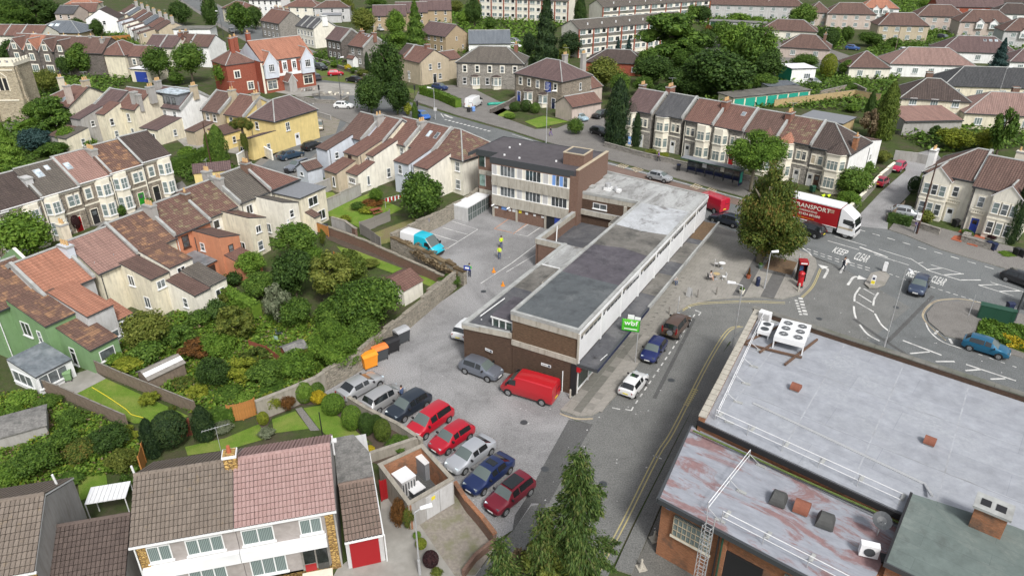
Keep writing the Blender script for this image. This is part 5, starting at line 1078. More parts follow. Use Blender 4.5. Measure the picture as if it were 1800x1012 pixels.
MB().pm([(-.84,11.5),(-.5,11.0),(20.3,10.9),(20.3,11.35)],ZL-.16,ZL+.06,'flash').pm([(-.84,11.5),(-.52,11.5),(.1,6.8),(-.12,6.75)],ZL-.16,ZL+.05,'flash').bd('capping',t)
MB().bx(14.0,14.12,6.7,10.9,ZL-.04,ZL+.05,'upvc').bx(.6,.7,10.2,10.3,ZL,ZL+.05,'upvc').tb((1.0,10.6,ZL+.1),(5.2,10.4,ZL+.1),.06,'upvc').bd('roof_trim',t)
o=MB().pm([(.3,6.6),(4.4,6.6),(4.4,8.9),(.3,8.9)],ZL+.95,ZL+1.1,'felt_p').bx(.45,4.3,8.7,8.8,ZL-.05,ZL+.95,'glass_g').bd('roof_lantern',t)
MB().bx(.40,.47,6.62,8.75,ZL-.04,ZL+.94,'glass_g').bd('pane',o)
mf=MB();mf.bx(.24,.5,6.62,8.98,ZL+.80,ZL+.96,'upvc')
for v in (6.7,7.4,8.1,8.8):mf.bx(.3,.42,v,v+.08,ZL-.03,ZL+.8,'upvc')
mf.bd('frame',o)
for u0,u1,w in ((9.6,12.6,2.0),(17.6,20.3,1.9),(27.6,30.2,2.3)):
 MB().bx(u0,u1,6.6,6.6+w,ZL-.04,ZL+.35,'panelc').bx(u0+.1,u1-.1,6.6,6.5+w,ZL+.35,ZL+.42,'felt_n').bx(u0-.03,u0+.0,6.9,6.3+w,ZL+.04,ZL+.26,'black').bd('roof_box',t)
yw=MB()
for a,b_ in (((20.0,14.6),(31.3,14.6)),((20.0,11.2),(20.0,14.6))):
 p,q=Vector(a),Vector(b_);d=(q-p).normalized();n=Vector((-d.y,d.x))*.16;yw.pm([tuple(p-n-d*.16),tuple(q-n),tuple(q+n),tuple(p+n-d*.16)],-.6,ZL-.3,'brick_m')
yw.bd('yard_wall',t)
yc=MB()
for a,b_ in (((20.0,14.6),(31.3,14.6)),((20.0,11.2),(20.0,14.6)),((31.2,14.6),(31.2,6.6))):
 p,q=Vector(a),Vector(b_);d=(q-p).normalized();n=Vector((-d.y,d.x))*.24;yc.pm([tuple(p-n-d*.2),tuple(q-n),tuple(q+n),tuple(p+n-d*.2)],ZL-.62,ZL+.02+.003*len(yc.v)/8,'panelc','flash')
yc.bd('capping',t)
MB().bx(20.2,31.4,6.56,14.5,.1,2.6,'brick_d','felt_d').bd('low_roof',t)
MB().tb((22.5,13.4,2.65),(24.5,14.3,4.5),.06,'upvc').bd('cable',t)
for u,v in ((31.36,14.7),(31.36,8.4)):MB().bx(u-.14,u+.02,v-.35,v+.05,2.6,ZU-.9,'panelc').bd('concrete_post',t)
MB().bx(31.27,31.37,8.4,14.4,2.6,ZU-.93,'brick_d').bd('wall',t)
wi(t,(31.37-.11,0,0,0),'l',-12.6,4.9,1.9,.75,'c','upvc','glass')
v_=MB().bx(33.4,34.3,11.3,12.2,ZU-.12,ZU+.25,'upvc').tb((33.9,11.8,ZU+.2),(33.9,11.8,ZU+.75),.42,'galv',10).tb((33.9,10.7,ZU-.1),(33.9,10.7,ZU+.5),.22,'galv',8).bx(33.5,34.2,10.0,10.5,ZU-.12,ZU+.2,'upvc');v_.bd('roof_vent',t)
MB().bx(37.8,39.0,13.2,14.2,ZU-.12,ZU+.12,'flash').bd('hatch',t);MB().bx(33.2,34.2,13.5,14.2,ZU-.12,ZU+.12,'flash').bd('hatch',t)
x=0;bw=38.1/8
for i in range(8):
 u=i*bw
 o=MB().bx(u+.14,u+bw-.14,-.10,-.01,ZU-3.25,ZU-.45,'whitep').bd('cladding_panel',t)
 st=MB()
 for k in range(18):st.bx(u+.2+k*.25,u+.215+k*.25,-.112,-.10,ZU-3.2,ZU-1.25,'lgrey')
 st.bd('groove',o)
 st=MB()
 for k in range(5):st.bx(u+.35+k*.86,u+.35+k*.86+(.34 if k in (0,) else .74),-.118,-.10,ZU-1.12,ZU-.86,'dgrey')
 st.bd('strip_window',o)
 MB().bx(u-.11,u+.11,-.17,-.0,ZU-3.4,ZU-.30,'upvc').bd('downpipe',t)
MB().bx(-.1,38.2,-.16,-.101,ZU-.46,ZU-.16,'whitep').bd('fascia',t)
MB().bx(-.16,-.02,-.16,.02,3.3,ZU-.35,'panelc').bd('corner_post',t);MB().bx(-.16,.0,-.04,.5,-.2,3.3,'black').bd('corner_post',t)
MB().tb((-.12,1.3,0),(-.12,1.3,2.2),.05,'upvc',6).bd('downpipe',t)
c=MB().bx(-.1,38.0,-1.86,-.06,3.18,3.42,'upvc','felt_d').bd('canopy',t)
MB().bx(-.15,12.5,-2.02,-1.80,3.16,3.50,'navy','dgrey').bx(12.5,38.1,-2.0,-1.80,3.16,3.56,'flash').bx(-.17,-.02,-2.0,-.02,3.14,3.46,'dgrey').bd('canopy_edge',t)
MB().bx(15.2,20.5,-1.78,-.12,3.425,3.44,'felt_n').bx(24,30,-1.78,-.12,3.425,3.445,'felt_n').bx(31.5,37.5,-1.78,-.12,3.425,3.445,'leafc').bd('roof_litter',t)
for i in range(16):
 u=.2+i*2.36
 if u>36:break
 MB().bx(u+.06,u+2.24,-.03,.02,.55,3.0,'glass_g').bd('shop_window',t)
 MB().bx(u-.06,u+.06,-.07,.02,.0,3.1,'upvc').bx(u+.06,u+2.24,-.06,.02,.3,.5,'upvc').bd('shop_frame',t)
MB().bx(-.16,.3,-.35,-.03,2.6,3.12,'red').bd('alarm_box',t)
for v,s in ((9.2,.9),(3.5,1.0)):
 o=MB().bx(-.0,.02,0,s,0,.28,'upvc').bx(-.012,.0,.08,.3,.06,.22,'navy').bx(-.012,0,.36,s-.08,.12,.16,'navy').bd('sign',t,(-.62 if v>7 else -.09,v-s,2.1),R(-8) if v>7 else 0)
s_=frame('driftwood','heap of broken brown timber lying on the canopy beside the green sign','timber',9.3,-1.2,3.46)
bm_=MB()
for i in range(7):a=random.random()*3;bm_.beam((-.5+random.random()*.3,-.3+i*.08,.06+.03*i),(.5*math.cos(a),.5*math.sin(a)*.5,.12+.03*i),.12,.06,'wood')
bm_.bd('timber',s_)
s_=frame('cut_branch','small dead branch on the near end of the canopy','branch',1.5,-1.0,3.44)
bm_=MB()
for i in range(8):bm_.tb((0,0,.03),(.45*math.cos(i*.8),.45*math.sin(i*.8),.12),.018,'black',4,.006)
bm_.tb((-.2,-.6,.03),(1.0,-.75,.05),.03,'upvc');bm_.bd('twig',s_)
g=Ga((1109,571),4.2);BW,BH=1.55,1.1;t=thing('letting_sign','bright green sign board with white letters wbf standing on posts over the pavement','sign',(g.x-BW*.48,g.y+BW*.14,0),R(-17));t.location.z=.55
MB().bx(0,BW,-.05,.05,3.1,3.1+BH,'bgreen').bx(-.06,.0,-.09,.09,3.06,3.14+BH,'sgreen').bx(BW,BW+.06,-.09,.09,3.06,3.14+BH,'sgreen').bx(-.06,BW+.06,-.07,.07,3.03,3.10,'sgreen').bd('board',t)
text('wbf',t,.70,'upvc',(BW/2,-.07,3.1+BH*.70),(math.pi/2,0,0),'lettering',.012,sx=1.15)
for k,w in ((.42,.86),(.30,.80)):
 b_=MB();n=11
 for i in range(n):x0=BW*(.5-w/2)+i*BW*w/n;b_.bx(x0,x0+BW*w/n*.72,-.062,-.05,3.1+BH*k-.05,3.1+BH*k+.05,'sgreen')
 b_.bd('small_print',t)
b_=MB()
for i in range(12):x0=BW*.12+i*BW*.76/12;b_.bx(x0,x0+.12,-.062,-.05,3.1+BH*.13-.05,3.1+BH*.13+.06,'f_yel' if False else 'upvc')
b_.bd('small_print',t)
for x in (.2,BW-.06):MB().tb((x,.1,2.9 if x<1 else -.6),(x,.1,3.1+BH),.045,'galv').bd('post',t)
MB().bx(.4,1.0,.3,.35,4.1,4.55,'whitep').bx(1.05,1.6,.3,.35,4.1,4.4,'whitep').bd('back_board',t)

#three storey office
GO=1.35
t=frame('office_block','three storey office with dark flat roof and bands of concrete panels and windows','office building',30.2,14.4,GO)
Wd,Dp,ZO=12.4,7.6,9.75-GO
MB().bx(0,Dp+1.2,0,Wd+.1,-.8,ZO-.5,'brick_m').bd('wall',t)
MB().bx(1.9,Dp+1.2,Wd+.1,Wd+3.6,-.8,ZO-.5,'brick_m').bd('wall',t)
MB().pm([(-.25,.0),(Dp+1.3,.0),(Dp+1.3,Wd+3.7),(1.75,Wd+3.7),(1.75,Wd+.3),(-.25,Wd+.3)],ZO-.55,ZO,'felt_o').bd('roof',t)
MB().pm([(-.34,.42),(-.25,.42),(-.25,Wd+.36),(-.34,Wd+.36)],ZO-.8,ZO+.05,'dgrey').bx(1.66,1.75,Wd+.38,Wd+3.8,ZO-.8,ZO+.05,'dgrey').bx(-.3,Dp+1.4,Wd+3.7,Wd+3.8,ZO-.4,ZO+.06,'dgrey').bx(Dp+1.3,Dp+1.4,0,Wd+3.7,ZO-.4,ZO+.06,'dgrey').bd('fascia',t)
MB().bx(-.34,Dp+1.4,-.24,.12,-.8,ZO+.22,'brick_m').bx(-.4,Dp+1.45,-.28,.16,ZO+.22,ZO+.30,'beige').bd('end_wall',t)
o=MB().bx(1.8,4.6,.14,3.0,ZO-.1,ZO+1.55,'brick_m','felt_d').bd('plant_room',t);cc=MB()
for a in ((1.75,4.65,.1,.3),(1.75,4.65,2.8,3.05)):cc.bx(*a,ZO+1.5,ZO+1.62,'beige')
cc.bx(1.75,1.95,.3,2.8,ZO+1.5,ZO+1.62,'beige').bx(4.45,4.65,.3,2.8,ZO+1.5,ZO+1.62,'beige').bd('capping',o)
FH=2.78
for k,zz in enumerate((2.25,2.25+FH)):
 n=13
 for i in range(n):
  v0=.9+i*(Wd-.9)/n;MB().bx(-.55,.0,v0+.015,v0+(Wd-.9)/n-.015,zz-.35,zz+1.05,'panelc').bd('concrete_panel',t)
 for i in range(3):
  v0=.9+i*(Wd-.9)/3
  w=MB();g_='glass'
  w.bx(-.42,-.3,v0,v0+(Wd-.9)/3,zz+1.05,zz+1.12,'upvc')
  L=(Wd-.9)/3;parts=[(0,.9,'glass'),(.9,1.6,'panelc' if k else 'frame_c'),(1.6,L,'glass' if i!=1 else 'glass')]
  seg=[0,.35,.95,1.5,2.0,2.55,3.1,L]
  for q in range(7):
   m={0:'frame_c',1:'glass',2:'glass',3:'glass',4:'glass',5:'frame_c',6:'lgrey'}[q]
   if k==1 and i==0 and q in (2,4):m='lblue'
   w.bx(-.34,-.3,v0+seg[q]+.03,v0+seg[q+1]-.03,zz+1.12,zz+2.42,m)
   w.bx(-.37,-.3,v0+seg[q+1]-.03,v0+seg[q+1]+.03,zz+1.12,zz+2.42,'upvc')
  w.bd('window',t)
MB().bx(-.3,-.0,.9,Wd,0,ZO-.55,'brick_m').bd('wall',t)
MB().bx(-.42,-.3,.12,.9,-.8,ZO-.6,'brick_m').bd('wall',t)
for z0 in (.1,.1+FH,.1+2*FH):
 w=MB().bx(1.84,1.9,Wd+2.5,Wd+3.4,z0+.4,z0+2.0,'glass_g').bx(1.8,1.9,Wd+2.42,Wd+2.5,z0+.4,z0+2.0,'upvc');w.bd('window',t)
 MB().bx(1.82,1.9,Wd+.3,Wd+3.5,z0+2.05,z0+2.7,'panelc').bx(1.84,1.9,Wd+1.2,Wd+1.5,z0+1.2,z0+1.5,'upvc').bd('concrete_panel',t)
MB().bx(-.36,-.3,2.0,4.1,0,1.85,'black').bx(-.4,-.34,2.0,2.9,0,1.85,'blue').bd('doorway',t)
for v in (4.25,8.6,Wd-.15):MB().bx(-.45,-.3,v-.14,v+.14,-.2,1.9,'panelc').bd('concrete_post',t)
for v,w,h,m in ((10.6,.8,.55,'lblue'),(9.7,.4,.35,'upvc'),(9.0,.6,.45,'upvc'),(8.1,.4,.5,'yel'),(7.1,.4,.3,'upvc'),(5.9,.35,.3,'upvc'),(4.7,.4,.25,'upvc'),(11.7,.35,.3,'upvc'),(12.1,.35,.3,'upvc')):
 MB().bx(-.33,-.3,v-w/2,v+w/2,1.35,1.35+h,m).bd('sign',t)
for v in (12.0,9.6,1.6):MB().tb((-.56,v,1.95),(-.9,v+.25,1.8),.1,'whitep',8).bd('camera',t)
for u,v in ((1.2,11.4),(1.0,9.0),(2.2,4.2),(4.5,12.5),(6.5,12.0)):MB().tb((u,v,ZO),(u,v,ZO+.18),.14,'upvc',8).bd('roof_vent',t)

#cycle shelter
a=G((800,388));t=thing('cycle_shelter','white metal cycle shelter with glazed mesh side in the office car park','shelter',(a.x,a.y,0),BA)
a=frame('tmp','x','x',26.4,28.6,0);t.location.x,t.location.y=a.location.x,a.location.y;t.location.z=GZ(a.location.y);bpy.data.objects.remove(a)
MB().bx(0,5.6,0,2.3,1.95,2.12,'whitep').bd('roof',t)
pn=MB()
for i in range(12):pn.bx(-.03,.0,i*2.3/12+.01,(i+1)*2.3/12-.01,0,1.95,'lgrey')
pn.bd('end_panel',t);MB().bx(0,5.6,2.26,2.3,0,1.95,'lgrey').bd('back_panel',t)
for i in range(5):
 g_=MB().bx(i*1.12+.05,i*1.12+1.07,-.02,.0,.15,1.9,'cglass_l').bd('mesh_panel',t)
 fr=MB().bx(i*1.12,i*1.12+.06,-.04,.02,0,1.95,'galv').bx(i*1.12,i*1.12+1.12,-.04,.02,.95,1.0,'galv').bx(i*1.12+.55,i*1.12+.58,-.04,.02,0,1.95,'galv').bd('frame',g_)

#grey roofed brick building at the right
e0=G((1228,735),6.3);GA=R(-39.5)
t=thing('grey_roof_building','large low brick building with pale grey coated flat roofs and parapets','commercial building',(e0.x,e0.y,0),GA)
hi=[(0,0),(13.7,-.5),(13.7,-14),(40,-14),(40,17.8),(-3.2,17.8)]
MB().pm([(0,0),(40,0),(40,17.8),(-3.2,17.8)],-.5,6.0,'brick_o').bd('wall',t)
MB().pm([(.25,.15),(13.9,-.3),(40,-.3),(40,17.3),(-2.6,17.3)],6.0,6.12,'felt_s').bd('roof',t)
w=MB().pm([(0,-.0),(-3.2,17.8),(-2.72,17.7),(.45,.05)],6.0,6.5,'brick_o','flash').pm([(-3.3,17.35),(40,17.35),(40,17.85),(-3.4,17.85)],6.0,6.52,'brick_d');w.bd('parapet',t)
for i in range(24):
 f0,f1=i/24,(i+1)/24-.004;p0=Vector((-.02,-.05)).lerp(Vector((-3.25,17.8)),f0);p1=Vector((-.02,-.05)).lerp(Vector((-3.25,17.8)),f1)
 MB().pm([tuple(p0),tuple(p1),(p1.x+.55,p1.y+.08),(p0.x+.55,p0.y+.08)],6.51,6.60+random.uniform(0,.015),'panelc').bd('coping_stone',t)
for i in range(44):
 x0=-3.4+i*.95;MB().bx(x0,x0+.93,17.3,17.9,6.53,6.62+random.uniform(0,.015),'conc_dark').bd('coping_stone',t)
MB().pm([(-.05,-.12),(13.75,-.62),(13.75,-.5),(0,0)],5.75,6.16,'black').bx(0,13.6,-.75,-.62,5.60,5.67,'moss').bd('gutter',t)
LZ=5.3
MB().pm([(1.3,-7.27),(24,-7.47),(24,-.4),(-.3,.1)],-.5,LZ-.15,'brick_o').bd('wall',t)
MB().pm([(1.3,-7.72),(13.6,-7.82),(13.6,-.55),(0,-.05),(-.5,.3)],LZ-.15,LZ,'felt_r').bd('roof',t)
MB().pm([(1.25,-7.92),(13.6,-8.02),(13.6,-7.83),(1.28,-7.73)],LZ-.32,LZ+.04,'dgrey').pm([(-.62,.3),(1.15,-7.92),(1.3,-7.77),(-.5,.32)],LZ-.3,LZ+.05,'dgrey').bd('gutter',t)
MB().pm([(.3,-.35),(13.7,-.85),(13.7,-.56),(.3,-.06)],LZ+.01,LZ+.1,'lead').bd('flashing',t)
for x0 in (2.3,9.4):
 o=MB().bx(x0,x0+2.6,-7.45,-7.25,2.6,4.2,'glass_c').bd('window',t);g_=MB().bx(x0-.1,x0+2.7,-7.52,-7.45,2.42,2.6,'trim')
 for k in range(9):g_.bx(x0+k*.31,x0+k*.31+.035,-7.50,-7.45,2.6,4.2,'beige')
 for k in range(4):g_.bx(x0,x0+2.6,-7.51,-7.47,2.6+k*.5,2.63+k*.5,'beige')
 g_.bd('window_bars',o)
MB().bx(5.9,8.2,-7.47,-7.25,0,3.6,'black').bd('doorway',t);MB().bx(5.45,5.9,-7.59,-7.25,-.3,5.0,'brick_o').bd('brick_pier',t)
MB().tb((5.65,-7.72,0),(5.65,-7.72,5.0),.06,'dgreen').tb((5.4,-7.72,0),(5.4,-7.72,5.0),.05,'black').bd('downpipe',t)
MB().bx(1.6,1.9,-7.31,-7.27,4.3,4.6,'lblue').bd('alarm_box',t)
MB().pm([(13.7,1.2),(13.9,-5.2),(40,-5.2),(40,2.2),(19,2.2)],3.0,6.35,'brick_o').bd('wall',t)
MB().pm([(13.55,1.3),(13.75,-5.35),(40,-5.35),(40,2.3),(18.9,2.2)],6.35,6.52,'felt_g').bd('roof',t)
MB().pm([(13.5,1.3),(13.72,-5.4),(13.85,-5.4),(13.65,1.3)],6.2,6.6,'black').bx(13.75,40,-5.45,-5.36,6.25,6.58,'dgrey').bd('gutter',t)
c=MB().bx(16.8,18.4,.5,1.7,6.5,8.0,'brick_o').bx(16.65,18.55,.35,1.85,8.0,8.16,'flash').bd('chimney',t)
MB().bx(16.95,17.45,.75,1.35,8.162,8.19,'black').bx(17.7,18.2,.75,1.35,8.162,8.19,'black').bd('flue',c)
MB().beam((2.2,1.8+2.6,6.18),(14.0,3.2,6.18),.22,.12,'galv').beam((14.0,3.2,6.2),(14.6,1.9,6.55),.16,.12,'galv').bd('cable_tray',t)
for q in ((20,1.6),(21.9,1.4),(23.8,1.2)):MB().bx(q[0],q[0]+1.6,2.6,3.2,6.12,6.2,'upvc').bx(q[0]+.1,q[0]+1.5,2.68,3.12,6.2,6.215,'glass_r').bd('roof_light',t)
grb=t
def onroof(x,y,z):
 v=grb.matrix_basis@Vector((x,y,z));return v
def rthing(name,label,cat,x,y,z,rz=0,group=None):
 c,s=math.cos(GA),math.sin(GA);t=thing(name,label,cat,(e0.x+x*c-y*s,e0.y+x*s+y*c,0),GA+rz,group);t.location.z=z;return t
for i in range(8):x=1.2+i*4.6;MB().pm([(x,.3),(x+.10,.3),(x-.9,17.2),(x-1.0,17.2)],6.121,6.127,'felt_s2').bd('roof_seam',t)
for y in (5.2,11.2):MB().pm([(-1,y),(39,y-.0),(39,y+.09),(-1,y+.09)],6.128,6.133,'felt_s2').bd('roof_seam',t)
def rail(label,pts,z,hgt=.95,brace=1):
 x0,y0=pts[0];t=rthing('guard_rail',label,'railing',x0,y0,z);b=MB()
 for i in range(len(pts)-1):
  p,q=Vector(pts[i])-Vector(pts[0]),Vector(pts[i+1])-Vector(pts[0]);L=(q-p).length;n=max(1,round(L/2.6))
  MB().tb((*p,hgt),(*q,hgt),.028,'whitep',6).tb((*p,hgt*.5),(*q,hgt*.5),.024,'whitep',6).bd('rail',t)
  d=(q-p)/L;m=Vector((-d.y,d.x))*brace
  for k in range(n+1):
   c=p+d*(L*k/n);MB().tb((*c,0),(*c,hgt),.028,'galv',6).tb((*c,hgt*.6),(*(c+m*.8),.05),.022,'galv',5).beam((*(c+m*.55),.08),(*(c+m*1.2),.08),.22,.07,'flash').bd('post',t)
 return t
rail('long white guard rail along the front edge of the upper grey roof',[(.9,.75),(13.2,.2)],6.12)
rail('white guard rail running up the street side of the upper grey roof',[(.95,1.0),(-2.05,16.8)],6.12,brace=-1)
rail('white guard rail along the front edge of the lower worn roof',[(5.2,-7.2),(13.0,-7.3)],LZ)
rail('white guard rail crossing the lower worn roof',[(4.2,-7.1),(4.2,-.8)],LZ,brace=-1)
t=rthing('access_ladder','galvanised caged ladder fixed to the brick front up to the lower roof','ladder',4.6,-8.1,0)
b=MB();
for x in (0,.5):b.tb((x,0,0),(x,0,6.2),.035,'galv');b.tb((x,-.55,.6),(x,-.55,5.9),.025,'galv')
b.bd('stile',t)
for k in range(20):MB().tb((0,0,.25+k*.3),(.5,0,.25+k*.3),.02,'galv',5).bd('rung',t)
b=MB()
for k in range(9):z=.6+k*.63;b.tb((0,0,z),(0,-.55,z+.1),.015,'galv',4).tb((.5,0,z),(.5,-.55,z+.1),.015,'galv',4).tb((0,-.55,z+.1),(.5,-.55,z+.1),.015,'galv',4)
b.bd('safety_cage',t)
def cowl(label,x,y,z,m,r=.42,L=.8,rz=0,group=None,dome=False):
 t=rthing('roof_cowl',label,'roof vent',x,y,z,rz,group)
 MB().bx(-L*.45,L*.45,-r*.8,r*.8,0,.22,'flash' if not dome else m).bd('base',t)
 b=MB();n=9;P=[(-r*math.cos(math.pi*i/n),.12+r*1.25*math.sin(math.pi*i/n)) for i in range(n+1)];kx=.62 if dome else 1
 ex=lambda a,z:a*(1-(1-kx)*max(0,z-.12)/(r*1.25))
 for a,s in ((-L/2,1),(L/2,-1)):
  f=[(ex(a,z_),y_,z_) for y_,z_ in P];b.face(f if s<0 else f[::-1],m)
 for i in range(n):b.face([(ex(-L/2,P[i][1]),*P[i]),(ex(L/2,P[i][1]),*P[i]),(ex(L/2,P[i+1][1]),*P[i+1]),(ex(-L/2,P[i+1][1]),*P[i+1])],m)
 b.bd('hood',t);return t
cowl('rust coloured cowl on the upper grey roof near the white fan units',4.0,8.1,6.12,'rust',.36,.7)
cowl('rust coloured cowl in the middle of the upper grey roof towards the chimney',13.3,7.7,6.12,'rust',.36,.7)
cowl('dark domed vent left of the rust cowl on the lower roof',7.2,-3.3,LZ,'cowl',.55,1.0,.15,dome=True)
cowl('rust coloured cowl between two dark domed vents on the lower roof',8.6,-3.1,LZ,'rust',.50,.9,.1)
cowl('dark domed vent right of the rust cowl on the lower roof',10.1,-3.3,LZ,'cowl',.57,1.05,.15,dome=True)
t=rthing('condenser','big white condenser with six fans standing on steel beams at the roof corner','air conditioner',1.2,14.7,6.12,R(10));t.scale=(.93,)*3
MB().bx(-1.3,1.3,-1.9,1.7,.75,1.25,'whitep').bd('casing',t)
for x in (-1.28,1.2):
 for y in (-1.88,1.6):MB().bx(x,x+.1,y,y+.1,0,.75,'whitep').bd('leg',t)
for x in (-.62,.62):
 for y in (-1.15,-.05,1.0):
  f=MB().tb((x,y,1.25),(x,y,1.285),.42,'galv',14).tb((x,y,1.28),(x,y,1.29),.38,'dgrey',14);o=f.bd('fan',t)
  g_=MB()
  for k in range(4):a=k*.785;g_.tb((x-.38*math.cos(a),y-.38*math.sin(a),1.30),(x+.38*math.cos(a),y+.38*math.sin(a),1.30),.012,'galv',4)
  g_.tb((x,y,1.29),(x,y,1.31),.12,'galv',8);g_.bd('fan_guard',o)
t=rthing('condenser','smaller white condenser with two fans beside the six fan unit','air conditioner',-1.0,14.5,6.12,R(10));t.scale=(.93,)*3
MB().bx(-.55,.55,-1.0,1.0,.45,.8,'whitep').bd('casing',t)
for x in (-.5,.42):
 for y in (-.98,.9):MB().bx(x,x+.08,y,y+.08,0,.45,'whitep').bd('leg',t)
for y in (-.48,.48):MB().tb((0,y,.8),(0,y,.83),.40,'galv',14).tb((0,y,.825),(0,y,.835),.36,'dgrey',14).bd('fan',t)
t=rthing('condenser','narrow white unit against the rear parapet beside the condensers','air conditioner',-1.9,16.6,6.12,0);MB().bx(-.5,.5,-.3,.3,0,.95,'whitep').bd('casing',t);MB().bx(-.45,.45,-.33,-.3,.1,.85,'lgrey').bd('grille',t)
t=rthing('support_beams','rusty steel beams under the white condensers','steel beam',.9,13.8,6.12);t.scale=(.85,.85,1)
for p,q in (((-3.2,-2.6,.25),(2.3,-1.4,.25)),((1.5,-3.6,.22),(2.3,2.9,.22)),((-1.2,-3.0,.2),(-.4,1.9,.2)),((-3.2,-2.7,.18),(-1.6,3.2,.18))):MB().beam(p,q,.18,.16,'beamr').bd('beam',t)
t=rthing('satellite_dish','dark grey satellite dish on the lower roof by the green roof','satellite dish',12.8,-2.2,LZ)
b=MB();n=14;c0=Vector((0,0,1.15));ax=Vector((.2,-.5,.8)).normalized();e1=ax.cross(Vector((1,0,0))).normalized();e2=ax.cross(e1)
rings=[[c0+ax*(.16*rr*rr)+e1*(.55*rr*math.cos(6.283*k/n))+e2*(.55*rr*math.sin(6.283*k/n)) for k in range(n)] for rr in (.02,.5,1)]
for i in range(2):
 for k in range(n):b.face([rings[i][k],rings[i][(k+1)% n],rings[i+1][(k+1)% n],rings[i+1][k]],'dgrey')
b.bd('dish',t);MB().tb((0,0,0),(0,0,1.1),.04,'galv').tb((0,0,1.1),(.25,-.6,1.6),.015,'galv').bd('mast',t)
t=rthing('condenser','white boxed fan unit beside the satellite dish','air conditioner',12.8,-4.2,LZ,R(20));MB().bx(-.5,.5,-.22,.22,.1,.95,'whitep').bd('casing',t);MB().tb((0,-.22,.5),(0,-.25,.5),.3,'dgrey',12).bd('fan',t);MB().bx(.7,1.3,-.3,.4,.0,.12,'black').bd('base',t)

#things at the foot of the brick building
def cone(label,px):
 p=G(px);t=thing('stone_bollard',label,'bollard',(p.x,p.y,0),.3);t.scale=(.75,)*3;MB().tb((0,0,0),(0,0,.5),.26,'panelc',8,.16).tb((0,0,.5),(0,0,1.0),.15,'panelc',8,.08).tb((0,0,1.0),(0,0,1.15),.13,'panelc',8,.05).bd('post',t);MB().bx(-.4,.4,-.4,.4,0,.12,'panelc').bd('base',t)
cone('squat concrete bollard at the brick corner',(1150,948));cone('squat concrete bollard standing alone in the yard',(1127,998))

#gas meter compound: walled enclosure with cabinets
a,b_,c_,d_=[G(p,2.4).xy for p in ((718,886),(797,840),(742,780),(665,815))]
t=thing('walled_enclosure','open roofed brick enclosure holding grey cabinets beside the parked cars','enclosure',(a.x,a.y,0));b=MB();kk=MB();cn=sum((Vector(q) for q in (a,b_,c_,d_)),Vector((0,0)))/4-a
Q=[q-a for q in (a,b_,c_,d_)]
for i in range(4):
 p,q=Q[i],Q[(i+1)% 4];d=(q-p).normalized();n=Vector((-d.y,d.x));n=n if n.dot(cn-p)>0 else -n
 b.pm([tuple(p+n*.06),tuple(q+n*.06),tuple(q+n*.2),tuple(p+n*.2)],0,2.3,'brick_o');b.pm([tuple(p),tuple(q),tuple(q+n*.055),tuple(p+n*.055)],0,2.3,'rwall' if i!=0 else 'grey')
 kk.pm([tuple(p-n*.06-d*.05),tuple(q-n*.06+d*.05),tuple(q+n*.26),tuple(p+n*.26)],2.302+.003*i,2.40+.003*i,'rwall')
b.bd('wall',t);kk.bd('coping',t);MB().pm([tuple(q+(cn-q)*.04) for q in Q],0,.03,'pave_dark').bd('floor',t)
d=(Q[1]-Q[0]);L=d.length;d /= L;n=Vector((d.y,-d.x))
for s,e in ((.36,.66),(.67,.97)):MB().pm([tuple(Q[0]+d*L*s+n*.0),tuple(Q[0]+d*L*e+n*.0),tuple(Q[0]+d*L*e+n*.05),tuple(Q[0]+d*L*s+n*.05)],.1,2.1,'lgrey').bd('gate',t)
MB().pm([tuple(Q[0]+d*L*.48+n*.05),tuple(Q[0]+d*L*.56+n*.05),tuple(Q[0]+d*L*.56+n*.07),tuple(Q[0]+d*L*.48+n*.07)],1.6,1.9,'yel').bd('sign',t)
ca=math.atan2(d.y,d.x)
def cab(label,px,w,dd,h,m='lgrey',fins=0,z=.04):
 p=G(px);t=thing('electrical_cabinet',label,'cabinet',(p.x,p.y,z),ca);MB().bx(-w/2,w/2,-dd/2,dd/2,0,h,m).bd('casing',t);MB().bx(-w/2-.04,w/2+.04,-dd/2-.04,dd/2+.04,h,h+.06,'whitep').bd('lid',t)
 for i in range(fins):MB().bx(-w/2+.05+i*w/fins,-w/2+.1+i*w/fins,-dd/2-.1,-dd/2,.2,h-.2,'dgrey').bd('fin',t)
 return t
cab('pale grey finned transformer cabinet at the left of the enclosure',(712,862),1.2,1.3,1.5,'lgrey',5);cab('tall narrow blue grey cabinet at the right of the enclosure',(744,832),.7,1.7,1.6,'lead');cab('low black cabinet by the enclosure gates',(732,868),1.0,.9,.6,'dgrey')
wall('broken low brick wall between the car park and the stony plot',[(800,864),(822,898),(845,925),(870,958)],1.0,.25,'brick_m','brick_o',rough=.08)
wall('short brick wall at the foot of the stony plot',[(868,958),(835,985),(815,1012)],.6,.25,'brick_m',None,rough=.1)

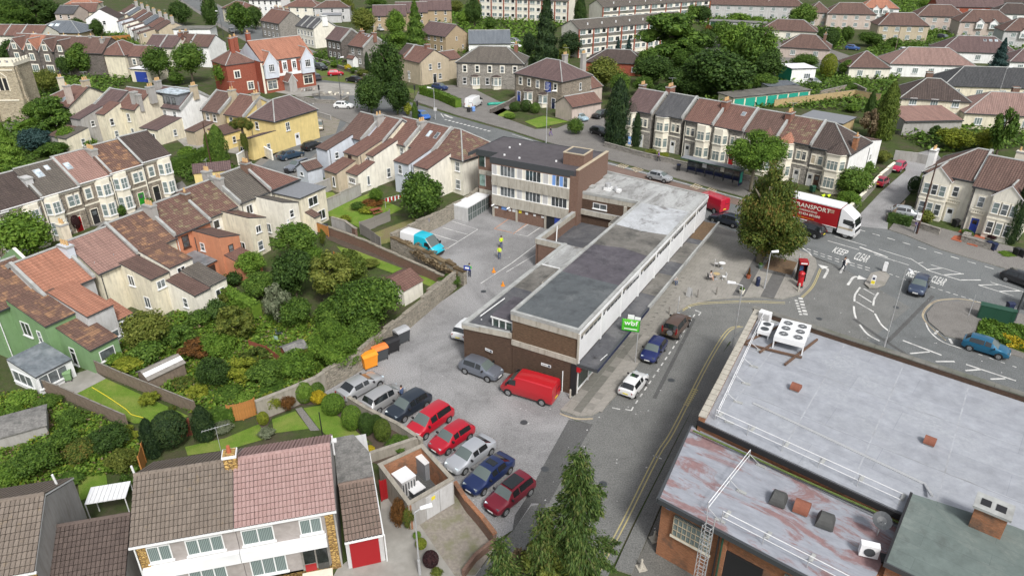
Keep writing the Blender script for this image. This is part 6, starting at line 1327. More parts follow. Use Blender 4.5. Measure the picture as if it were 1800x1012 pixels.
#terraces and houses
def sash(W,n=2,floors=(.9,3.3),w=.85,h=1.3,wall='f',kind='s',fm='upvc',gm='glass',sur=None,m=.5):
 return [(wall,m+(W-2*m)*(i+.5)/n-w/2,z,w,h,kind,fm,gm,sur) for z in floors for i in range(n)]
TA,TB,TC,TR=R(62),R(58.5),R(-40),R(-42.5)
A_=dict(cat='terraced house',group='back-to-back terrace with rear wings')
house('terraced_house','green rendered terraced house at the left edge with patchy brown roof and glazed lean-to',None,None,5.2,8.4,RA=(-75,488),W=5.6,ang=TA,rh=2.6,wm='green',rm='t_patch',**A_,  ext=[(1.4,5.3,-5.2,0,4.3,'my+',1.5,'green','t_patch',[('l',1.2,2.4,1.4,1.5,'c'),('l',3.6,2.2,.6,1.3,'s')]),(2.3,5.2,-9.6,-5.2,2.5,'my+',1.2,'green','t_patch',[('f',.8,.8,1.5,1.1,'g'),('l',1.2,.1,.8,1.9,'tt')]),(-2.2,1.2,-8.4,-4.6,1.9,'my+',.7,'upvc','poly',[('f',.2,.5,2.6,1.2,'c3'),('l',.3,.5,2.9,1.2,'c3')])])
parapet([o for o in bpy.data.objects if str(o.get('label','')).startswith('green rendered')][0],5.5,0,8.4,5.2,2.6,up=.9,m='cream2',wm='green')
house('terraced_house','terraced house with bright orange roof running down over its white rear wing',None,None,5.2,8.4,RA=(19,464),W=5.0,ang=TA,rh=2.6,wm='lgrey',rm='t_or',par=(0,5.0),chim=[(5.0,3.3,5.5,8.6,.8,1.5,'whiteb',3)],**A_,  ext=[(.3,3.1,-5.4,0,4.3,'my+',1.25,'lgrey','t_or',[('f',1.5,.9,1.1,.8,'g'),('r',2.8,2.9,.5,.9,'s')]),(3.1,5.0,-5.0,-2.0,2.3,'my+',.9,'white','t_or',[('f',.3,.8,.6,1.1,'g'),('f',1.1,.3,.6,1.6,'g')])])
house('terraced_house','terraced house with smooth pink roof and scaffolding on its rear wing',None,None,5.2,8.4,RA=(114,424),W=4.7,ang=TA,rh=2.6,wm='cream',rm='t_rose',chim=[(2.2,8.0,5.0,8.4,.9,.9,'cream',2)],**A_,  ext=[(2.4,4.7,-4.6,0,4.4,'my+',.9,'cream','t_brown',[('l',1.0,3.0,.9,1.2,'c'),('l',2.8,.8,.9,1.3,'c'),('f',.6,3.0,1.0,.9,'c')])])
house('terraced_house','terraced house with orange lichened patches over its brown roof',None,None,5.2,8.4,RA=(184,393),W=5.0,ang=TA,rh=2.6,wm='cream',rm='t_patch',par=(.1,),**A_,  ext=[(.2,3.2,-4.6,0,4.4,'my+',1.1,'cream2','t_patch',[('f',.9,3.0,1.0,1.0,'c')]),(-.6,1.5,-8.8,-4.6,2.5,'my+',.9,'cream2','t_brown'),(1.5,3.9,-8.6,-4.6,2.6,'my+',1.0,'cream2','t_grey',[('f',.7,.9,1.2,.9,'c')])])
house('terraced_house','terraced house with orange rendered rear wing and lean-to',None,None,5.2,8.4,RA=(253,363),W=5.0,ang=TA,rh=2.6,wm='orange',rm='t_lich',par=(0,5.0),chim=[(.0,3.2,5.6,8.8,.8,1.4,'grey',3),(5.0,3.4,5.6,8.2,.6,1.0,'brick_m',1)],**A_,  ext=[(2.2,5.0,-4.6,0,4.2,'mx-',.8,'orange','t_brown',[('r',1.2,2.4,.8,1.2,'s','frame_b'),('f',1.0,2.4,.7,1.2,'s','frame_b')]),(-.6,2.2,-3.4,0,1.9,'my+',.5,'orange','poly',[('f',.3,.3,2.1,1.3,'c3','frame_b')]),(2.4,5.0,-7.6,-4.6,2.0,'my+',.7,'orange','t_red',[('f',.4,.4,1.8,1.2,'c3','frame_b')])],wins=[('f',.8,3.2,.9,1.5,'s','frame_b')])
house('terraced_house','cream terraced house with weathered red roof and small lichened wing roof',None,None,5.2,8.4,RA=(310,336),W=4.7,ang=TA,rh=2.6,wm='cream2',rm='t_lich',**A_,  ext=[(2.3,4.9,-4.6,0,4.4,'mx-',.9,'cream','t_lich',[('f',.8,3.0,.8,.9,'c'),('f',.7,.7,.8,1.2,'s'),('l',1.6,.6,1.6,1.2,'c3','upvc','glass_g')])],wins=[('f',.9,3.4,.9,1.1,'g')])
house('terraced_house','cream terraced house with plain grey-brown tiled roof and dark parapet',None,None,5.2,8.4,RA=(372,311),W=5.0,ang=TA,rh=2.6,wm='cream2',rm='t_grey',par=(0,),chim=[(.0,3.0,5.6,8.5,.7,1.0,'grey',2),(.2,5.2,6.6,9.0,.9,.9,'grey',3)],**A_,  ext=[(2.4,5.0,-4.8,0,4.4,'mx-',.9,'cream2','t_grey',[('f',.9,2.9,.7,1.0,'s'),('f',.3,2.5,.3,.4,'g'),('l',1.2,.7,.9,1.2,'c')])],wins=[('f',.8,3.3,1.0,1.2,'c')])
house('terraced_house','end terraced house with red hipped corner and flat grey roof over cream walls',None,None,5.2,8.4,RA=(427,290),W=5.2,ang=TA,rh=2.6,kind='hipr',wm='cream2',rm='t_red',par=(0,),chim=[(.1,3.8,5.8,8.8,.9,1.1,'brick_m',3)],**A_,  ext=[(.4,5.2,-4.6,.3,4.7,'flat',0,'cream','lead',[('f',1.4,3.0,1.7,1.2,'c'),('f',2.2,.6,2.0,1.3,'c3')]),(.9,2.2,-6.0,-4.6,2.1,'my+',.5,'cream','t_brown')],wins=[('r',4.6,3.2,.8,1.2,'s')])
bk=dict(m='trim',wins=((.75,1.7),(3.55,1.5)),c=.5)
B_=dict(cat='terraced house',group='bay fronted terrace behind the first row')
def bfront(W):return [((.35),W)]
for i,(px,w,rm,lab,dr,kw) in enumerate([ ((-66,392),4.8,'t_dark','bay fronted terraced house at the far left edge under a dark roof','white',{}), ((-1,369),4.9,'t_dark','bay fronted terraced house with dark brown roof behind the round green tree','white',dict(par=(4.9,),chim=[(4.9,2.6,5.8,8.3,.9,1.8,'lgrey',0)])), ((69,346),4.9,'t_grey','bay fronted terraced house with grey roof, two roof lights and a red door','red',dict(par=(4.9,),sky=[(1.6,2.3,.9,1.4),(3.1,3.0,.6,.8)])), ((133,323),4.8,'t_rose','bay fronted terraced house with salmon pink roof and a single roof light','black',dict(par=(4.8,),sky=[(.5,2.0,.8,1.2)],chim=[(4.8,3.4,6.0,9.4,.9,1.6,'grey',4)])), ((191,304),4.8,'t_patch','bay fronted terraced house with mottled orange and black roof','sgreen',dict(par=(4.8,))), ((247,285),4.5,'t_dark','end bay fronted terraced house with blackened roof and white gutter','black',{})]):
 mir=i % 2==0
 house('terraced_house',lab,None,None,6.0,8.6,rh=2.7,RA=None,W=w,ang=TB,wm='rubble',rm=rm,**B_,**kw) if False else None
 a=G(px,6.0);t=house('terraced_house',lab,px,(px[0]+60,px[1]-22),6.0,8.6,rh=2.8,W=w,ang=TB,wm='rubble',rm=rm,gut='upvc',**B_,**kw)
 u=2.3 if not mir else .25;blk=(0,w,0,8.6)
 bay(t,blk,'f',u,2.1,.75,-.3,5.75,fm='upvc',gm='glass_c',kind='s2',**bk)
 uu=.45 if not mir else 2.75
 wi(t,blk,'f',uu+.35,3.6,.8,1.4,'s','upvc','glass_c','trim')
 wi(t,blk,'f',uu+1.25 if mir else 3.9+.6 if False else uu+1.3,3.6,.55,1.4,'s','upvc','glass_c','trim') if mir else None
 door(t,blk,'f',uu+.35,dr if dr!='white' else 'upvc',.9,2.1,0,'trim')
 MB().bx(0,.2,-.05,0,-.3,6,'trim').bx(.2,w,-.045,0,2.75,2.95,'trim').bx(.2,w,-.045,0,5.45,5.75,'trim').bd('stone_trim',t)
C_=dict(cat='terraced house',group='white rendered terrace beyond the garden lawns')
house('terraced_house','white end terraced house with long brown catslide roof beside the lane',None,None,5.2,8.4,RA=(634,196),W=4.9,ang=TC,rh=2.7,wm='whiteb',rm='t_brown',chim=[(4.8,3.8,5.6,8.8,.8,1.3,'grey',2)],par=(4.9,),**C_,  ext=[(.1,2.9,-5.0,0,4.3,'my+',1.4,'whiteb','t_brown'),(-.4,2.4,-8.6,-6.0,2.0,'gy',.9,'whiteb','t_brown',[('f',.9,.9,.8,.6,'g')])],wins=[('f',3.4,3.2,.8,1.4,'s')])
house('terraced_house','tan and white pair half with red-brown roof sloping down over a tan wing',None,None,5.2,8.4,RA=(672,201),W=4.6,ang=TC,rh=2.7,wm='cream',rm='t_red',par=(4.5,),**C_,  ext=[(1.2,4.6,-4.8,0,4.3,'my+',1.4,'beige','t_red',[('f',1.0,2.9,.8,1.2,'s','frame_b')]),(.9,3.9,-8.4,-4.8,2.4,'my+',1.1,'beige','t_red',[('f',1.8,.3,.6,1.5,'g')])])
house('terraced_house','cream terraced house with red-brown roof and white lean-to beside the tan wing',None,None,5.2,8.4,RA=(709,204),W=4.7,ang=TC,rh=2.7,wm='cream2',rm='t_red',chim=[(4.5,3.8,5.4,8.6,.9,1.2,'grey',3)],par=(4.7,),**C_,  ext=[(.1,3.1,-4.8,0,4.3,'my+',1.4,'cream2','t_red',[('f',1.4,2.7,.7,1.3,'s'),('r',2.2,.5,.7,1.4,'s')]),(.2,3.3,-8.2,-4.8,2.3,'my+',1.2,'cream2','t_red',[('f',1.0,.9,1.4,.8,'c3'),('r',1.6,.4,.5,1.4,'g')])],wins=[('f',3.5,3.3,.8,1.4,'s'),('f',3.5,.6,.8,1.4,'s')])
house('terraced_house','white terraced house with two roof lights in its red roof',None,None,5.2,8.4,RA=(754,214),W=4.7,ang=TC,rh=2.7,wm='white',rm='t_red',sky=[(1.4,2.0,.7,1.2),(3.0,2.0,.7,1.2)],par=(4.7,),**C_,  ext=[(1.5,4.7,-4.6,0,4.4,'my+',1.3,'whiteb','t_red',[('f',.9,2.7,.8,1.3,'s')])])
house('terraced_house','end terraced house with lichened hipped roof against the office block',None,None,5.2,8.4,RA=(800,224),W=5.4,ang=TC,rh=2.7,kind='hipr',wm='cream2',rm='t_lich',**C_,  ext=[(.1,3.1,-4.6,0,4.4,'my+',1.3,'cream2','t_red',[('f',1.3,2.7,.8,1.3,'s'),('r',1.2,.2,.7,1.4,'s')])],wins=[('f',3.9,3.3,.9,1.4,'s'),('f',3.9,.6,.9,1.4,'s')])
R_=dict(cat='terraced house',group='bay fronted terrace across the main road')
for i,(px,w,rm,lab,dr,brf,kw) in enumerate([ ((1098,190),5.4,'t_mauve','bay fronted house with plum tiled roof behind the tall dark conifers','upvc','t_dark',dict(par=(5.4,),chim=[(5.4,5.4,7,10.2,.9,1.6,'brick_c',4),(.0,5.2,7,9.8,.8,1.2,'brick_m',3)])), ((1153,199),5.0,'t_slate','bay fronted house with slate roof and slated bay','upvc','t_slate',dict(par=(5.0,))), ((1205,210),4.9,'t_red','bay fronted house with red-brown roof and plain roof over its bay','lgrey',None,dict(par=(4.9,),chim=[(4.9,3.6,6.6,9.8,.9,1.5,'brick_c',4)])), ((1254,220),5.1,'t_red','bay fronted house with a single roof light behind the leafy plane tree','redd',None,dict(par=(5.1,),sky=[(3.2,2.4,.7,.8)])), ((1310,231),5.1,'t_brown','bay fronted house mostly hidden behind the bright plane tree','upvc','t_red',dict(par=(5.1,),chim=[(5.1,3.6,6.6,9.8,.9,1.5,'brick_c',4)])), ((1367,243),5.1,'t_lich','bay fronted house with rust red lichened roof and orange bay roof','lgrey','t_or',dict(par=(5.1,)))]):
 t=house('terraced_house',lab,px,None,6.1,8.2,rh=2.7,W=w,ang=TR,wm='rubble_g',rm=rm,**R_,**kw) if False else house('terraced_house',lab,px,(px[0]+52,px[1]+11),6.1,8.2,rh=2.7,W=w,ang=TR,wm='rubble_g',rm=rm,**R_,**kw)
 blk=(0,w,0,8.2);left=i % 2==1
 u,uu=(.2,3.05) if left or i==0 else (2.2,.2)
 bay(t,blk,'f',u,2.55,.85,-.3,5.9,'trim',((.8,1.55),(3.5,1.4)),.55,roof=brf,rh=1.3,fm='frame_c',gm='glass_c',kind='t')
 wi(t,blk,'f',uu+.2,3.6,.65,1.3,'tt','frame_c','glass_c','trim');wi(t,blk,'f',uu+1.05,3.6,.65,1.3,'tt','frame_c','glass','trim')
 door(t,blk,'f',uu+.3,dr,.85,2.1,0,'frame_c')
 MB().bx(0,w,-.05,0,2.75,2.95,'trim').bx(0,.18,-.06,0,-.3,6,'trim').bx(0,w,-.08,0,5.8,6.05,'trim').bd('stone_trim',t)
t=house('end_terraced_house','end house of the bay fronted row with dark hipped roof and white gable side',(1426,257),(1487,272),6.1,8.6,'hipr',2.8,W=5.6,ang=TR,wm='rubble_g',rm='t_dark',**R_,  ext=[(2.2,5.5,8.6,14.5,5.0,'my-',1.2,'white','t_brown')],chim=[(5.3,2.4,4.5,8.6,.6,.9,'brick_o',1)])
blk=(0,5.6,0,8.6);bay(t,blk,'f',2.3,3.0,.95,-.3,5.9,'trim',((.8,1.6),(3.5,1.4)),.6,roof='t_dark',rh=1.5,fm='frame_c',gm='glass_c',kind='t')
wi(t,blk,'f',.3,3.6,.7,1.3,'tt','frame_c','beige','trim');wi(t,blk,'f',1.35,3.6,.7,1.3,'tt','frame_c','glass_c','trim');door(t,blk,'f',1.3,'frame_b',.85,2.1,0,'frame_c');door(t,blk,'f',.3,'lgrey',.8,2.1,0,'frame_c')
MB().bx(5.6,5.63,.0,8.58,-.3,6.0,'white').bd('side_render',t)
MB().bx(0,5.6,-.05,0,2.75,2.95,'trim').bx(0,5.7,-.08,0,5.8,6.05,'trim').bd('stone_trim',t)
W2=R(-44)
for px,w,lab,dr,bu,kw,du in (((1625,300),6.1,'left house of the cream stone pair with brown hipped roof and gabled bay','upvc',.4,dict(kind='hipl',par=(6.1,),chim=[(-.3,3.6,2,8.8,.8,1.4,'white',2)]),3.9),((1712,326),6.3,'right house of the cream stone pair with blue door and gabled bay','blue',2.6,dict(kind='gx',chim=[(3.0,8.2,6,10,1.6,.8,'trim',3)]),.9)):
 t=house('semi_detached_house',lab,px,(px[0]+85,px[1]+22),6.2,9.0,rh=3.0,W=w,ang=W2,wm='cream2',rm='t_brown',cat='semi-detached house',group='cream stone pair facing the junction',**kw)
 blk=(0,w,0,9.0)
 block(t,bu,bu+3.2,-.9,3.4,5.9,'gy',1.5,'cream2','t_brown',pre='gable_',ov=.25,trim='upvc')
 b2=(bu,bu+3.2,-.9,3)
 for z,h in ((.8,1.6),(3.5,1.45)):
  for k in range(3):wi(t,b2,'f',.25+k*.98,z,.75,h,'s','upvc','glass_c' if (k+int(z))% 2 else 'glass','trim')
 wi(t,blk,'f',du+.05,3.6,.75,1.4,'s','upvc','glass','trim')
 o=MB().bx(du-.2,du+1.15,-.12,.0,-.2,2.75,'trim').bd('porch_surround',t);door(t,(0,w,-.13,9),'f',du+.03,dr,.9,2.1,0,'trim')
 bb=MB().bx(bu-.02,bu+3.22,-.98,-.9,2.72,2.9,'trim').bx(du-.3,du+1.25,-.35,0,2.75,2.86,'trim')
 for k in range(6):bb.bx(du-.25+k*.26,du-.12+k*.26,-.32,-.22,2.86,3.2,'trim')
 bb.bx(du-.3,du+1.25,-.35,-.2,3.2,3.3,'trim');bb.bd('balcony',t)
 MB().bx(0,.3,-.03,0,-.3,6.1,'rubble_g').bd('quoin',t)

#yellow and cream row, upper left
Y_=dict(cat='terraced house',group='cream and yellow terrace behind')
TY=R(-30)
house('house','cream house with hipped pale brown roof, one roof light and a tall grey party wall',(64,180),(136,194),5.4,9.5,'hipl',2.6,W=8.4,ang=R(-24),wm='cream',rm='t_red',**Y_,chim=[(.3,5.5,6,9.4,.8,.8,'cream',2),(8.0,1.0,5.0,9.4,.7,1.0,'pinkish',1),(7.6,5.0,6.6,9.6,.9,1.2,'beige',3)],sky=[(5.4,.8,.9,1.2)],wins=sash(8.4,3))
house('terraced_house','grey rendered house with dark plum roof beside the tall party wall',(137,196),(176,180),5.2,9,'gx',2.6,W=4.6,ang=R(-28),wm='grey',rm='t_mauve',**Y_,par=(0,),off=2.5,ext=[(.6,3.4,-4.5,0,4.6,'my+',1.4,'grey','t_mauve',[('r',1.6,3.0,.7,1.0,'s')]),(-.8,2.4,-8.2,-4.5,2.3,'my+',.9,'grey','t_brown'),(2.4,5.0,-8.6,-4.5,2.5,'my+',.9,'cream','t_grey',[('f',.4,.6,1.6,1.0,'c')])])
house('house','pale lemon L shaped house with pink-brown roof and two chimney stacks',(176,190),(225,200),5.6,8,'gx',2.5,W=6.4,ang=R(-28),wm='cream',rm='t_red',**Y_,off=2.0,chim=[(5.2,1.4,5,8.8,.8,1.1,'grey',0),(6.3,1.4,5,8.0,.7,.7,'grey',0),(6.6,3.8,6,9.4,.9,1.2,'grey',3)],ext=[(.2,3.0,-3.4,0,5.0,'my+',1.4,'cream','t_red',[('r',.6,3.0,.7,1.2,'s'),('r',.9,.8,.7,1.2,'s')])],wins=[('f',3.9,3.3,.8,1.4,'s'),('f',4.1,.5,.8,1.6,'s')])
t=house('terraced_house','white terraced house with blue-grey box dormer and scaffolding',(259,184),(355,190),5.0,8,'gx',2.6,W=8.4,ang=R(-26),wm='white',rm='t_mauve',**Y_,par=(8.4,),chim=[(-.1,3.2,6,9.2,.8,1.1,'grey',4),(8.3,3.8,6,9,.8,1.1,'beige',3)],wins=sash(8.4,3,(3.2,)),ext=[(-.4,3.8,-4.6,0,2.4,'my+',.9,'cream','t_mauve',[('f',.4,.6,1.4,1.2,'c3'),('f',2.4,.6,1.0,1.2,'c')]),(3.8,8.3,-5.4,0,2.5,'my+',1.0,'cream','t_mauve',[('f',1.0,.1,.8,1.8,'g'),('f',2.3,.8,1.2,1.0,'c')])])
MB().bx(2.6,7.6,.6,4.6,5.0,7.4,'lead').bd('dormer',t);MB().bx(2.3,7.9,.3,4.9,7.4,7.56,'glass_r').bd('dormer_roof',t)
for x in (3.2,4.6,6.0):wi(t,(0,8,.6,4),'f',x,5.7,.8,1.1,'g','dgrey','glass')
house('terraced_house','beige terraced house between the scaffolded house and the yellow ones',(354,193),(393,197),5.0,8,'gx',2.6,W=4.6,ang=TY,wm='beige',rm='t_brown',**Y_,par=(0,4.6),chim=[(4.4,3.6,5.6,8.8,.9,1.1,'beige',2)],wins=sash(4.6,2),ext=[(.4,3.0,-4.4,0,2.4,'my+',.8,'beige','t_brown')])
house('terraced_house','deep yellow terraced house with small lower wing',(395,200),(435,204),5.0,8,'gx',2.6,W=4.7,ang=TY,wm='yellow',rm='t_red',**Y_,par=(4.7,),chim=[(4.4,3.6,5.6,8.8,.9,1.1,'beige',2)],wins=sash(4.7,2),ext=[(.6,3.4,-4.6,0,2.6,'mx-',.8,'yellow','t_brown')])
house('end_house','large pale yellow end house with hipped plum roof beside the lane',(438,205),(481,209),5.2,9.8,'hip',2.6,W=6.0,ang=TY,wm='yellow',rm='t_mauve',**Y_,ext=[(2.6,6.0,-5.4,0,2.7,'mx+',.9,'yellow','t_mauve',[('f',.5,.8,1.0,1.0,'c')])],wins=[('r',2.2,3.0,.9,1.4,'s2'),('f',1.2,3.2,.8,1.3,'s')],doors=[('r',4.0,'upvc')])

#the red pub
PB=R(43)
t=house('pub','red brick and white pub with orange tiled roof and two half timbered gables',(459,108),(540,93),7.0,11,'gx',3.6,W=12.6,ang=PB,wm='redb',rm='t_or',cat='pub',chim=[(-3.5,6,8,12.2,.9,.9,'redb',3),(-1.5,8.5,8,12,.9,.9,'redb',2),(2.5,10.5,8,12.2,.9,.9,'redb',2)],  ext=[(-6.8,0,3.0,10.5,6.6,'hip',2.4,'redb','t_red',[('f',1.6,3.6,1.2,1.5,'c','upvc','glass','trim'),('f',4.2,.8,1.3,1.6,'t','upvc','glass','trim')]),(-.4,9,11,15,6.2,'gx',1.5,'redb','t_red')])
blk=(0,12.6,0,11)
for u in (.3,9.2):
 block(t,u,u+3.1,-.7,3.5,6.6,'gy',2.2,'whiteb','t_or',z0=3.2,pre='gable_',ov=.35,trim='upvc');wi(t,(u,u+3.1,-.7,3),'f',.9,4.6,1.3,1.6,'t3','upvc')
 wi(t,blk,'f',u+.4,.7,2.2,1.9,'t','frame_c','glass','trim')
MB().bx(3.4,9.2,-.06,0,3.3,6.7,'white').bd('timber_panel',t);MB().bx(4.0,4.7,-.08,-.06,3.9,6.6,'redb').bx(6.0,7.0,-.08,-.06,3.9,6.6,'redb').bx(8.3,9.1,-.08,-.06,3.9,6.6,'redb').bd('brick_panel',t)
for u in (4.9,7.2):wi(t,(0,12,-.09,9),'f',u,4.6,.9,1.6,'t','upvc')
block(t,4.6,6.4,-2.6,0,2.6,'gy',1.3,'grey','t_red',pre='porch_',ov=.3,trim='upvc')
block(t,-.25,1.0,.2,8.6,6.9,'mx-',.0,'redb','t_or',pre='side_',ov=.0)
MB().face([(-.3,-.5,6.9),(-.3,5.5,10.3),(-.3,11.2,6.9)][::-1],'whiteb').bd('timber_gable',t)
for u,z,w,h in ((4.0,3.8,2.0,1.7),(3.0,.6,2.2,1.8)):wi(t,(-.26,12,0,11),'l',u,z,w,h,'c','frame_c','glass','trim')
MB().bx(-.34,-.26,2.5,3.4,0,2.2,'lgrey').bd('door',t)
for y in (0,):MB().bx(-.3,.2,-.06,0,-.3,6.6,'trim').bd('quoin',t)

#villas and cottages along the upper street
V_=dict(cat='house',group='stone houses along the upper street')
house('villa','grey stone villa with dark brown hipped roof and white bay windows',(802,109),(922,118),5.8,9,'hip',2.8,W=15.5,ang=R(-8),wm='rubble_g',rm='t_grey',**V_,wins=sash(15.5,5,(3.6,),h=1.5,sur='trim')+sash(9,3,(.9,),h=1.5),chim=[(13,6,6,9.6,.8,1.4,'brick_c',2)],bays=[('f',3.2,2.2,.8,-.3,2.7,dict(roof='t_dark')),('f',8.2,2.2,.8,-.3,2.7,dict(roof='t_dark'))])
t=house('villa','brown stone villa with plum hipped roof, red creeper and blue sign board',(905,128),(995,146),5.8,9.5,'hip',2.9,W=13.2,ang=R(-44),wm='rubble',rm='t_mauve',**V_,wins=sash(13.2,5,(3.6,),h=1.5,sur='trim')+[('r',5.6,3.2,.7,1.5,'s')],chim=[(7.5,7.5,6,10,.7,1.2,'grey',3),(11.0,9.3,6,10.4,.7,1.2,'grey',3)],bays=[('f',3.0,2.2,.9,-.3,2.6,dict(roof='t_dark')),('f',7.2,2.2,.9,-.3,2.6,dict(roof='t_dark'))],doors=[('f',.8,'blue'),('f',10.6,'navy')],ext=[(9.8,13.2,9.5,13.5,3.0,'hip',2.2,'pinkish','t_red')])
MB().bx(8.9,10.3,-.12,-.04,3.2,5.2,'blue').bd('sign_board',t);bb=MB()
for k in range(6):bb.bx(9.1,9.2+.15*(6-k % 3),-.135,-.12,4.9-k*.25,4.98-k*.25,'upvc')
bb.bd('sign_lettering',t)
house('outbuilding','pale rendered outbuilding with lean brown roof beside the villa',(1012,190),(1068,170),2.9,5,'gx',1.5,W=7.5,ang=R(36),wm='pinkish',rm='t_red',cat='outbuilding',off=1)
house('cottage','cream gabled cottage end with bay window facing the road',(712,103),(738,110),5.2,7,'gx',2.6,W=4.2,ang=R(-40),wm='white',rm='t_red',**V_,wins=[('f',1.6,3.2,.7,1.2,'s')],par=(0,),chim=[(4.2,3.5,6,9,.8,1.2,'brick_c',0)],bays=[('f',.9,2.0,.7,-.2,2.4,dict(roof='t_slate'))])
house('cottage','beige house with broad gable and white windows behind the black car',(738,110),(801,140),5.2,8.2,'gy',2.4,W=8.4,ang=R(42),wm='beige',rm='t_red',**V_,wins=sash(8.4,2,(3.2,),m=1.6)+[('f',5.2,.8,.9,1.2,'s')],doors=[('f',3.6,'black')],ext=[(8.4,13,1,7,4.6,'gx',1.5,'beige','t_red')])
house('cottage','narrow terraced cottage with dark roof left of the cream gabled cottage',(697,98),(712,103),5.0,7,'gx',2.4,W=3.6,ang=R(-42),wm='beige',rm='t_dark',**V_,par=(3.6,),wins=[('f',1.4,3.2,.7,1.1,'s')])
house('cottage','stone cottage with brown roof and two roof lights beside the tall leafy tree',(612,79),(641,87),5.2,7.5,'gx',2.6,W=6.4,ang=R(-42),wm='rubble_g',rm='t_red',**V_,wins=sash(6.4,2),sky=[(4.6,3.0,.6,.6),(3.2,3.2,.6,.6)],par=(6.4,),chim=[(6.2,4,6,9,.8,1.1,'brick_c',1),(1.0,4,6,9,.8,1.1,'brick_c',2)],ext=[(1.0,3.6,-1.6,0,2.2,'gx',.7,'white','t_red')])
house('cottage','stone cottage with plum roof and pale gable above the white car bonnet',(573,68),(605,79),5.4,7.5,'gx',2.8,W=7.2,ang=R(-44),wm='rubble_d',rm='t_mauve',**V_,wins=sash(7.2,3),par=(7.2,))
house('terraced_house','cream terraced houses block with three toned roof and slate middle',(520,45),(560,58),5.6,7.5,'gx',2.6,W=10.5,ang=R(-46),wm='cream2',rm='t_slate',**V_,wins=sash(10.5,5),par=(3.4,6.9,10.4),chim=[(10.3,4,6,9.4,.9,1.8,'white',0),(6.9,4,6,9,.7,1.1,'grey',2)])
house('house','long stone house with reddish roof at the top behind the round trees',(458,36),(495,46),5.2,9,'gx',3.2,W=12,ang=R(-45),wm='rubble_g',rm='t_red',**V_,wins=sash(12,4),chim=[(2,5,7,9.6,.7,1.1,'brick_c',2),(5,5,7,9.6,.7,1.1,'brick_c',2),(9,5,7,9.6,.7,1.1,'brick_c',2)])
house('house','cream rendered villa with brown roof at the top edge above the stone house',(498,12),(546,14),5,8,'hip',2,W=14,ang=R(-6),wm='cream2',rm='t_red',**V_,wins=sash(14,4))
house('house','grey rendered villa half with brown hipped roof at the top edge',(552,14),(600,10),5,8,'hip',2,W=13,ang=R(5),wm='lgrey',rm='t_brown',**V_,wins=sash(13,3),ext=[(3,10,-2.5,0,2.5,'my+',.6,'lgrey','lead')])
E_=dict(cat='house',group='tan brick estate houses')
house('brick_house','tan brick house with gable end and plum roof among the trees',(744,63),(773,68),4.8,8,'gx',2.8,W=9,ang=R(-38),wm='tan',rm='t_mauve',**E_,wins=sash(9,3),off=-1) if False else None
house('brick_house','tan brick end house with broad gable right of the big cypress',(736,58),(775,68),4.8,9,'gx',2.8,W=11.5,ang=R(-42),wm='tan',rm='t_mauve',**E_,wins=sash(11.5,4)+[('r',4,3.4,.6,1,'s'),('r',6.5,.9,.6,1,'s')])
for px,px2,lab,an in (((655,28),(668,35),'tan brick estate house at the left above the leafy tree',-38),((695,22),(714,28),'tan brick estate house in the middle at the top',-38),((738,18),(765,24),'tan brick estate house tucked behind the cypress at the top',-38)):
 house('brick_house',lab,px,px2,4.8,9,'gx',3.0,W=11.5,ang=R(6),wm='tan',rm='t_mauve',**E_,wins=sash(11.5,3),off=-1)
house('hall','low white hall with blue slate roof behind the villas',(824,77),(880,75),2.8,9,'gx',3.0,W=12,ang=R(3),wm='white',rm='t_slateb',cat='hall',wins=[('l',3,.8,1,1.2,'s')])
def mais(label,A,B,W,ang,floors=3,ze=7.6,n=7,wm='cream2',panels='rubble_d',rm='t_grey',white='upvc'):
 t=house('maisonette_block',label,A,B,ze,8.5,'gx',1.9,W=W,ang=ang,wm=wm,rm=rm,cat='apartment block',group='three storey maisonettes')
 bw=W/n
 for i in range(n):
  for k in range(floors):
   z=.1+k*2.5
   MB().bx(i*bw+.2,(i+1)*bw-.2,-.05,0,z+.05,z+.98,'conc_dark' if panels else wm).bd('spandrel_panel',t) if panels and k else None
   wi(t,(0,W,0,8),'f',i*bw+.35,z+1.0,bw*.38,1.2,'c','upvc','glass_c');wi(t,(0,W,0,8),'f',i*bw+bw*.60,z+1.0,bw*.26,1.2,'g','upvc','glass')
 b=MB()
 for i in range(n+1):b.bx(i*bw-.18,i*bw+.18,-.25,0,-.2,ze,'redb')
 b.bd('brick_pier',t)
 for i in range(n-1):
  if i % 1==0:MB().tb((i*bw+bw*.8,1.6,ze+.6),(i*bw+bw*.8,1.6,ze+1.3),.2,'upvc',6).bd('roof_vent',t)
 return t
mais('grey ended maisonette block nearest, with green-grey panels between piers',(1018,52),(1150,28),40,R(31),n=8)
mais('upper maisonette block at the top edge with green-grey panels',(1060,13),(1196,-2),48,R(28),n=7)
mais('cream maisonette block at the left with brown roof and no grey panels',(842,-4),(960,20),36,R(-22),n=7,panels=None)
house('bungalow','single storey red brick building with brown hipped roof among the trees',(1030,108),(1112,122),3.0,9,'hip',2.4,W=15,ang=R(-14),wm='redb',rm='t_dark',cat='bungalow',wins=[('f',11.5,.9,1.4,1.2,'c')])
t=house('garage_row','row of lock-up garages with green doors along the back lane',(1290,172),(1365,155),2.4,5,'flat',0,W=20,ang=R(22),wm='cream',rm='felt_n',cat='garages')
for i in range(7):MB().bx(.3+i*2.8,2.7+i*2.8,-.06,0,0,2.05,'teal').bd('garage_door',t)
t=house('workshop','white workshop with green side wall under a flat roof',(1393,121),(1428,118),3.6,6,'flat',0,W=6,ang=R(8),wm='white',rm='whitep',cat='workshop',wins=[('f',3.2,1.2,1.6,1.2,'c3')]);MB().bx(-.05,0,0,6,0,3.4,'teal').bd('side_cladding',t)
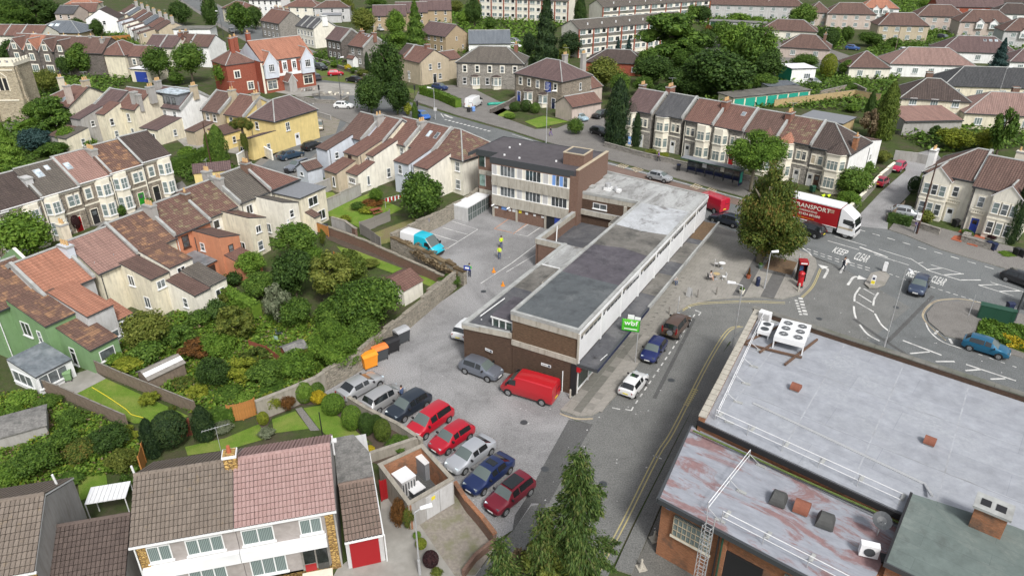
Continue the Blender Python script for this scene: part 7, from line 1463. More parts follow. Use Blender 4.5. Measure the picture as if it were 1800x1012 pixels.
t=house('garage','small white garage with green door beside the workshop',(1352,152),(1398,148),2.4,5,'flat',0,W=7,ang=R(10),wm='white',rm='t_slateb',cat='garage');MB().bx(.2,2.2,-.05,0,0,2,'teal').bd('garage_door',t)
t=house('garage_row','flat roofed garages with grey doors and one dark green door',(1248,37),(1312,45),2.4,5,'flat',0,W=19,ang=R(-22),wm='lgrey',rm='corr',cat='garages')
for i in range(6):MB().bx(.3+i*3.1,2.9+i*3.1,-.06,0,0,2.1,'dgreen' if i==0 else 'lgrey').bd('garage_door',t)
house('outbuilding','flat grey roofed extension with timber side and flue behind the bay row',(1408,205),(1455,212),3.0,6,'flat',0,W=7.5,ang=TR,wm='wood_p',rm='lead',cat='outbuilding')
house('outbuilding','red felted lean roof building with grey wall below the brown hipped house',(1590,213),(1674,205),2.6,7,'my+',1.0,W=11,ang=R(4),wm='grey',rm='t_rose',cat='outbuilding')

#suburb at the upper right
S_=dict(group='inter-war houses on the upper right')
def semi(label,A,W,ang,ze=5,D_=8,kind='hip',wm='pinkish',rm='t_brown',rh=2.4,n=4,floors=None,bayed=True,cat='house',gab=False,**kw):
 t=house('house',label,A,(A[0]+60,A[1]),ze,D_,kind,rh,W=W,ang=R(ang),wm=wm,rm=rm,cat=cat,wins=sash(W,n,floors or ((.8,3.2) if ze>4 else (.8,)),w=1.3,kind='c3',gm='glass_c')+[('r',3,(3.2 if ze>4 else .8),.7,1.1,'s')],**S_,**kw)
 if gab:
  for u in (W*.30,W*.55):block(t,u,u+2.2,-.7,2.5,ze-.2,'gy',1.0,'white',rm,pre='gable_',z0=ze-2.1,ov=.2,trim='upvc');wi(t,(u,u+2.2,-.7,2),'f',.3,ze-1.8,1.6,1.2,'c3','upvc','glass_c')
 return t
semi('brown hipped house beside the bright green cypress with cream walls',(1586,174),8.6,0,3.9,8.5,rm='t_dark',wm='cream',n=2,chim=[(4.5,5.6,5.6,7.6,1.2,.9,'brick_m',0)],floors=(2.2,),D_=None) if False else None
semi('dark brown hipped house beside the bright green cypress with cream walls',(1583,172),12,-16,4.4,9.5,'hip','cream','t_dark',3.0,3,chim=[(5.5,6.5,6.6,8.4,1.2,.9,'brick_m',0)])
semi('long bungalow with pale pink hipped roof and glazed porch',(1566,112),19.5,-8,3.0,10,'hip','white','t_pink',3.2,5,cat='bungalow')
semi('charcoal roofed bungalow with white bay windows behind the dark hipped house',(1660,150),24,-9,2.8,10,'hip','cream','t_black',3.2,5,cat='bungalow')
semi('cream bungalow with pink tiled hip and brown half roof behind the yellow hedge',(1697,198),17,-14,2.9,10,'hip','cream','t_pink',3.0,4,cat='bungalow',chim=[(9.5,6.5,4.5,6.8,1.2,.8,'brick_m',0)])
semi('small bungalow with steep dark pyramid roof and two square windows',(1494,118),9.5,-6,2.8,9,'hip','cream2','t_brown',3.0,2,cat='bungalow')
semi('brown roofed bungalow behind the round topped hedge tree',(1372,82),13,-24,2.8,9,'hip','pinkish','t_brown',3.0,2,cat='bungalow',chim=[(11,5,4,6.2,.8,.8,'brick_m',1)])
semi('wide brown roofed bungalow above it with white front',(1338,52),17,-20,2.8,9,'hip','cream2','t_brown',2.8,3,cat='bungalow')
semi('semi pair with grey-cream walls and flat dormer among shrubs',(1545,44),15,-8,5,8,'hip','beige','t_brown',3.2,4,chim=[(3,4,7,8.8,.8,.8,'redb',0)])
semi('pinkish semi pair with a white car parked before it',(1612,28),15.5,-12,5,8.5,'hip','pinkish','t_brown',3.2,4)
semi('semi pair with two white gabled bays and brown tile hung panels',(1688,38),16,-12,5,8.5,'hip','pinkish','t_brown',3.2,4,gab=True)
semi('semi house with white gable at the right edge',(1766,54),14,-14,5,8.5,'hip','lgrey','t_brown',3.2,3,gab=True)
semi('brown bungalow with three small roof lights and flat dormer',(1654,90),19,-12,2.8,10,'hip','white','t_mauve',3.4,3,cat='bungalow',sky=[(11,3.4,.8,.8),(12.4,3.4,.8,.8),(13.8,3.4,.8,.8)])
semi('brown roofed bungalow at the right edge behind the blue-green conifer',(1776,108),14,-10,2.8,8,'hip','white','t_mauve',2.6,3,cat='bungalow')
semi('long red brick block with plum roof at the top right',(1648,12),24,-6,5.2,9,'gx','redb','t_mauve',3.2,5)
semi('semi pair with brown roof at the top of the rising road',(1455,24),16,-10,5,8.5,'hip','pinkish','t_brown',3.2,4)
semi('cream semi pair with long windows above the ivy covered tree',(1342,10),15,-14,5,8.5,'hip','cream','t_brown',3.2,4)
semi('cream semi house behind the broad green tree at the top',(1420,22),8,-10,5,8.5,'hip','pinkish','t_brown',3.2,2)
semi('small semi pair with orange tiled half roof at the top',(1515,14),13,-12,5,8,'hip','white','t_or',3.0,3,gab=True)
semi('white semi pair with dark roof at the top right corner',(1750,24),13,-12,5,8,'hip','white','t_dark',3.0,3)
semi('grey semi pair at the very top right corner',(1750,4),15,-12,5,8,'hip','lgrey','t_dark',3.0,3)
semi('grey terrace with lean-to backs right of the maisonettes',(1250,8),30,-14,5,8,'gx','lgrey','t_brown',2.2,7)
L_=dict(cat='house',group='houses at the upper left')
for i,(rm,lab) in enumerate([('t_red','dark stone gabled house with reddish roof, leftmost of its row'),('t_or','dark stone gabled house with orange roof'),('t_brown','dark stone gabled house with brown roof and white bargeboard'),('t_brown','dark stone gabled house with black bargeboard next to the round tree')]):
 px=(12+26.5*i,86+1.6*i);t=house('gabled_house',lab,px,(px[0]+26,px[1]+2),5.8,9,'gx',3.0,W=4.9,ang=R(-10),wm='rubble_d',rm=rm,**L_,chim=[(4.8,4.6,7,9.4,.7,1.1,'white',1)],doors=[('f',.5,'blue' if i==3 else 'black')])
 block(t,.9,4.6,-.35,4,5.8,'gy',2.6,'rubble_d',rm,pre='gable_',ov=.25,trim='upvc' if i<3 else 'black')
 b2=(.9,4.6,-.35,4);wi(t,b2,'f',1.3,5.9,1.0,1.3,'c','upvc','glass_c','trim');wi(t,b2,'f',1.2,3.4,1.2,1.5,'c','upvc','glass_c','trim');wi(t,b2,'f',1.0,.6,1.8,1.7,'c3','upvc','glass_c','trim')
house('house','brown roofed end house of the dark stone row with white end wall',(118,92),(170,85),5.8,9,'gx',3.0,W=9.5,ang=R(-10),wm='rubble_d',rm='t_brown',**L_,chim=[(4.0,4.6,7,9.6,.8,1.1,'grey',1),(8.0,3.2,6,9.2,.8,1.1,'grey',1)]);
house('house','cream sided stone house with reddish hipped roof above the blue garage door',(172,96),(207,101),5.4,9,'hip',2.6,W=7.0,ang=R(-9),wm='cream',rm='t_red',**L_,ext=[(7.0,12.5,1,8,5.0,'gx',2,'rubble_g','t_red',[('f',1.2,3.0,.9,1.4,'s','upvc','glass','trim')])])
t=house('garage','cream garage with blue door beside the stone house',(228,121),(260,124),3.0,6,'flat',0,W=5.5,ang=R(-14),wm='cream',rm='whitep',cat='garage');MB().bx(1.2,4.4,-.06,0,0,2.4,'blue').bd('garage_door',t)
house('house','terraced house with brown roof and white end wall left of the pub',(300,80),(345,76),5.2,8,'gx',2.4,W=11,ang=R(-12),wm='white',rm='t_brown',**L_,par=(5.5,),wins=sash(11,3),chim=[(2.5,4,6.5,8.8,.8,1.1,'brick_m',2)])
house('house','brown roofed house further left with a brick stack',(255,82),(292,84),5.2,8,'gx',2.4,W=8.6,ang=R(-12),wm='cream2',rm='t_mauve',**L_,par=(4.5,),chim=[(8.3,4,6.5,9,.8,1.1,'brick_c',2)])
house('house','white gable walled building with flat top behind the brown roofs',(304,52),(352,45),5.8,7,'flat',0,W=10.5,ang=R(6),wm='white',rm='conc_dark',**L_)
house('house','white house with long gable and small window at the top left',(150,34),(190,30),4.6,9,'gy',3.0,W=10,ang=R(14),wm='white',rm='t_dark',**L_,wins=[('f',5,2.6,1,1.3,'s')])
house('house','cream house with brown sloping roof left of the white gable',(121,22),(148,20),4.6,9,'gx',2.6,W=9,ang=R(8),wm='cream',rm='t_red',**L_)
house('house','house with bright red roof at the very top left',(113,8),(142,2),5,8,'hip',2.2,W=11,ang=R(4),wm='cream2',rm='t_or',**L_)
house('house','grey and pink house beside the round topped tree at the top left',(96,24),(116,22),5,8,'gx',2.2,W=7,ang=R(-6),wm='pinkish',rm='t_slate',**L_,wins=sash(7,2))
for i in range(7):
 px=(212+9.5*i,20+8.0*i*.62);house('terraced_house',['white','cream','blue-sided','pale','lilac','grey','beige'][i]+' rear wing house of the steep far terrace, '+['topmost','second down','third down','fourth down','fifth down','sixth down','lowest'][i],px,(px[0]+20,px[1]),4.6,9,'gx',2.2,W=6.2,ang=R(-52),wm=['white','cream','whiteb','cream2','lgrey','grey','beige'][i],rm=['t_brown','t_slateb','t_red'][i % 3],cat='terraced house',group='steep terrace at the upper left',ext=[(.4,3.2,-5,0,3.6,'my+',1.1,['white','cream','whiteb','cream2','white','grey','beige'][i],'t_brown',[('f',.8,2.2,.8,1.0,'s')])],chim=[(6,4.5,6,8.2,.7,1.0,'grey',2)])
house('school','low blue-grey slate roofed school with small roof lights',(50,57),(104,56),2.8,12,'hip',2.8,W=17,ang=R(-5),wm='tan',rm='t_slateb',cat='school',sky=[(5,3,1.4,1.4),(7,3,1.4,1.4)])
house('house','long low terrace with reddish roofs at the left edge',(-20,62),(40,68),4.6,8,'gx',2.4,W=16,ang=R(-6),wm='cream2',rm='t_red',**L_,par=(5,10))
house('house','row of small hipped roofs by the stream of trees at the top',(390,14),(440,20),4.8,8,'hip',2.4,W=14,ang=R(-42),wm='cream',rm='t_red',**L_,wins=sash(14,4))
house('house','white tall houses at the top edge with grey roofs',(437,0),(490,4),7,8,'gx',2.2,W=13,ang=R(-10),wm='white',rm='t_slate',**L_,wins=sash(13,5,(1,3.3,5.4)))
g=G((27,213));t=thing('church_tower','square battlemented church tower of pale stone at the left edge','church tower',(g.x,g.y,0),R(4));g.z=0
MB().bx(-3.3,3.3,0,6.6,-.5,13.2,'church').bd('wall',t)
b=MB()
for x in (-3.3,3.3):
 b=MB()
 for z0,z1,w in ((-.5,5.5,.95),(5.5,10,.7),(10,13,.45)):b.bx(x-w/2,x+w/2,-w,.3,z0,z1,'church').bx(x-(w if x<0 else -.0)-.0,x+(w if x>0 else 0)+.0,.1,.9,z0,z1,'church')
 b.bd('buttress',t)
MB().bx(-3.5,3.5,-.14,.0,5.0,5.3,'trim').bx(-3.5,3.5,-.14,0,12.2,12.5,'trim').bd('string_course',t)
b=MB();b.bx(-3.5,3.5,-.18,.3,13.2,14.0,'trim').bx(3.1,3.5,.3,6.7,13.2,14.0,'trim').bx(-3.5,-3.1,.3,6.7,13.2,14,'trim').bx(-3.1,3.1,6.4,6.7,13.2,14,'trim').bd('parapet',t)
for i in range(5):MB().bx(-3.4+i*1.5,-2.65+i*1.5,-.17,.28,14.0,14.7,'trim').bd('merlon',t);MB().bx(3.12,3.49,.9+i*1.2,1.5+i*1.2,14.0,14.7,'trim').bd('merlon',t)
MB().tb((-1.4,1.2,14),(-1.5,1.1,18.5),.6,'church',6,.1).bd('pinnacle',t);t.scale=(.86,.86,.78)
MB().bx(-2.9,2.9,.4,6.2,13.2,13.4,'lead').bd('roof',t)
for x in (-.55,.55):
 MB().pm([(x-.38,-.06),(x+.38,-.06),(x+.38,0),(x-.38,0)],7.6,10.4,'black').bd('window',t)
MB().bx(-1.15,-.95,-.1,0,7.4,10.8,'trim').bx(.95,1.15,-.1,0,7.4,10.8,'trim').bx(-.1,.1,-.1,0,7.5,10.6,'trim').beam((-1.15,-.05,10.8),(0,-.05,12.0),.1,.25,'trim').beam((1.15,-.05,10.8),(0,-.05,12.0),.1,.25,'trim').bd('tracery',t)
g2=thing('church','stone church nave wall with pointed window beside the tower','church',(t.location.x-9.6,t.location.y-1.0,0),R(4))
MB().bx(-6,6,0,9,-.5,9,'church').bd('wall',g2);b=MB()
for t_ in roof_tops('gx',-6,6,0,9,9,3.5,.3):b.hull(t_,.2,'t_dark')
b.bd('roof',g2);MB().bx(2.6,5.0,-.08,0,1.6,4.4,'trim').bx(2.9,4.7,-.1,-.08,1.8,4.4,'black').bx(3.45,3.52,-.13,-.1,1.8,4.3,'trim').bx(4.05,4.12,-.13,-.1,1.8,4.3,'trim').bd('window',g2)

#foreground houses
F1=(G((226,959),5.2),G((590,894),5.2));fa=math.atan2(F1[1].y-F1[0].y,F1[1].x-F1[0].x);fx=(F1[1]-F1[0]).length;h2=fx*.49
DF,RH=7.6,2.15
def near_house(label,x0,w,kind,tm,rm,cols,left):
 c,s=math.cos(fa),math.sin(fa);t=thing('semi_detached_house',label,'semi-detached house',(F1[0].x+x0*c,F1[0].y+x0*s,0),fa,'semi-detached pair in the foreground')
 walls('gx',.0 if not left else .25,w if left else w-.25,.25,DF-.1,-.3,5.0,RH*.97,'lgrey' if False else 'pebble').bd('wall',t)
 b=MB();tops=roof_tops('gx',0,w,0,DF,5.1,RH,.0)
 for q in tops:b.hull(q,.12,rm,'upvc')
 rf=b.bd('roof',t)
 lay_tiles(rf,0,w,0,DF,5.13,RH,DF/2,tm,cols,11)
 k=MB();n=cols
 for i in range(n):x=i*w/n;k.hull([(x+.05,DF/2+.05,5.16+RH),(x+w/n-.05,DF/2+.05,5.16+RH),(x+w/n-.05,DF,5.14),(x+.05,DF,5.14)],.05,tm)
 o=k.bd('rear_tiles',rf);o['kind']='stuff'
 nr=int(w/.42)
 for i in range(nr):MB().tb((i*w/nr+.01,DF/2,5.13+RH),((i+1)*w/nr-.01,DF/2,5.13+RH),.14,tm,7).bd('ridge_tile',rf)
 MB().bx(-.02,w+.02,-.14,-.02,4.98,5.10,'upvc').bd('gutter',t)
 return t
DEF['pebble']=lambda:m_plain('pebble_dash',(.345,.315,.30),.95,.15,3,(.25,.23,.215))
DEF['tp_brown']=lambda:m_tilepiece('brown_roof_tile',(.145,.12,.10),(.22,.185,.155),(.27,.20,.11))
DEF['tp_pink']=lambda:m_tilepiece('pink_roof_tile',(.30,.195,.18),(.37,.255,.24),(.30,.22,.20))
DEF['tp_dark']=lambda:m_tilepiece('dark_roof_tile',(.08,.062,.056),(.135,.105,.092),(.04,.035,.03))
DEF['tp_gar']=lambda:m_tilepiece('garage_roof_tile',(.16,.12,.10),(.24,.18,.15),(.16,.15,.11))
t1=near_house('semi-detached house with weathered brown tiled roof in the foreground',0,h2,0,'tp_brown','t_grey',24,True)
t2=near_house('semi-detached house with pink tiled roof in the foreground',h2+.03,fx-h2-.03,0,'tp_pink','t_pink',25,False)
w1,w2_=h2,fx-h2
for t,w in ((t1,w1),(t2,w2_)):
 blk=(0,w,.25,7)
 u=(.72,2.9) if t is t1 else (.25,3.7)
 wi(t,blk,'f',u[0],3.35,1.35 if t is t1 else 1.9,1.25,'c','upvc','glass_c',pane=True);wi(t,blk,'f',u[1],3.35,2.15 if t is t1 else 1.35,1.25,'c3' if t is t1 else 'c','upvc','glass_c',pane=True)
 wi(t,blk,'f',.35 if t is t2 else 2.6,.55,2.2,1.5,'c3','upvc','glass_c',pane=True)
 MB().bx(.3 if t is t1 else 0,w if t is t1 else w-.85,-.12,.24,2.25,3.1,'whitep').bd('white_band',t)
MB().bx(.25,.74,.14,.25,-.3,4.95,'gold').bd('stone_pier',t1);MB().bx(w2_-.78,w2_-.26,.12,.25,-.3,4.95,'gold').bd('stone_pier',t2)
MB().tb((.18,.1,-.2),(.18,.1,4.9),.05,'upvc').bd('downpipe',t1);MB().bx(0,w2_-.8,.1,.25,-.3,.32,'gold').bx(0,w1,.1,.25,-.3,.32,'gold').bd('plinth',t2)
o=MB().bx(w2_-2.6,w2_-.85,.12,.25,0,2.2,'wood_g').bx(w2_-2.45,w2_-1.75,.08,.12,.9,2.05,'glass').bx(w2_-1.65,w2_-.95,.08,.12,.2,2.05,'glass').bx(w2_-2.45,w2_-1.75,.09,.12,.2,.8,'redd').bd('porch',t2)
MB().bx(w2_-2.7,w2_-.8,-.5,.1,-.1,.12,'trim').bd('door_step',t2)
o=MB().bx(.8,1.9,.12,.25,0,2.1,'upvc').bx(.9,1.3,.08,.12,.2,1.9,'black').bx(1.4,1.8,.08,.12,.2,1.9,'glass').bd('door',t1)
cc=chimney(t1,w1-.05,DF/2-.25,6.5,8.1,.75,.7,'gold',1,'potr','whitep')
MB().tb((-.2,DF*.62,5.9),(-.3,DF*.62,7.3),.07,'upvc').bd('flue',t1);MB().tb((w2_+.1,DF*.62,5.6),(w2_+.1,DF*.62,7.2),.06,'upvc').tb((w2_-.1,6.2,5.6),(w2_+.28,6.2,5.6),.18,'upvc',8).bd('flue',t2)
MB().bx(w2_-.25,w2_-.13,.2,DF-.1,-.3,5.0,'grey').bd('side_wall',t2)
for w,t in ((w1,t1),):
 a=MB().tb((w-1.0,DF*.75,6.0),(w-1.0,DF*.75,8.6),.018,'galv',5).tb((w-1.9,DF*.75,8.4),(w-.1,DF*.75,8.7),.012,'galv',5)
 for i in range(9):a.tb((w-1.85+i*.2,DF*.75-.15,8.4+i*.035),(w-1.85+i*.2,DF*.75+.15,8.4+i*.035),.007,'galv',4)
 a.bd('aerial',t)
c,s=math.cos(fa),math.sin(fa);p0=G((606,952),2.5)
t=thing('garage','garage with red door, small tiled roof and flat felted roof behind','garage',(p0.x,p0.y,0),fa+R(2))
gw=(G((672,935),2.5)-p0).length
walls('gx',0,gw,.1,5.4,-.3,2.4,.9,'lgrey',f=.78).bd('wall',t);b=MB()
for q in roof_tops('gx',0,gw,0,5.4,2.5,1.0,0,.78):b.hull(q,.1,'t_grey','upvc')
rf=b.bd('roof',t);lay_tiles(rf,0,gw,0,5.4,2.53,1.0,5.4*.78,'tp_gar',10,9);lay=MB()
for i in range(10):lay.hull([(i*gw/10+.04,5.4*.78,3.55),((i+1)*gw/10-.04,5.4*.78,3.55),((i+1)*gw/10-.04,5.5,2.58),(i*gw/10+.04,5.5,2.58)],.05,'tp_gar')
o=lay.bd('rear_tiles',rf);o['kind']='stuff';MB().tb((0,5.4*.78,3.52),(gw,5.4*.78,3.52),.12,'tp_gar',7).bd('ridge',rf)
MB().bx(-.02,gw+.02,5.5,10.6,-.3,2.4,'lgrey').bd('wall',t);MB().pm([(-.05,5.45),(gw+.05,5.45),(gw+.05,8.2),(gw-.9,10.6),(-.05,10.6)],2.4,2.55,'corr').bd('flat_roof',t)
MB().bx(.25,gw-.3,.02,.1,0,2.15,'redd').bd('garage_door',t);st=MB()
for k in range(1,12):st.bx(.25+(gw-.55)*k/12,.262+(gw-.55)*k/12,.008,.02,.02,2.13,'redb')
MB().bx(-.02,gw+.02,-.12,-.02,2.36,2.48,'upvc').tb((gw+.1,.0,0),(gw+.1,0,2.4),.05,'upvc').bx(gw,gw+.1,0,8.2,2.35,2.46,'upvc').bd('gutter',t)
fence('red painted gate between the garage and the enclosure',[(671,880),(692,872)],1.9,'redd',.9,False,'redd','gate','gate',cap=False)
p0=G((60,1001),5.2);q0=G((130,836),5.2);L0=(q0-p0).length
t=thing('semi_detached_house','house at the bottom left corner with brown tiles and bare grey gable wall','semi-detached house',(p0.x,p0.y,0),fa)
walls('gx',-9,-.05,.2,L0-.1,-.3,5.0,RH*.95,'grey').bd('wall',t);b=MB()
for q in roof_tops('gx',-9,0,0,L0,5.1,RH,0):b.hull(q,.12,'t_grey','upvc')
rf=b.bd('roof',t);lay_tiles(rf,-3.6,0,0,L0,5.13,RH,L0/2,'tp_brown',14,11);k=MB()
for i in range(30):x=-9+i*.3;k.hull([(x+.05,L0/2+.05,5.16+RH),(x+.25,L0/2+.05,5.16+RH),(x+.25,L0,5.14),(x+.05,L0,5.14)],.05,'tp_brown')
o=k.bd('rear_tiles',rf);o['kind']='stuff';MB().tb((-9,L0/2,5.13+RH),(0,L0/2,5.13+RH),.14,'tp_brown',7).bd('ridge',rf)
wi(t,(-9,-.05,0,L0),'r',3.4,2.4,.5,.7,'g');MB().tb((-.3,L0*.8,5.4),(-.4,L0*.8,6.8),.07,'upvc').bd('flue',t);MB().bx(-9,.1,-.12,-.0,4.98,5.08,'upvc').bd('gutter',t)
wi(t,(-9,0,.2,6),'f',6.6,3.3,1.6,1.2,'c','upvc','glass');MB().bx(-.5,-.05,.1,.2,-.3,4.9,'gold').bd('stone_pier',t)
p1=G((100,925),4.6)
t=thing('link_building','lower dark tiled link roof between the two foreground houses','outbuilding',(p1.x,p1.y-0,0),fa)
lw=4.2;walls('gx',0,lw,-4.6,2.6,-.3,2.2,2.3,'grey',f=.64).bd('wall',t);b=MB()
for q in roof_tops('gx',0,lw,-4.6,2.6,2.3,2.3,0,.64):b.hull(q,.1,'t_dark','dgrey')
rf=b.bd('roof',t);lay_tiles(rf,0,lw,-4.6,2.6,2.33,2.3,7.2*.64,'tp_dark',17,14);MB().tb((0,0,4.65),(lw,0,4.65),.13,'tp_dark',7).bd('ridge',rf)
p2=G((148,885),2.3);t=thing('conservatory','white ribbed canopy roof behind the foreground houses','conservatory',(p2.x,p2.y,0),fa)
for i in range(9):MB().bx(i*.29,i*.29+.27,0,1.7,2.2,2.26,'whitep').bd('roof_panel',t)
MB().bx(0,.06,0,.06,0,2.2,'upvc').bx(2.5,2.56,0,.06,0,2.2,'upvc').bx(0,.06,1.64,1.7,0,2.2,'upvc').bx(2.5,2.56,1.64,1.7,0,2.2,'upvc').bd('post',t)

#gardens: lawns, paths, walls, fences
sheet('lawn',[(130,694),(186,665),(332,731),(300,742),(237,744),(200,730)],.01,'lawn')
sheet('patio',[(100,683),(130,694),(186,665),(160,648),(120,660)],.012,'concrete')
sheet('path',[(218,590),(262,622),(300,660),(420,715),(450,720),(448,712),(410,700),(330,662),(285,628),(232,590)],.0,'concrete')
sheet('lawn',[(478,737),(519,722),(543,753),(482,761)],.01,'lawn');sheet('lawn',[(533,717),(565,712),(600,735),(648,776),(616,799),(590,800),(580,770),(560,752)],.01,'lawn')
sheet('lawn',[(325,785),(395,770),(455,745),(470,770),(400,790),(330,800)],.01,'lawn')
sheet('path',[(519,718),(530,715),(562,756),(546,757)],.014,'pave');sheet('flower_bed',[(452,735),(565,690),(600,712),(712,762),(745,790),(668,818),(640,805),(655,778),(600,735),(570,710),(530,712),(478,733),(465,760),(450,762)],.004,'soil')
sheet('lawn',[(135,822),(185,820),(190,860),(140,880)],.01,'lawn')
sheet('patio',[(455,592),(500,580),(530,600),(490,618),(470,612)],.01,'concrete')
sheet('lawn',[(556,338),(585,338),(590,342),(557,358)],.01,'lawn');sheet('lawn',[(562,376),(648,340),(708,367),(684,378),(632,400),(600,385)],.01,'lawn');sheet('lawn',[(658,409),(728,383),(760,392),(690,425),(668,430)],.01,'lawn_dry')
sheet('path',[(556,366),(572,366),(632,338),(622,332)],.014,'pave')
sheet('flower_bed',[(560,400),(590,406),(780,480),(745,500),(640,450),(575,420)],.004,'soil');sheet('lawn',[(592,433),(625,440),(708,472),(690,480),(640,462),(604,448)],.01,'lawn');sheet('lawn',[(735,483),(775,495),(760,505),(728,492)],.01,'lawn')
sheet('lawn',[(862,197),(885,190),(905,200),(880,206)],.02,'lawn');sheet('lawn',[(922,214),(955,204),(1000,214),(960,222),(945,225)],.02,'lawn')
sheet('verge',[(560,140),(640,150),(740,178),(735,160),(640,130),(550,108)],.02,'rough')
sheet('patio',[(300,236),(350,228),(420,236),(500,262),(470,280),(400,268),(330,262)],.0,'concrete')
sheet('lane',[(100,400),(215,395),(330,330),(320,318),(205,372),(95,390)],.0,'pave');sheet('path',[(60,180),(30,226),(0,240),(0,225),(40,190)],.01,'pave')
sheet('yard',[(1100,110),(1260,60),(1380,60),(1500,100),(1420,130),(1500,150),(1420,170),(1300,190)],-.02,'pave')
F=fence
F('weathered close board fence left of the lawn with the yellow hose',[(42,676),(110,700),(165,725),(226,752)],1.35,'wood',1.8,False)
F('weathered close board fence right of the lawn with the yellow hose',[(155,648),(220,676),(290,705),(346,728)],1.35,'wood',1.8,False)
F('orange brown board fence between the two back gardens',[(404,742),(428,738),(452,729)],1.75,'wood_o',1.9,True,'wood_o',bw=.22)
F('orange brown low fence running into the ivy',[(362,752),(404,742)],1.2,'wood_o',1.8,True,'wood_o',bw=.2)
F('red brown garden gate between dark conifers',[(317,770),(338,765)],1.7,'wood_r',1.2,True,'wood_r','garden_gate','gate',bw=.2)
F('orange fence panels behind the foreground brown roof',[(252,835),(262,790)],1.8,'wood_o',1.8,True,'wood_o',bw=.18)
F('orange board fence beside the strip lawn',[(588,456),(612,468),(636,478)],1.0,'wood_o',1.8,True,'wood_o',bw=.2)
F('grey board fence across the end of the dry lawn',[(634,410),(660,400),(686,388)],1.6,'wood_g',1.8,True,'wood_g',bw=.16)
F('grey board fence beside the brick garden wall',[(634,412),(652,424),(670,438)],1.6,'wood_g',1.8,True,'wood_g',bw=.16)
F('orange brown fence corner behind the cream end house',[(558,408),(578,416)],1.4,'wood_o',1.8,False,'wood_o')
F('red stained low fence round the small patio',[(440,612),(470,622),(500,645)],.9,'wood_r',1.8,True,'wood_r',bw=.2)
F('timber fence panels behind the bay fronted row',[(1360,190),(1420,182),(1500,172),(1545,180)],1.7,'wood_p',1.9,False,'wood_p')
F('bright orange fence on the far slope at the upper left',[(180,74),(215,72),(250,68)],1.6,'wood_o',2.2,False,'wood_o')
F('dark red fence beyond the maisonettes',[(1200,40),(1228,38)],1.5,'wood_r',2.0,False,'wood_r')
F('brown side gate of the white end house',[(1565,388),(1585,372)],1.5,'wood',1.8,True,'wood','side_gate','gate',bw=.2)
wall('rendered boundary wall behind the clipped shrubs',[(455,738),(500,720),(560,694),(574,684)],1.9,.3,'rwall','rwall')
wall('long stone wall behind the orange and black bins',[(574,684),(635,648),(680,608),(727,568),(760,540),(800,505)],1.9,.4,'walling','walling',rough=.12)
wall('low concrete wall between the parked cars and the clipped shrubs',[(600,702),(645,730),(700,758),(742,786)],.8,.25,'rwall','rwall')
wall('garden wall behind the small evergreens near the enclosure',[(648,812),(690,798),(735,783)],.8,.25,'rwall','rwall')
wall('high stone wall between the car park and the dry lawn',[(846,352),(810,376),(775,396),(735,415),(690,438)],1.9,.45,'walling','walling',rough=.1)
wall('overgrown stone wall in front of the turquoise van',[(690,438),(720,452),(760,470),(800,492),(818,500)],1.7,.5,'walling','f_brown',rough=.15)
wall('low brick garden wall along the strip lawn',[(578,412),(640,436),(700,463),(780,500)],1.1,.3,'brick_m','walling',rough=.06)
wall('short return of the brick garden wall',[(780,500),(752,522)],.8,.25,'brick_m','walling')
wall('grey block wall behind the first small lawn',[(556,345),(598,326),(612,318)],1.7,.25,'grey','grey')
wall('grey block wall between the two back lawns',[(563,378),(600,360),(634,342)],1.7,.25,'grey','rwall')
wall('curved grey wall left of the grey board fence',[(585,400),(610,408),(622,418)],1.5,.25,'grey','rwall')
wall('red pier at the end of the curved grey wall',[(622,420),(628,424)],1.7,.3,'brick_m','walling')
wall('white wall behind the yellow house garden',[(420,290),(455,268),(480,282)],1.6,.25,'cream2','white')
wall('low stone front wall along the bay fronted row',[(1062,258),(1130,277),(1210,296),(1290,312),(1330,322)],.8,.3,'rubble_g','rubble_g')
wall('low stone front wall of the cream pair',[(1556,385),(1600,396),(1650,414)],.8,.35,'rubble_g','rubble_g')
wall('low stone front wall beside the blue doored house',[(1688,424),(1715,432),(1740,440)],.8,.35,'rubble_g','rubble_g')
wall('stone wall between the lane and the end house garden',[(1490,378),(1518,350),(1545,320),(1570,298)],1.2,.35,'rubble_g','trim')
wall('grey wall closing the end of the stony lane',[(1570,280),(1610,285),(1640,292)],1.5,.3,'grey',None)
wall('stone wall round the pub garden',[(520,176),(560,182),(600,184),(612,176)],.8,.35,'rubble_g','rubble_g')
wall('stone wall of the front gardens on the rising street',[(552,106),(600,122),(640,136),(700,156)],.8,.3,'rubble_d','rubble_g')
wall('low wall before the drive of the grey villa',[(862,200),(895,185),(905,178)],.9,.3,'rubble_d','rubble_g')
wall('wooden edged wall along the road verge at the beige forecourt',[(545,214),(560,205),(582,212)],.9,.2,'grey','grey')
wall('grey wall at the foot of the brown hipped house',[(1440,172),(1500,158),(1520,168)],1.4,.3,'rubble','rubble_g')
hedge('bright green clipped hedge beside the main road',[(742,166),(775,176),(806,190)],1.6,1.8,'f_light')
hedge('clipped dark green hedge running through the back gardens',[(350,505),(385,520),(420,540),(455,562)],1.3,1.5,'f_light')
hedge('dark green hedge behind the yellow end house garden',[(302,300),(330,290),(365,275)],1.6,1.8,'f_mid')
hedge('ivy covered fence beside the orange boards',[(350,757),(385,745),(412,738)],.8,1.5,'f_mid')
hedge('dark hedge in front of the silver car by the cream pair',[(1560,388),(1580,393),(1600,398)],1.2,1.2,'f_dark')
hedge('green hedge before the church tower',[(30,232),(50,224),(70,214)],1.2,1.2,'f_light')
hedge('hedge of the bungalow front garden in the upper right',[(1560,96),(1600,88)],1,1,'f_mid')
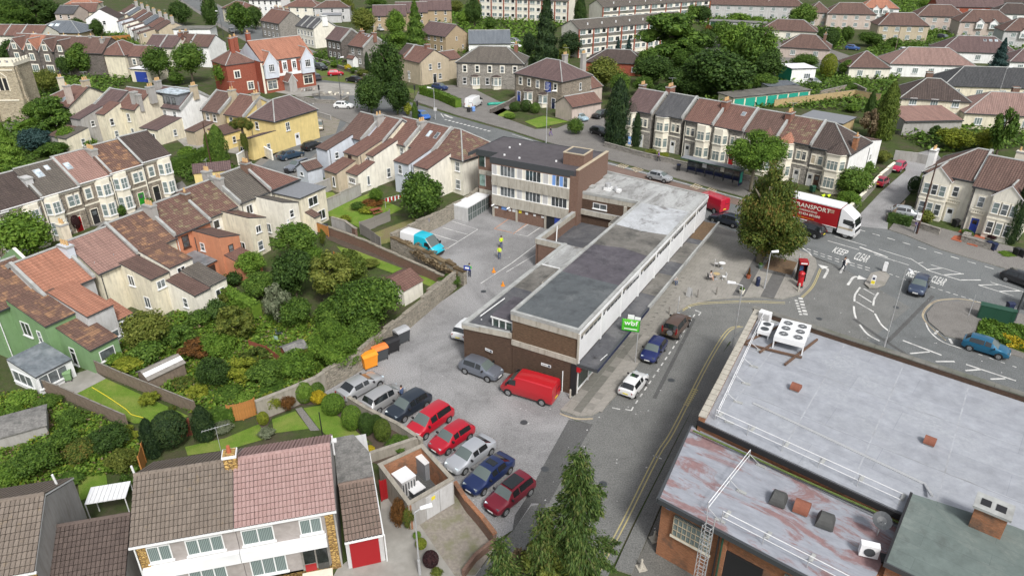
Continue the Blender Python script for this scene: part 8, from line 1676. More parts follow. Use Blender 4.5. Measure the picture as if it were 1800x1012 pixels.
def hut(name,label,px,w,d,h,rz,wm,rm,rh=.7,kind='gx',cat='shed',deck=None):
 p=G(px);t=thing(name,label,cat,(p.x,p.y,0),rz);walls(kind,0,w,0,d,0,h,rh,wm).bd('wall',t);b=MB()
 for q in roof_tops(kind,0,w,0,d,h+.03,rh,.15):b.hull(q,.06,rm)
 rf=b.bd('roof',t)
 if deck:
  n=12
  for i in range(n):MB().bx(i*w/n,(i+1)*w/n-.02,-.02,-.001,.05,h-.05,deck).bd('board',t)
 return t,rf
t,rf=hut('garden_shed','old wooden garden shed with pale patched roof boards',(268,692),3.4,1.9,1.6,R(53),'wood','wood_g',.5,deck='wood')
for q in ((.35,'whitep'),):
 MB().hull([(-.1,-.1+q[0]*.9,1.62+q[0]*.45),(3.5,-.1+q[0]*.9,1.62+q[0]*.45),(3.5,.3+q[0]*.9,1.84+q[0]*.45),(-.1,.3+q[0]*.9,1.84+q[0]*.45)],.02,q[1]).bd('roof_board',rf)
hut('summer_house','small red brown garden hut with grey felt roof beside a blue sheet',(508,640),2.0,1.6,1.2,R(40),'wood_r','corr',.35)
hut('outbuilding','small pale green outbuilding with red tiled roof at the garden end',(712,538),3.0,3.6,2.0,R(55),'cream2','t_red',.9,'gx','outbuilding')
hut('outbuilding','yellow walled outbuilding with dark red roof beside the dark pole',(345,328),5.2,3.2,2.1,R(20),'yellow','t_mauve',.9,'gx','outbuilding')
hut('shed','concrete shed roof in the corner of the lower left garden',(0,795),3.5,3,1.4,R(30),'grey','corr',.2,'gx')
t=thing('blue_sheet','blue plastic sheet leaning on the garden fence','sheet',(*G((516,648)).xy,0),R(-30));MB().hull([(-.8,0,.9),(.8,0,.8),(.8,.5,.05),(-.8,.5,.1)],.03,'lblue').bd('panel',t)

#trees and shrubs
T_,B2=tree,bush
t=T_('tall narrow autumn tinted street tree on the paved square',1345,371,55,87,'f_aut','big',1.9,tm='bark_p',rd=3.6,bp=(1334,462))
c=t.children[0];c2=link('crown',crown('big',2),t,(.7,-.5,c.location.z*.62),2.0);c2.scale=(4.5,4.0,3.4);c2.material_slots[0].link='OBJECT';c2.material_slots[0].material=M('f_aut')
T_('broad bright green plane tree by the bus shelter',1328,266,58,39,'f_light','big',3.6,tm='bark_p',bp=(1318,338))
T_('round dark tree in the garden beside the office car park',748,343,42,42,'f_mid','lumpy',.8,bp=(742,388))
T_('round light green tree in front of the bay fronted terrace',42,412,50,44,'f_light','round',1.2)
T_('small dark red leaved standard before the red door',133,390,7,12,'f_purp','clip',.6,trunk=True)
T_('dark green garden tree behind the cream end house',518,422,42,34,'f_mid','lumpy',1.0)
T_('dense dark holly in the middle of the gardens',515,480,40,44,'f_dark','lumpy',.6)
T_('yellow green airy tree right of the holly',580,480,42,42,'f_olive','airy',1.0)
T_('yellow green tree with arching twigs below the strip lawn',612,470,36,34,'f_cyp','lumpy',.8)
T_('wide olive thicket tree against the stone wall',660,530,52,46,'f_mid','lumpy',.3,rd=2.6)
T_('second thicket tree left of the pale green outbuilding',622,535,44,44,'f_mid','lumpy',.4)
B2('dark thicket shrub in the heart of the gardens',590,550,40,30,'f_mid',kind='lumpy');B2('large glossy green ivy mound above the bins',588,606,66,44,'f_light',kind='big',rd=2.6);B2('green mound right of the ivy above the black bin',640,590,34,34,'f_mid',kind='round')
T_('silvery green willow leaved shrub',488,532,26,36,'f_grey','airy',.4);B2('green shrub beside the silvery one',520,550,30,30,'f_mid',kind='lumpy')
B2('spiky cordyline like tuft beside the clipped hedge',398,522,15,15,'f_olive',kind='airy');T_('yellowing fruit tree below the clipped hedge',412,565,38,32,'f_olive','airy',.6);B2('dark bush at the lower end of the clipped hedge',380,545,20,22,'f_dark')
T_('leafy climber and shrub beside the orange lean-to',440,462,28,22,'f_light','lumpy',.6);B2('low green shrub at the orange wing corner',368,500,22,16,'f_light');B2('small dark bush under the orange lean-to',410,490,16,14,'f_dark')
T_('olive green tree against the scaffolded house garden',255,578,42,36,'f_olive','lumpy',.5);B2('green shrub between the shed and the olive tree',262,618,30,24,'f_mid');B2('dense dark shrub right of the shed',375,655,30,30,'f_dark',kind='lumpy');B2('yellow flowered shrub in the wild garden',425,650,34,26,'f_yel',kind='airy')
B2('russet tinged shrub in the wild garden',345,612,30,22,'f_russ',kind='airy');B2('green shrub above the russet one',315,590,32,24,'f_mid',kind='airy');B2('pale green shrub left of the patio',380,605,34,24,'f_light',kind='lumpy');B2('mid green shrub below the patio fence',470,655,36,28,'f_mid',kind='lumpy');B2('wide green shrub along the boundary wall',520,640,36,28,'f_light',kind='lumpy');B2('shrub mound beside the boundary wall end',480,680,30,18,'f_mid');B2('brown topped shrub near the blue sheet',445,625,26,18,'f_aut',kind='airy')
B2('light shrub behind the shed with orange tints',322,672,20,14,'f_aut');B2('green shrub right of the shed door',345,690,22,16,'f_yel',kind='airy');B2('leafy shrub over the fence corner',400,690,28,18,'f_mid');B2('small rounded shrub by the orange boards',430,700,18,14,'f_light');B2('yellow green shrub in the corner by the white end wing',225,640,26,18,'f_yel');B2('herb patch shrub below the white wing',196,630,20,14,'f_light');B2('small light shrub on the lawn with the yellow hose',262,700,20,15,'f_yel',kind='airy');B2('potted plant with red pot near the lawn end',302,718,7,7,'f_aut')
for i,(x,y,w,h,m,k,lab) in enumerate([(85,705,24,16,'f_mid','lumpy','green shrub outside the left garden fence'),(40,700,26,18,'f_light','bush','light shrub at the left frame edge'),(125,735,26,20,'f_mid','lumpy','leafy shrub under the left garden fence'),(60,745,34,18,'f_brown','airy','dry brown grassy clump in the lower left'),(20,730,24,18,'f_light','bush','green clump at the lower left edge'),(190,770,38,30,'f_dark','lumpy','dark rounded shrub under the lawn corner'),(145,790,34,26,'f_aut','lumpy','brown seeded shrub left of the dark one'),(60,810,44,36,'f_mid','lumpy','broad green bush in the lower left garden'),(20,830,34,26,'f_light','round','bright bush at the left edge above the grey gable'),(110,770,26,22,'f_mid','bush','middle green bush in the lower left garden'),(216,765,30,20,'f_yel','airy','yellow green bush beside the dark conifers'),(125,840,26,16,'f_mid','bush','low green plants at the edge of the shaded lawn'),(215,810,28,26,'f_olive','lumpy','brownish bush beside the orange fence panels'),(222,850,16,18,'f_mid','bush','green bush against the brown roof')]):B2(lab,x,y,w,h,m,kind=k)
T_('dark oval conifer in front of the garden gate',296,755,26,34,'f_ever','clip',.2,rd=1.4);T_('second dark conifer left of the oval one',262,768,18,30,'f_ever','column',.1);T_('dark conifer right of the garden gate',355,742,20,28,'f_ever','column',.1)
B2('two lobed grey green clipped shrub',388,750,22,14,'f_grey',kind='round')
for x,y,w,h,m,k,lab in [(534,690,15,19,'f_light','clip','square clipped laurel against the rendered wall'),(556,686,14,15,'f_mid','clip','dark clipped shrub beside the square laurel'),(560,698,14,14,'f_gold','lumpy','golden variegated shrub in the car park border'),(585,710,20,19,'f_light','clip','round clipped bush nearest the silver saloon'),(618,734,18,22,'f_light','clip','tall round clipped bush in the border'),(644,745,14,20,'f_dark','clip','dark domed clipped conifer'),(660,742,12,14,'f_dark','clip','second dark domed conifer behind'),(672,756,15,20,'f_cyp','clip','olive topped clipped bush'),(700,778,24,16,'f_mid','lumpy','spreading green shrub by the enclosure'),(649,790,10,8,'f_gold','clip','small bright yellow ball shrub'),(478,706,18,20,'f_yel','lumpy','lime variegated shrub against the rendered wall'),(505,708,15,15,'f_russ','round','rust coloured shrub beside the lime one'),(462,735,10,12,'f_yel','clip','small lime ball shrub by the path'),(468,760,16,12,'f_grey','bush','grey green clump behind the pink roof'),(740,955,10,10,'f_yel','clip','lime green ball shrub under the street lamp'),(733,940,8,8,'f_light','bush','flowering shrub beside the lime ball'),(757,982,14,15,'f_purp','clip','dark purple ball shrub'),(700,900,16,26,'f_russ','lumpy','russet conifer beside the garage passage'),(718,910,12,20,'f_aut','lumpy','green tinged russet conifer beside the enclosure'),(1190,948,20,10,'f_mid','bush','weedy bush at the foot of the brick wall'),(768,1005,12,8,'f_olive','bush','small shrub at the bottom edge')]:
 B2(lab,x,y,w,h,m,kind=k)
def conifer(label,px,h,r,seed,n=9000,m='f_cyp2',lean=(0,0),top=.4):
 p=G(px);t=thing('conifer',label,'conifer tree',(p.x,p.y,0));rnd=random.Random(seed);V=[];F=[];tb=MB();tb.tb((0,0,-.1),(lean[0],lean[1],h*.97),.22,'bark',8,.03)
 nb=int(h*9);br=[]
 for i in range(nb):
  f=(i+rnd.random())/nb;z=h*(.06+.93*f);a=i*2.4+rnd.random()*.8;L=r*(1-f)**.62*(.72+.34*math.sin(f*17+a*1.0+seed))*rnd.uniform(.75,1.15)+.15
  d=Vector((math.cos(a),math.sin(a),0));base=Vector((lean[0]*f,lean[1]*f,z));tip=base+d*L+Vector((0,0,-L*.28+rnd.uniform(-.1,.25)))
  if i % 3==0:tb.tb(base,tip,.03,'bark',4,.008)
  br.append((base,tip,L))
 tb.bd('trunk',t);tot=sum(b[2] for b in br)
 for base,tip,L in br:
  for k in range(int(n*L/tot)):
   f=rnd.random()**.7;o=base.lerp(tip,f);sp=.16+.30*(1-abs(2*f-1));o+=Vector((rnd.gauss(0,sp*.6),rnd.gauss(0,sp*.6),rnd.gauss(0,sp*.35)-.10))
   dr=(tip-base).normalized()+Vector((rnd.gauss(0,.45),rnd.gauss(0,.45),-.75));dr.normalize();sd=dr.cross(Vector((rnd.random()-.5,rnd.random()-.5,rnd.random()))).normalized();s=rnd.uniform(.06,.17);w_=s*.30
   i0=len(V);V+=[tuple(o-sd*w_),tuple(o+dr*s*1.5),tuple(o+sd*w_),tuple(o-dr*s*.5)];F.append((i0,i0+1,i0+2,i0+3))
 me=bpy.data.meshes.new('needles');me.from_pydata(V,[],F);me.materials.append(M(m));link('crown',me,t);return t
DEF['f_cyp2']=lambda:m_leaf('conifer_sprays',(.018,.04,.008),(.050,.095,.02),(.10,.16,.036),(.14,.15,.045))
def at_top(px,h,dz=0):
 q=Ga(px,h);return q
def conif(label,top,h,r,seed,n,m='f_cyp2',tp=.4):
 q=Ga(top,h);p=G;t=conifer(label,(900,900),h,r,seed,n,m,top=tp);t.location.x,t.location.y,t.location.z=q.x,q.y,0;return t
conif('tall feathery cypress standing at the bottom centre beside the road',(1022,790),12.8,3.3,1,42000)
conif('smaller feathery cypress left of the tall one at the bottom edge',(882,948),7.5,1.7,2,12000)
conif('short cypress in front of the tall one',(958,892),8.6,1.9,4,14000)
T_('golden olive twiggy bush tree among the bottom conifers',962,985,46,46,'f_olive','airy',3.0);T_('brown twiggy shrub left of the golden one',915,985,24,26,'f_brown','airy',2.0)
T_('tall ivy clad tree at the road junction',680,120,32,46,'f_dark','lumpy',.5);T_('dark conifer like tree left of the ivy clad one',650,165,28,32,'f_dark','lumpy',.4);T_('rounded dark tree right of the ivy clad one',697,170,26,30,'f_dark','lumpy',.4);B2('yellow leaved shrub under the dark trees',717,192,8,12,'f_yel');T_('slim dark conifer beside the yellow leaved shrub',729,195,6,13,'f_mid','column',.1)
T_('big green cypress among the brick houses',730,46,28,40,'f_mid','cone',.2);T_('round tree on the left of the big cypress',695,42,20,24,'f_light','lumpy',.6);T_('olive round tree by the estate houses',640,38,24,22,'f_olive','round',.8);T_('autumn tinted tree above the cream villa',605,12,18,18,'f_olive','round',.8);B2('bright shrubbery below the big cypress',700,66,18,12,'f_light')
T_('huge dark conifer behind the villas',960,52,34,56,'f_ever','cone',.3);T_('lower dark conifer at its left foot',930,78,14,20,'f_ever','lumpy',.2);T_('lower dark tree at its right foot',1002,78,22,22,'f_ever','lumpy',.2);T_('slim conifer above the cream maisonettes',1020,22,12,24,'f_dark','column',.2)
T_('spreading cedar with layered dark branches',1182,66,60,40,'f_mid','layer',2.0);T_('pointed conifer before the grey maisonettes',1105,84,10,18,'f_blue','cone',.1);T_('small pointed conifer beside it',1087,80,6,13,'f_blue','cone',.1)
T_('great rounded tree behind the bay fronted row',1262,125,62,40,'f_dark','lumpy',.8);T_('tall green tree right of the great rounded one',1330,88,40,44,'f_mid','lumpy',1.0);T_('bright green tree behind the great rounded one',1300,75,34,34,'f_light','lumpy',1.0);T_('dark tree under the cedar',1150,122,36,26,'f_dark','lumpy',.6);T_('leafy tree over the red brick bungalow',1140,108,26,22,'f_mid','lumpy',.6);T_('dark tree at the right end of the wood',1352,118,28,30,'f_dark','lumpy',.6);T_('dark tree behind the plum roofed villa',1195,140,30,22,'f_dark','lumpy',.4)
T_('olive yellow tree beside the plum roofed villa',1060,128,36,26,'f_olive','round',.8);T_('yellow willow behind the villa chimneys',992,95,12,16,'f_olive','airy',.6);T_('dark green tree between the villa and the conifers',1090,150,20,24,'f_mid','lumpy',.4)
T_('tall dark conical conifer before the bay fronted row',1087,198,25,50,'f_ever','column',.1,rd=2.4);T_('smaller dark conifer right of the tall conical one',1120,226,12,27,'f_ever','column',.1);B2('round bushy shrub at the drive entrance',1012,222,16,15,'f_mid',kind='round')
for x,y,w,h,m,lab in [(905,188,10,8,'f_dark','rounded shrub left in front of the plum roofed villa'),(925,186,10,10,'f_dark','rounded shrub middle in front of the plum roofed villa'),(941,190,9,9,'f_mid','rounded shrub right in front of the plum roofed villa'),(896,204,10,5,'f_light','flower border of the villa lawn')]:B2(lab,x,y,w,h,m,kind='clip')
T_('bright yellow green cypress beside the dark hipped house',1562,196,22,44,'f_cyp','column',.1,rd=1.9);T_('slim dark cypress left of the bright one',1530,190,9,26,'f_dark','column',.1);T_('bare twiggy pale shrub behind the end house',1535,215,22,24,'f_brown','airy',.4)
T_('blue green pyramidal conifer at the upper right',1758,103,24,30,'f_blue','cone',.1);T_('yellow green wide hedge tree left of the cream bungalow',1680,243,34,20,'f_yel','lumpy',.4);T_('yellow green hedge tree right part',1735,245,26,18,'f_yel','lumpy',.4);T_('feathery birch before the cream bungalow',1765,228,22,38,'f_mid','airy',1.2);T_('tall dark conifer at the right edge by the cream pair',1792,375,14,48,'f_ever','column',.1)
T_('round topped clipped tree by the bungalow',1455,66,19,17,'f_dark','clip',.5);T_('yellow green domed tree near the green workshop',1457,116,14,20,'f_yel','clip',.3);B2('wide mixed shrub left of the domed tree',1415,108,24,14,'f_mid',kind='lumpy');B2('green bush right of the domed tree',1492,120,20,14,'f_mid',kind='lumpy');T_('broad pale green tree before the semi houses',1412,30,28,22,'f_mid','lumpy',.4);T_('green tree at the head of the road',1490,60,12,14,'f_mid','lumpy',.2)
T_('dark rounded evergreen between the bay row and the lane',1500,318,34,26,'f_mid','lumpy',.1);B2('lower green bush of that corner garden',1492,350,24,16,'f_light',kind='lumpy');B2('golden brown climber on the lane wall',1550,275,18,12,'f_olive',kind='lumpy');B2('pink hydrangea bush on the corner wall',1482,356,9,7,'f_brown');T_('dark evergreen beside the cream pair drive',1608,325,11,15,'f_ever','clip',.1);B2('olive bush at the bus stop pole',1628,380,14,12,'f_olive');B2('green mound in the garden corner above',1520,295,22,14,'f_mid')
T_('bright green conical tree at the left frame edge',8,255,34,42,'f_light','cone',.1);T_('dark green cedar like tree beside the church tower',92,205,36,34,'f_mid','layer',.8);T_('light green tree above the church hedge',80,142,22,20,'f_olive','round',.6);T_('dark green tree right of the gabled row',142,103,28,26,'f_mid','lumpy',.6);T_('grey green small tree left of it',112,115,14,16,'f_dark','lumpy',.6);T_('dark tree behind the church pinnacle',22,92,28,22,'f_dark','lumpy',.6);B2('bushy shrub behind the terrace roofs at the left',60,245,32,20,'f_blue',kind='lumpy');T_('bright shrub tree below the pale brown roof',118,240,18,20,'f_light','lumpy',.2);B2('small green shrub beside the pale lemon house',150,250,20,10,'f_light');B2('dark garden shrubs above the black felt roof',95,262,26,14,'f_mid',kind='lumpy')
T_('round plane tree left of the pub car park',273,108,28,26,'f_mid','round',2.0);T_('round plane tree nearer the pub',331,104,30,28,'f_mid','round',2.0);T_('round green tree in front of the pub side wall',398,130,27,22,'f_light','round',1.2);B2('bush between the two plane trees',310,138,14,12,'f_mid')
T_('clipped green cypress beside the ivy covered trunk',382,252,17,28,'f_mid','column',.1);T_('slim green cypress left of it',366,258,8,22,'f_light','column',.1)
for x,y,w,h,m,k,lab in [(316,22,20,20,'f_dark','lumpy','round dark tree on the upper left street'),(368,20,15,34,'f_dark','lumpy','tall ivy covered tree on the upper left street'),(420,32,26,26,'f_mid','lumpy','green tree left of the long stone house'),(446,30,16,20,'f_dark','lumpy','dark tree at the end of the long stone house'),(60,18,44,26,'f_dark','big','large dark wood tree at the top left'),(15,22,34,28,'f_mid','big','large green wood tree at the top left corner'),(96,26,11,10,'f_light','round','small round tree by the pink house'),(135,46,16,14,'f_dark','lumpy','dark conifer below the cream house'),(170,50,12,16,'f_dark','lumpy','dark tree beside the white gable'),(116,56,12,8,'f_light','bush','yellow green shrub behind the gabled row'),(144,58,9,6,'f_yel','bush','golden shrub behind the gabled row'),(8,44,30,12,'f_mid','lumpy','hedge like trees at the left top edge'),(182,33,5,8,'f_mid','column','narrow shrub on the white gable'),(800,68,10,16,'f_blue','cone','blue green conifer left of the slate roofed hall'),(858,74,10,12,'f_light','cone','bright conical shrub before the slate roofed hall'),(845,78,8,8,'f_purp','bush','purple shrub beside the bright conical one'),(833,20,16,22,'f_dark','lumpy','dark tree left of the cream maisonettes'),(815,32,14,12,'f_light','bush','bright tree by the tan brick gable'),(862,42,12,12,'f_mid','bush','bush before the cream maisonettes'),(1215,22,22,16,'f_mid','lumpy','tree at the end of the upper maisonettes'),(1236,25,16,14,'f_dark','lumpy','dark tree right of the upper maisonettes'),(1284,16,4,10,'f_dark','column','slim dark poplar among the garages'),(1300,32,24,9,'f_light','bush','light shrubs above the flat garages'),(1330,38,18,9,'f_light','bush','scrubby bushes right of the garages'),(1245,52,8,8,'f_russ','bush','orange tinted bush by the garages'),(1260,54,9,9,'f_mid','bush','green bush by the garages'),(1470,62,9,14,'f_mid','lumpy','upright tree near the round topped one'),(1530,68,22,12,'f_mid','lumpy','mixed shrubs before the grey cream semis'),(1572,76,14,10,'f_mid','bush','green shrub on the rising road'),(1560,84,8,5,'f_light','bush','small light shrub on the rising road'),(1612,82,12,9,'f_mid','bush','green shrub by the pinkish semis'),(1668,72,14,7,'f_light','bush','hedge shrub before the tile hung semis'),(1645,84,10,6,'f_light','bush','light hedge shrub above the pink roof'),(1645,232,12,12,'f_dark','bush','dark bush beside the grey wall'),(1620,240,8,8,'f_mid','bush','small bush on the lawn below the grey wall'),(1490,152,16,8,'f_mid','bush','scrub on the garden wall'),(1430,150,12,7,'f_mid','bush','scrub by the white garage'),(1500,190,14,8,'f_light','bush','light green bush behind the flat roof'),(1770,70,12,8,'f_dark','bush','dark shrub at the right edge'),(1795,20,10,8,'f_mid','bush','green shrub at the right top edge'),(1375,8,14,9,'f_mid','lumpy','tree at the very top right of centre'),(1240,6,14,8,'f_mid','lumpy','tree above the grey terrace'),(1625,6,8,8,'f_light','bush','small green tree by the red brick block'),(560,100,10,6,'f_mid','bush','front garden shrubs of the cottages'),(590,113,12,6,'f_light','bush','low shrubs along the rising street wall'),(612,119,7,6,'f_gold','bush','golden yellow shrub in a front garden'),(622,124,8,6,'f_mid','bush','green shrub beside the golden one'),(645,108,5,14,'f_ever','column','thin dark conifer beside the stone cottage'),(637,128,12,6,'f_olive','bush','ochre shrub on the rising street'),(496,152,6,4,'f_light','bush','small bush at the pub porch'),(660,5,22,8,'f_mid','lumpy','trees above the tan brick estate'),(772,6,18,8,'f_mid','lumpy','trees behind the tan brick estate'),(800,12,16,10,'f_olive','round','olive tree right of the tan brick estate'),(660,344,14,14,'f_light','round','bright green bush beside the washing line'),(648,368,18,8,'f_yel','bush','flowering shrubs at the lawn edge'),(628,362,14,8,'f_mid','bush','border shrubs under the cream lean-to'),(606,385,12,8,'f_yel','bush','yellow green plants beside the fence'),(655,355,22,9,'f_russ','airy','reddish brown shrubs by the patio'),(735,392,12,7,'f_dark','bush','dark plant at the foot of the round garden tree'),(556,346,6,12,'f_mid','column','narrow green shrub on the cream end wall'),(790,492,22,12,'f_mid','lumpy','ivy over the wall end by the driveway'),(650,462,18,8,'f_olive','airy','rambling rose beside the strip lawn'),(566,416,7,14,'f_olive','airy','small tree by the white garden chair'),(1165,272,12,5,'f_yel','bush','low garden shrubs beside the walker'),(1230,279,12,5,'f_mid','bush','front garden shrub before the bay window'),(1145,266,12,5,'f_olive','bush','front garden shrub left of the wall gate'),(214,370,8,10,'f_mid','bush','small shrub before the salmon roofed house'),(262,354,7,7,'f_mid','bush','small shrub before the mottled roofed house'),(455,206,4,4,'f_light','bush','tiny shrub by the yellow end house'),(1700,408,10,6,'f_mid','bush','planter shrub between the two red paths'),(1745,416,9,6,'f_purp','bush','purple shrub in the front garden'),(1770,446,14,5,'f_light','bush','green patch by the black bins')]:
 (B2 if k in ('bush',) else T_)(lab,x,y,w,h,m,**({} if k=='bush' else dict(kind=k,zb=.3)))
p=G((437,292));t=thing('pollard_tree','ivy covered pollard trunk with a rounded brown green head by the lane','tree',(p.x,p.y,0));MB().tb((0,0,-.1),(0,0,6.2),.28,'bark',8,.2).bd('trunk',t)
for nm,z,sx,sz,dx in (('crown',6.9,1.5,1.0,0),('crown',6.5,1.0,.9,1.0),('crown',6.6,1.0,.8,-1.0),('ivy',3.6,.62,2.3,0)):
 o=link(nm,crown('lumpy',1),t,(dx,0,z));o.scale=(sx,sx,sz);o.material_slots[0].link='OBJECT';o.material_slots[0].material=M('f_aut')
GARD=[[(218,596),(300,560),(340,520),(470,560),(560,560),(640,620),(560,680),(455,730),(360,742),(200,640)],[(0,690),(60,690),(210,750),(260,790),(250,830),(130,840),(0,880)]]
leafmass('undergrowth',GARD,50000,'f_light','tangled weeds and brambles filling the back gardens',.75,.15)
leafmass('weeds',GARD,8000,'f_yel','yellowing weeds among the brambles',.9,.12,5);leafmass('dry_weeds',[GARD[1],GARD[0]],5000,'f_brown','dry brown seed heads in the rough gardens',.8,.12,9)
leafmass('verge_weeds',[[(1722,567),(1750,558),(1830,592),(1900,622),(1900,648),(1800,620),(1756,604),(1716,590)]],9000,'f_light','long weedy grass on the road verge',.6,.13,3,.1);leafmass('verge_flowers',[[(1760,590),(1800,600),(1800,618),(1770,612)]],700,'f_gold','yellow weeds on the verge',.7,.12,4,.1)
leafmass('undergrowth',[[(1200,150),(1400,110),(1520,130),(1540,170),(1400,190),(1230,190)],[(1480,380),(1540,320),(1520,290),(1470,340)]],9000,'f_mid','rough scrub behind the bay fronted row',.8,.3,6)
leafmass('ivy',[[(690,432),(720,440),(800,480),(816,494),(800,500),(740,470)]],3500,'f_brown','dead brown ivy on the stone wall',1.0,.14,8,.9)
leafmass('undergrowth',[[(300,302),(380,270),(420,300),(330,322)],[(0,235),(150,232),(160,262),(20,290),(0,290)]],9000,'f_mid','garden growth between the two rows of terraces',.8,.2,11)
leafmass('undergrowth',[[(470,120),(560,95),(700,60),(860,60),(1000,100),(1000,120),(820,95),(700,90),(560,120)],[(1120,110),(1240,90),(1480,130),(1560,60),(1800,40),(1800,90),(1600,110),(1540,200),(1400,190),(1230,190)],[(1560,230),(1800,215),(1800,260),(1640,270)],[(0,30),(160,60),(260,60),(420,90),(300,130),(120,120),(0,120)],[(60,130),(200,110),(250,130),(60,250),(0,300),(0,240)]],80000,'f_mid','mixed garden greenery between the distant houses',1.5,.38,21)
leafmass('undergrowth',[[(620,20),(860,10),(1000,40),(900,90),(780,50)],[(1180,30),(1340,30),(1500,60),(1480,90),(1300,70)],[(1560,0),(1800,0),(1800,50),(1600,70)],[(0,10),(120,20),(300,40),(280,60),(0,50)]],30000,'f_light','lighter shrubbery in the farthest gardens',1.8,.5,22)
for x,y,w,h,m,k,lab in [(1215,105,34,26,'f_mid','big','tree filling the gap behind the great rounded one'),(1290,150,30,18,'f_mid','lumpy','lower edge tree of the wood above the green garages'),(1225,150,30,18,'f_dark','lumpy','dark lower tree behind the plum roofs'),(1345,145,24,16,'f_mid','lumpy','lower tree beside the small white garage'),(1165,160,20,14,'f_dark','bush','dark thicket behind the chimney of the plum roof'),(1270,60,30,22,'f_mid','lumpy','tree behind the wood beside the cedar'),(1235,75,26,24,'f_dark','lumpy','dark tree joining the cedar and the wood'),(1130,150,20,16,'f_mid','lumpy','tree behind the first chimney of the bay row'),(1040,150,20,14,'f_olive','lumpy','olive shrub tree behind the pale outbuilding'),(60,195,20,18,'f_mid','lumpy','leafy tree beside the church hedge'),(30,290,30,14,'f_mid','bush','garden shrubs over the left terrace ridge'),(330,270,18,14,'f_light','bush','green shrub beside the yellow outbuilding'),(455,500,30,24,'f_mid','lumpy','green tree below the leafy climber'),(550,452,24,20,'f_light','lumpy','light green tree top between the two garden trees'),(350,560,24,18,'f_mid','bush','green bush below the cream lean-to'),(300,640,20,14,'f_light','bush','light bush above the shed roof')]:
 (B2 if k in ('bush',) else T_)(lab,x,y,w,h,m,**({} if k=='bush' else dict(kind=k,zb=.3)))

#vehicles
RED,DRED,SIL,GRY,NAVY,BLK,WHT=(.42,.008,.022),(.17,.009,.022),(.50,.51,.52),(.20,.215,.245),(.018,.028,.075),(.014,.015,.018),(.74,.75,.75)
g='cars parked nose to tail along the garden wall'
car('silver saloon nearest the stone wall in the row of eight parked cars',(603,696),(664,662),'saloon',SIL,.5,g)
car('silver hatchback with its driver door open and a person beside it',(647,717),(703,683),'mpv',(.46,.46,.46),.5,g,scale=.96)
o=car('dark blue estate hatchback parked between the silver hatchback and the red cars',(745,697),(690,732),'hatch',(.025,.035,.05),.3,g,scale=1.06)
car('long bright red estate car in the parked row',(786,720),(724,764),'mpv',RED,.05,g,scale=1.02)
car('smaller bright red hatchback right of the long red estate',(823,750),(764,790),'hatch',(.38,.008,.022),.05,g)
car('silver coupe like saloon beside the red hatchback',(860,775),(792,825),'saloon',(.52,.54,.57),.5,g)
t=car('royal blue saloon with sunroof in the parked row',(893,806),(823,862),'saloon',(.014,.028,.10),.3,g);MB().bx(-.62,-.1,-.42,.42,1.42,1.46,'cglass').bd('sunroof',t)
t=car('dark red crossover with panoramic roof at the end of the parked row',(926,846),(865,895),'suv',DRED,.2,g,scale=.95)
MB().bx(-1.1,.35,-.52,.52,1.66,1.71,'cglass').bd('roof_glass',t)
car('slate grey three door hatchback against the brown brick end wall',(816,638),(877,660),'hatch',(.19,.21,.25),.5,scale=1.04)
car('white crossover half hidden behind the corner of the shop block',(806,594),(838,562),'suv',WHT,.1,scale=.95)
k='cars in the bays beside the shops'
t=car('white three door hatchback in the street bay nearest the bottom',(1100,692),(1128,658),'hatch',WHT,.0,k,scale=.95);MB().bx(-.3,.25,-.36,.36,1.47,1.525,'cglass').bd('sunroof',t)
car('blue hatchback facing down the street in the middle bay',(1162,598),(1136,634),'hatch',(.014,.024,.12),.3,k,scale=.98)
t=car('bronze off-road estate with spare wheel on its tail door',(1176,590),(1202,557),'suv',(.12,.075,.055),.4,k,scale=1.02)
MB().tb((-2.22,-.15,1.0),(-2.42,-.15,1.0),.36,'tyre',12).tb((-2.42,-.15,1.0),(-2.45,-.15,1.0),.30,'alloy',12).bd('spare_wheel',t);MB().bx(-2.19,-2.15,.66,.80,.95,1.45,'redt').bx(-2.19,-2.15,-.80,-.66,.95,1.45,'redt').bd('tail_light',t)
car('dark slate blue saloon turning at the junction',(1623,489),(1608,517),'hatch',(.05,.07,.12),.4,scale=1.05)
car('teal blue hatchback parked against the weedy verge',(1698,600),(1769,621),'hatch',(.015,.13,.24),.4,scale=1.02)
car('black car leaving the frame at the right edge',(1774,484),(1816,500),'hatch',BLK,.2)
car('black people carrier waiting behind the autumn tree',(1442,412),(1400,397),'mpv',BLK,.3)
car('dark grey estate car driving behind the street tree',(1300,394),(1252,379),'estate',(.04,.05,.07),.4)
car('silver hatchback driving on the red bus lane',(1139,306),(1181,317),'hatch',(.48,.50,.52),.5,scale=.95)
car('white hatchback crossing the junction by the dark trees',(588,186),(621,187),'hatch',WHT,.1)
car('dark blue saloon parked below the yellow end house',(492,278),(530,268),'saloon',(.03,.06,.10),.3,detail=1)
car('grey estate with raised tailgate beside the white wing',(540,284),(504,300),'estate',(.22,.24,.28),.4,detail=1)
car('black car beyond the blue saloon on the lane',(535,262),(562,252),'hatch',BLK,.2,detail=1)
car('small beige people carrier on the gravel forecourt',(561,216),(561,228),'mpv',(.42,.38,.30),.3,detail=1,scale=.9)
car('pale blue city car on the villa drive',(1008,203),(1033,211),'hatch',(.38,.52,.60),.3,detail=1,scale=.92)
car('black beetle shaped car beside the pale outbuilding',(1066,199),(1044,206),'hatch',BLK,.1,detail=1)
car('black car parked behind the tall conical conifer',(1042,228),(1066,236),'hatch',BLK,.1,detail=1)
car('bright blue car partly hidden by the terrace roof',(735,200),(752,208),'hatch',(.03,.13,.45),.2,detail=1)
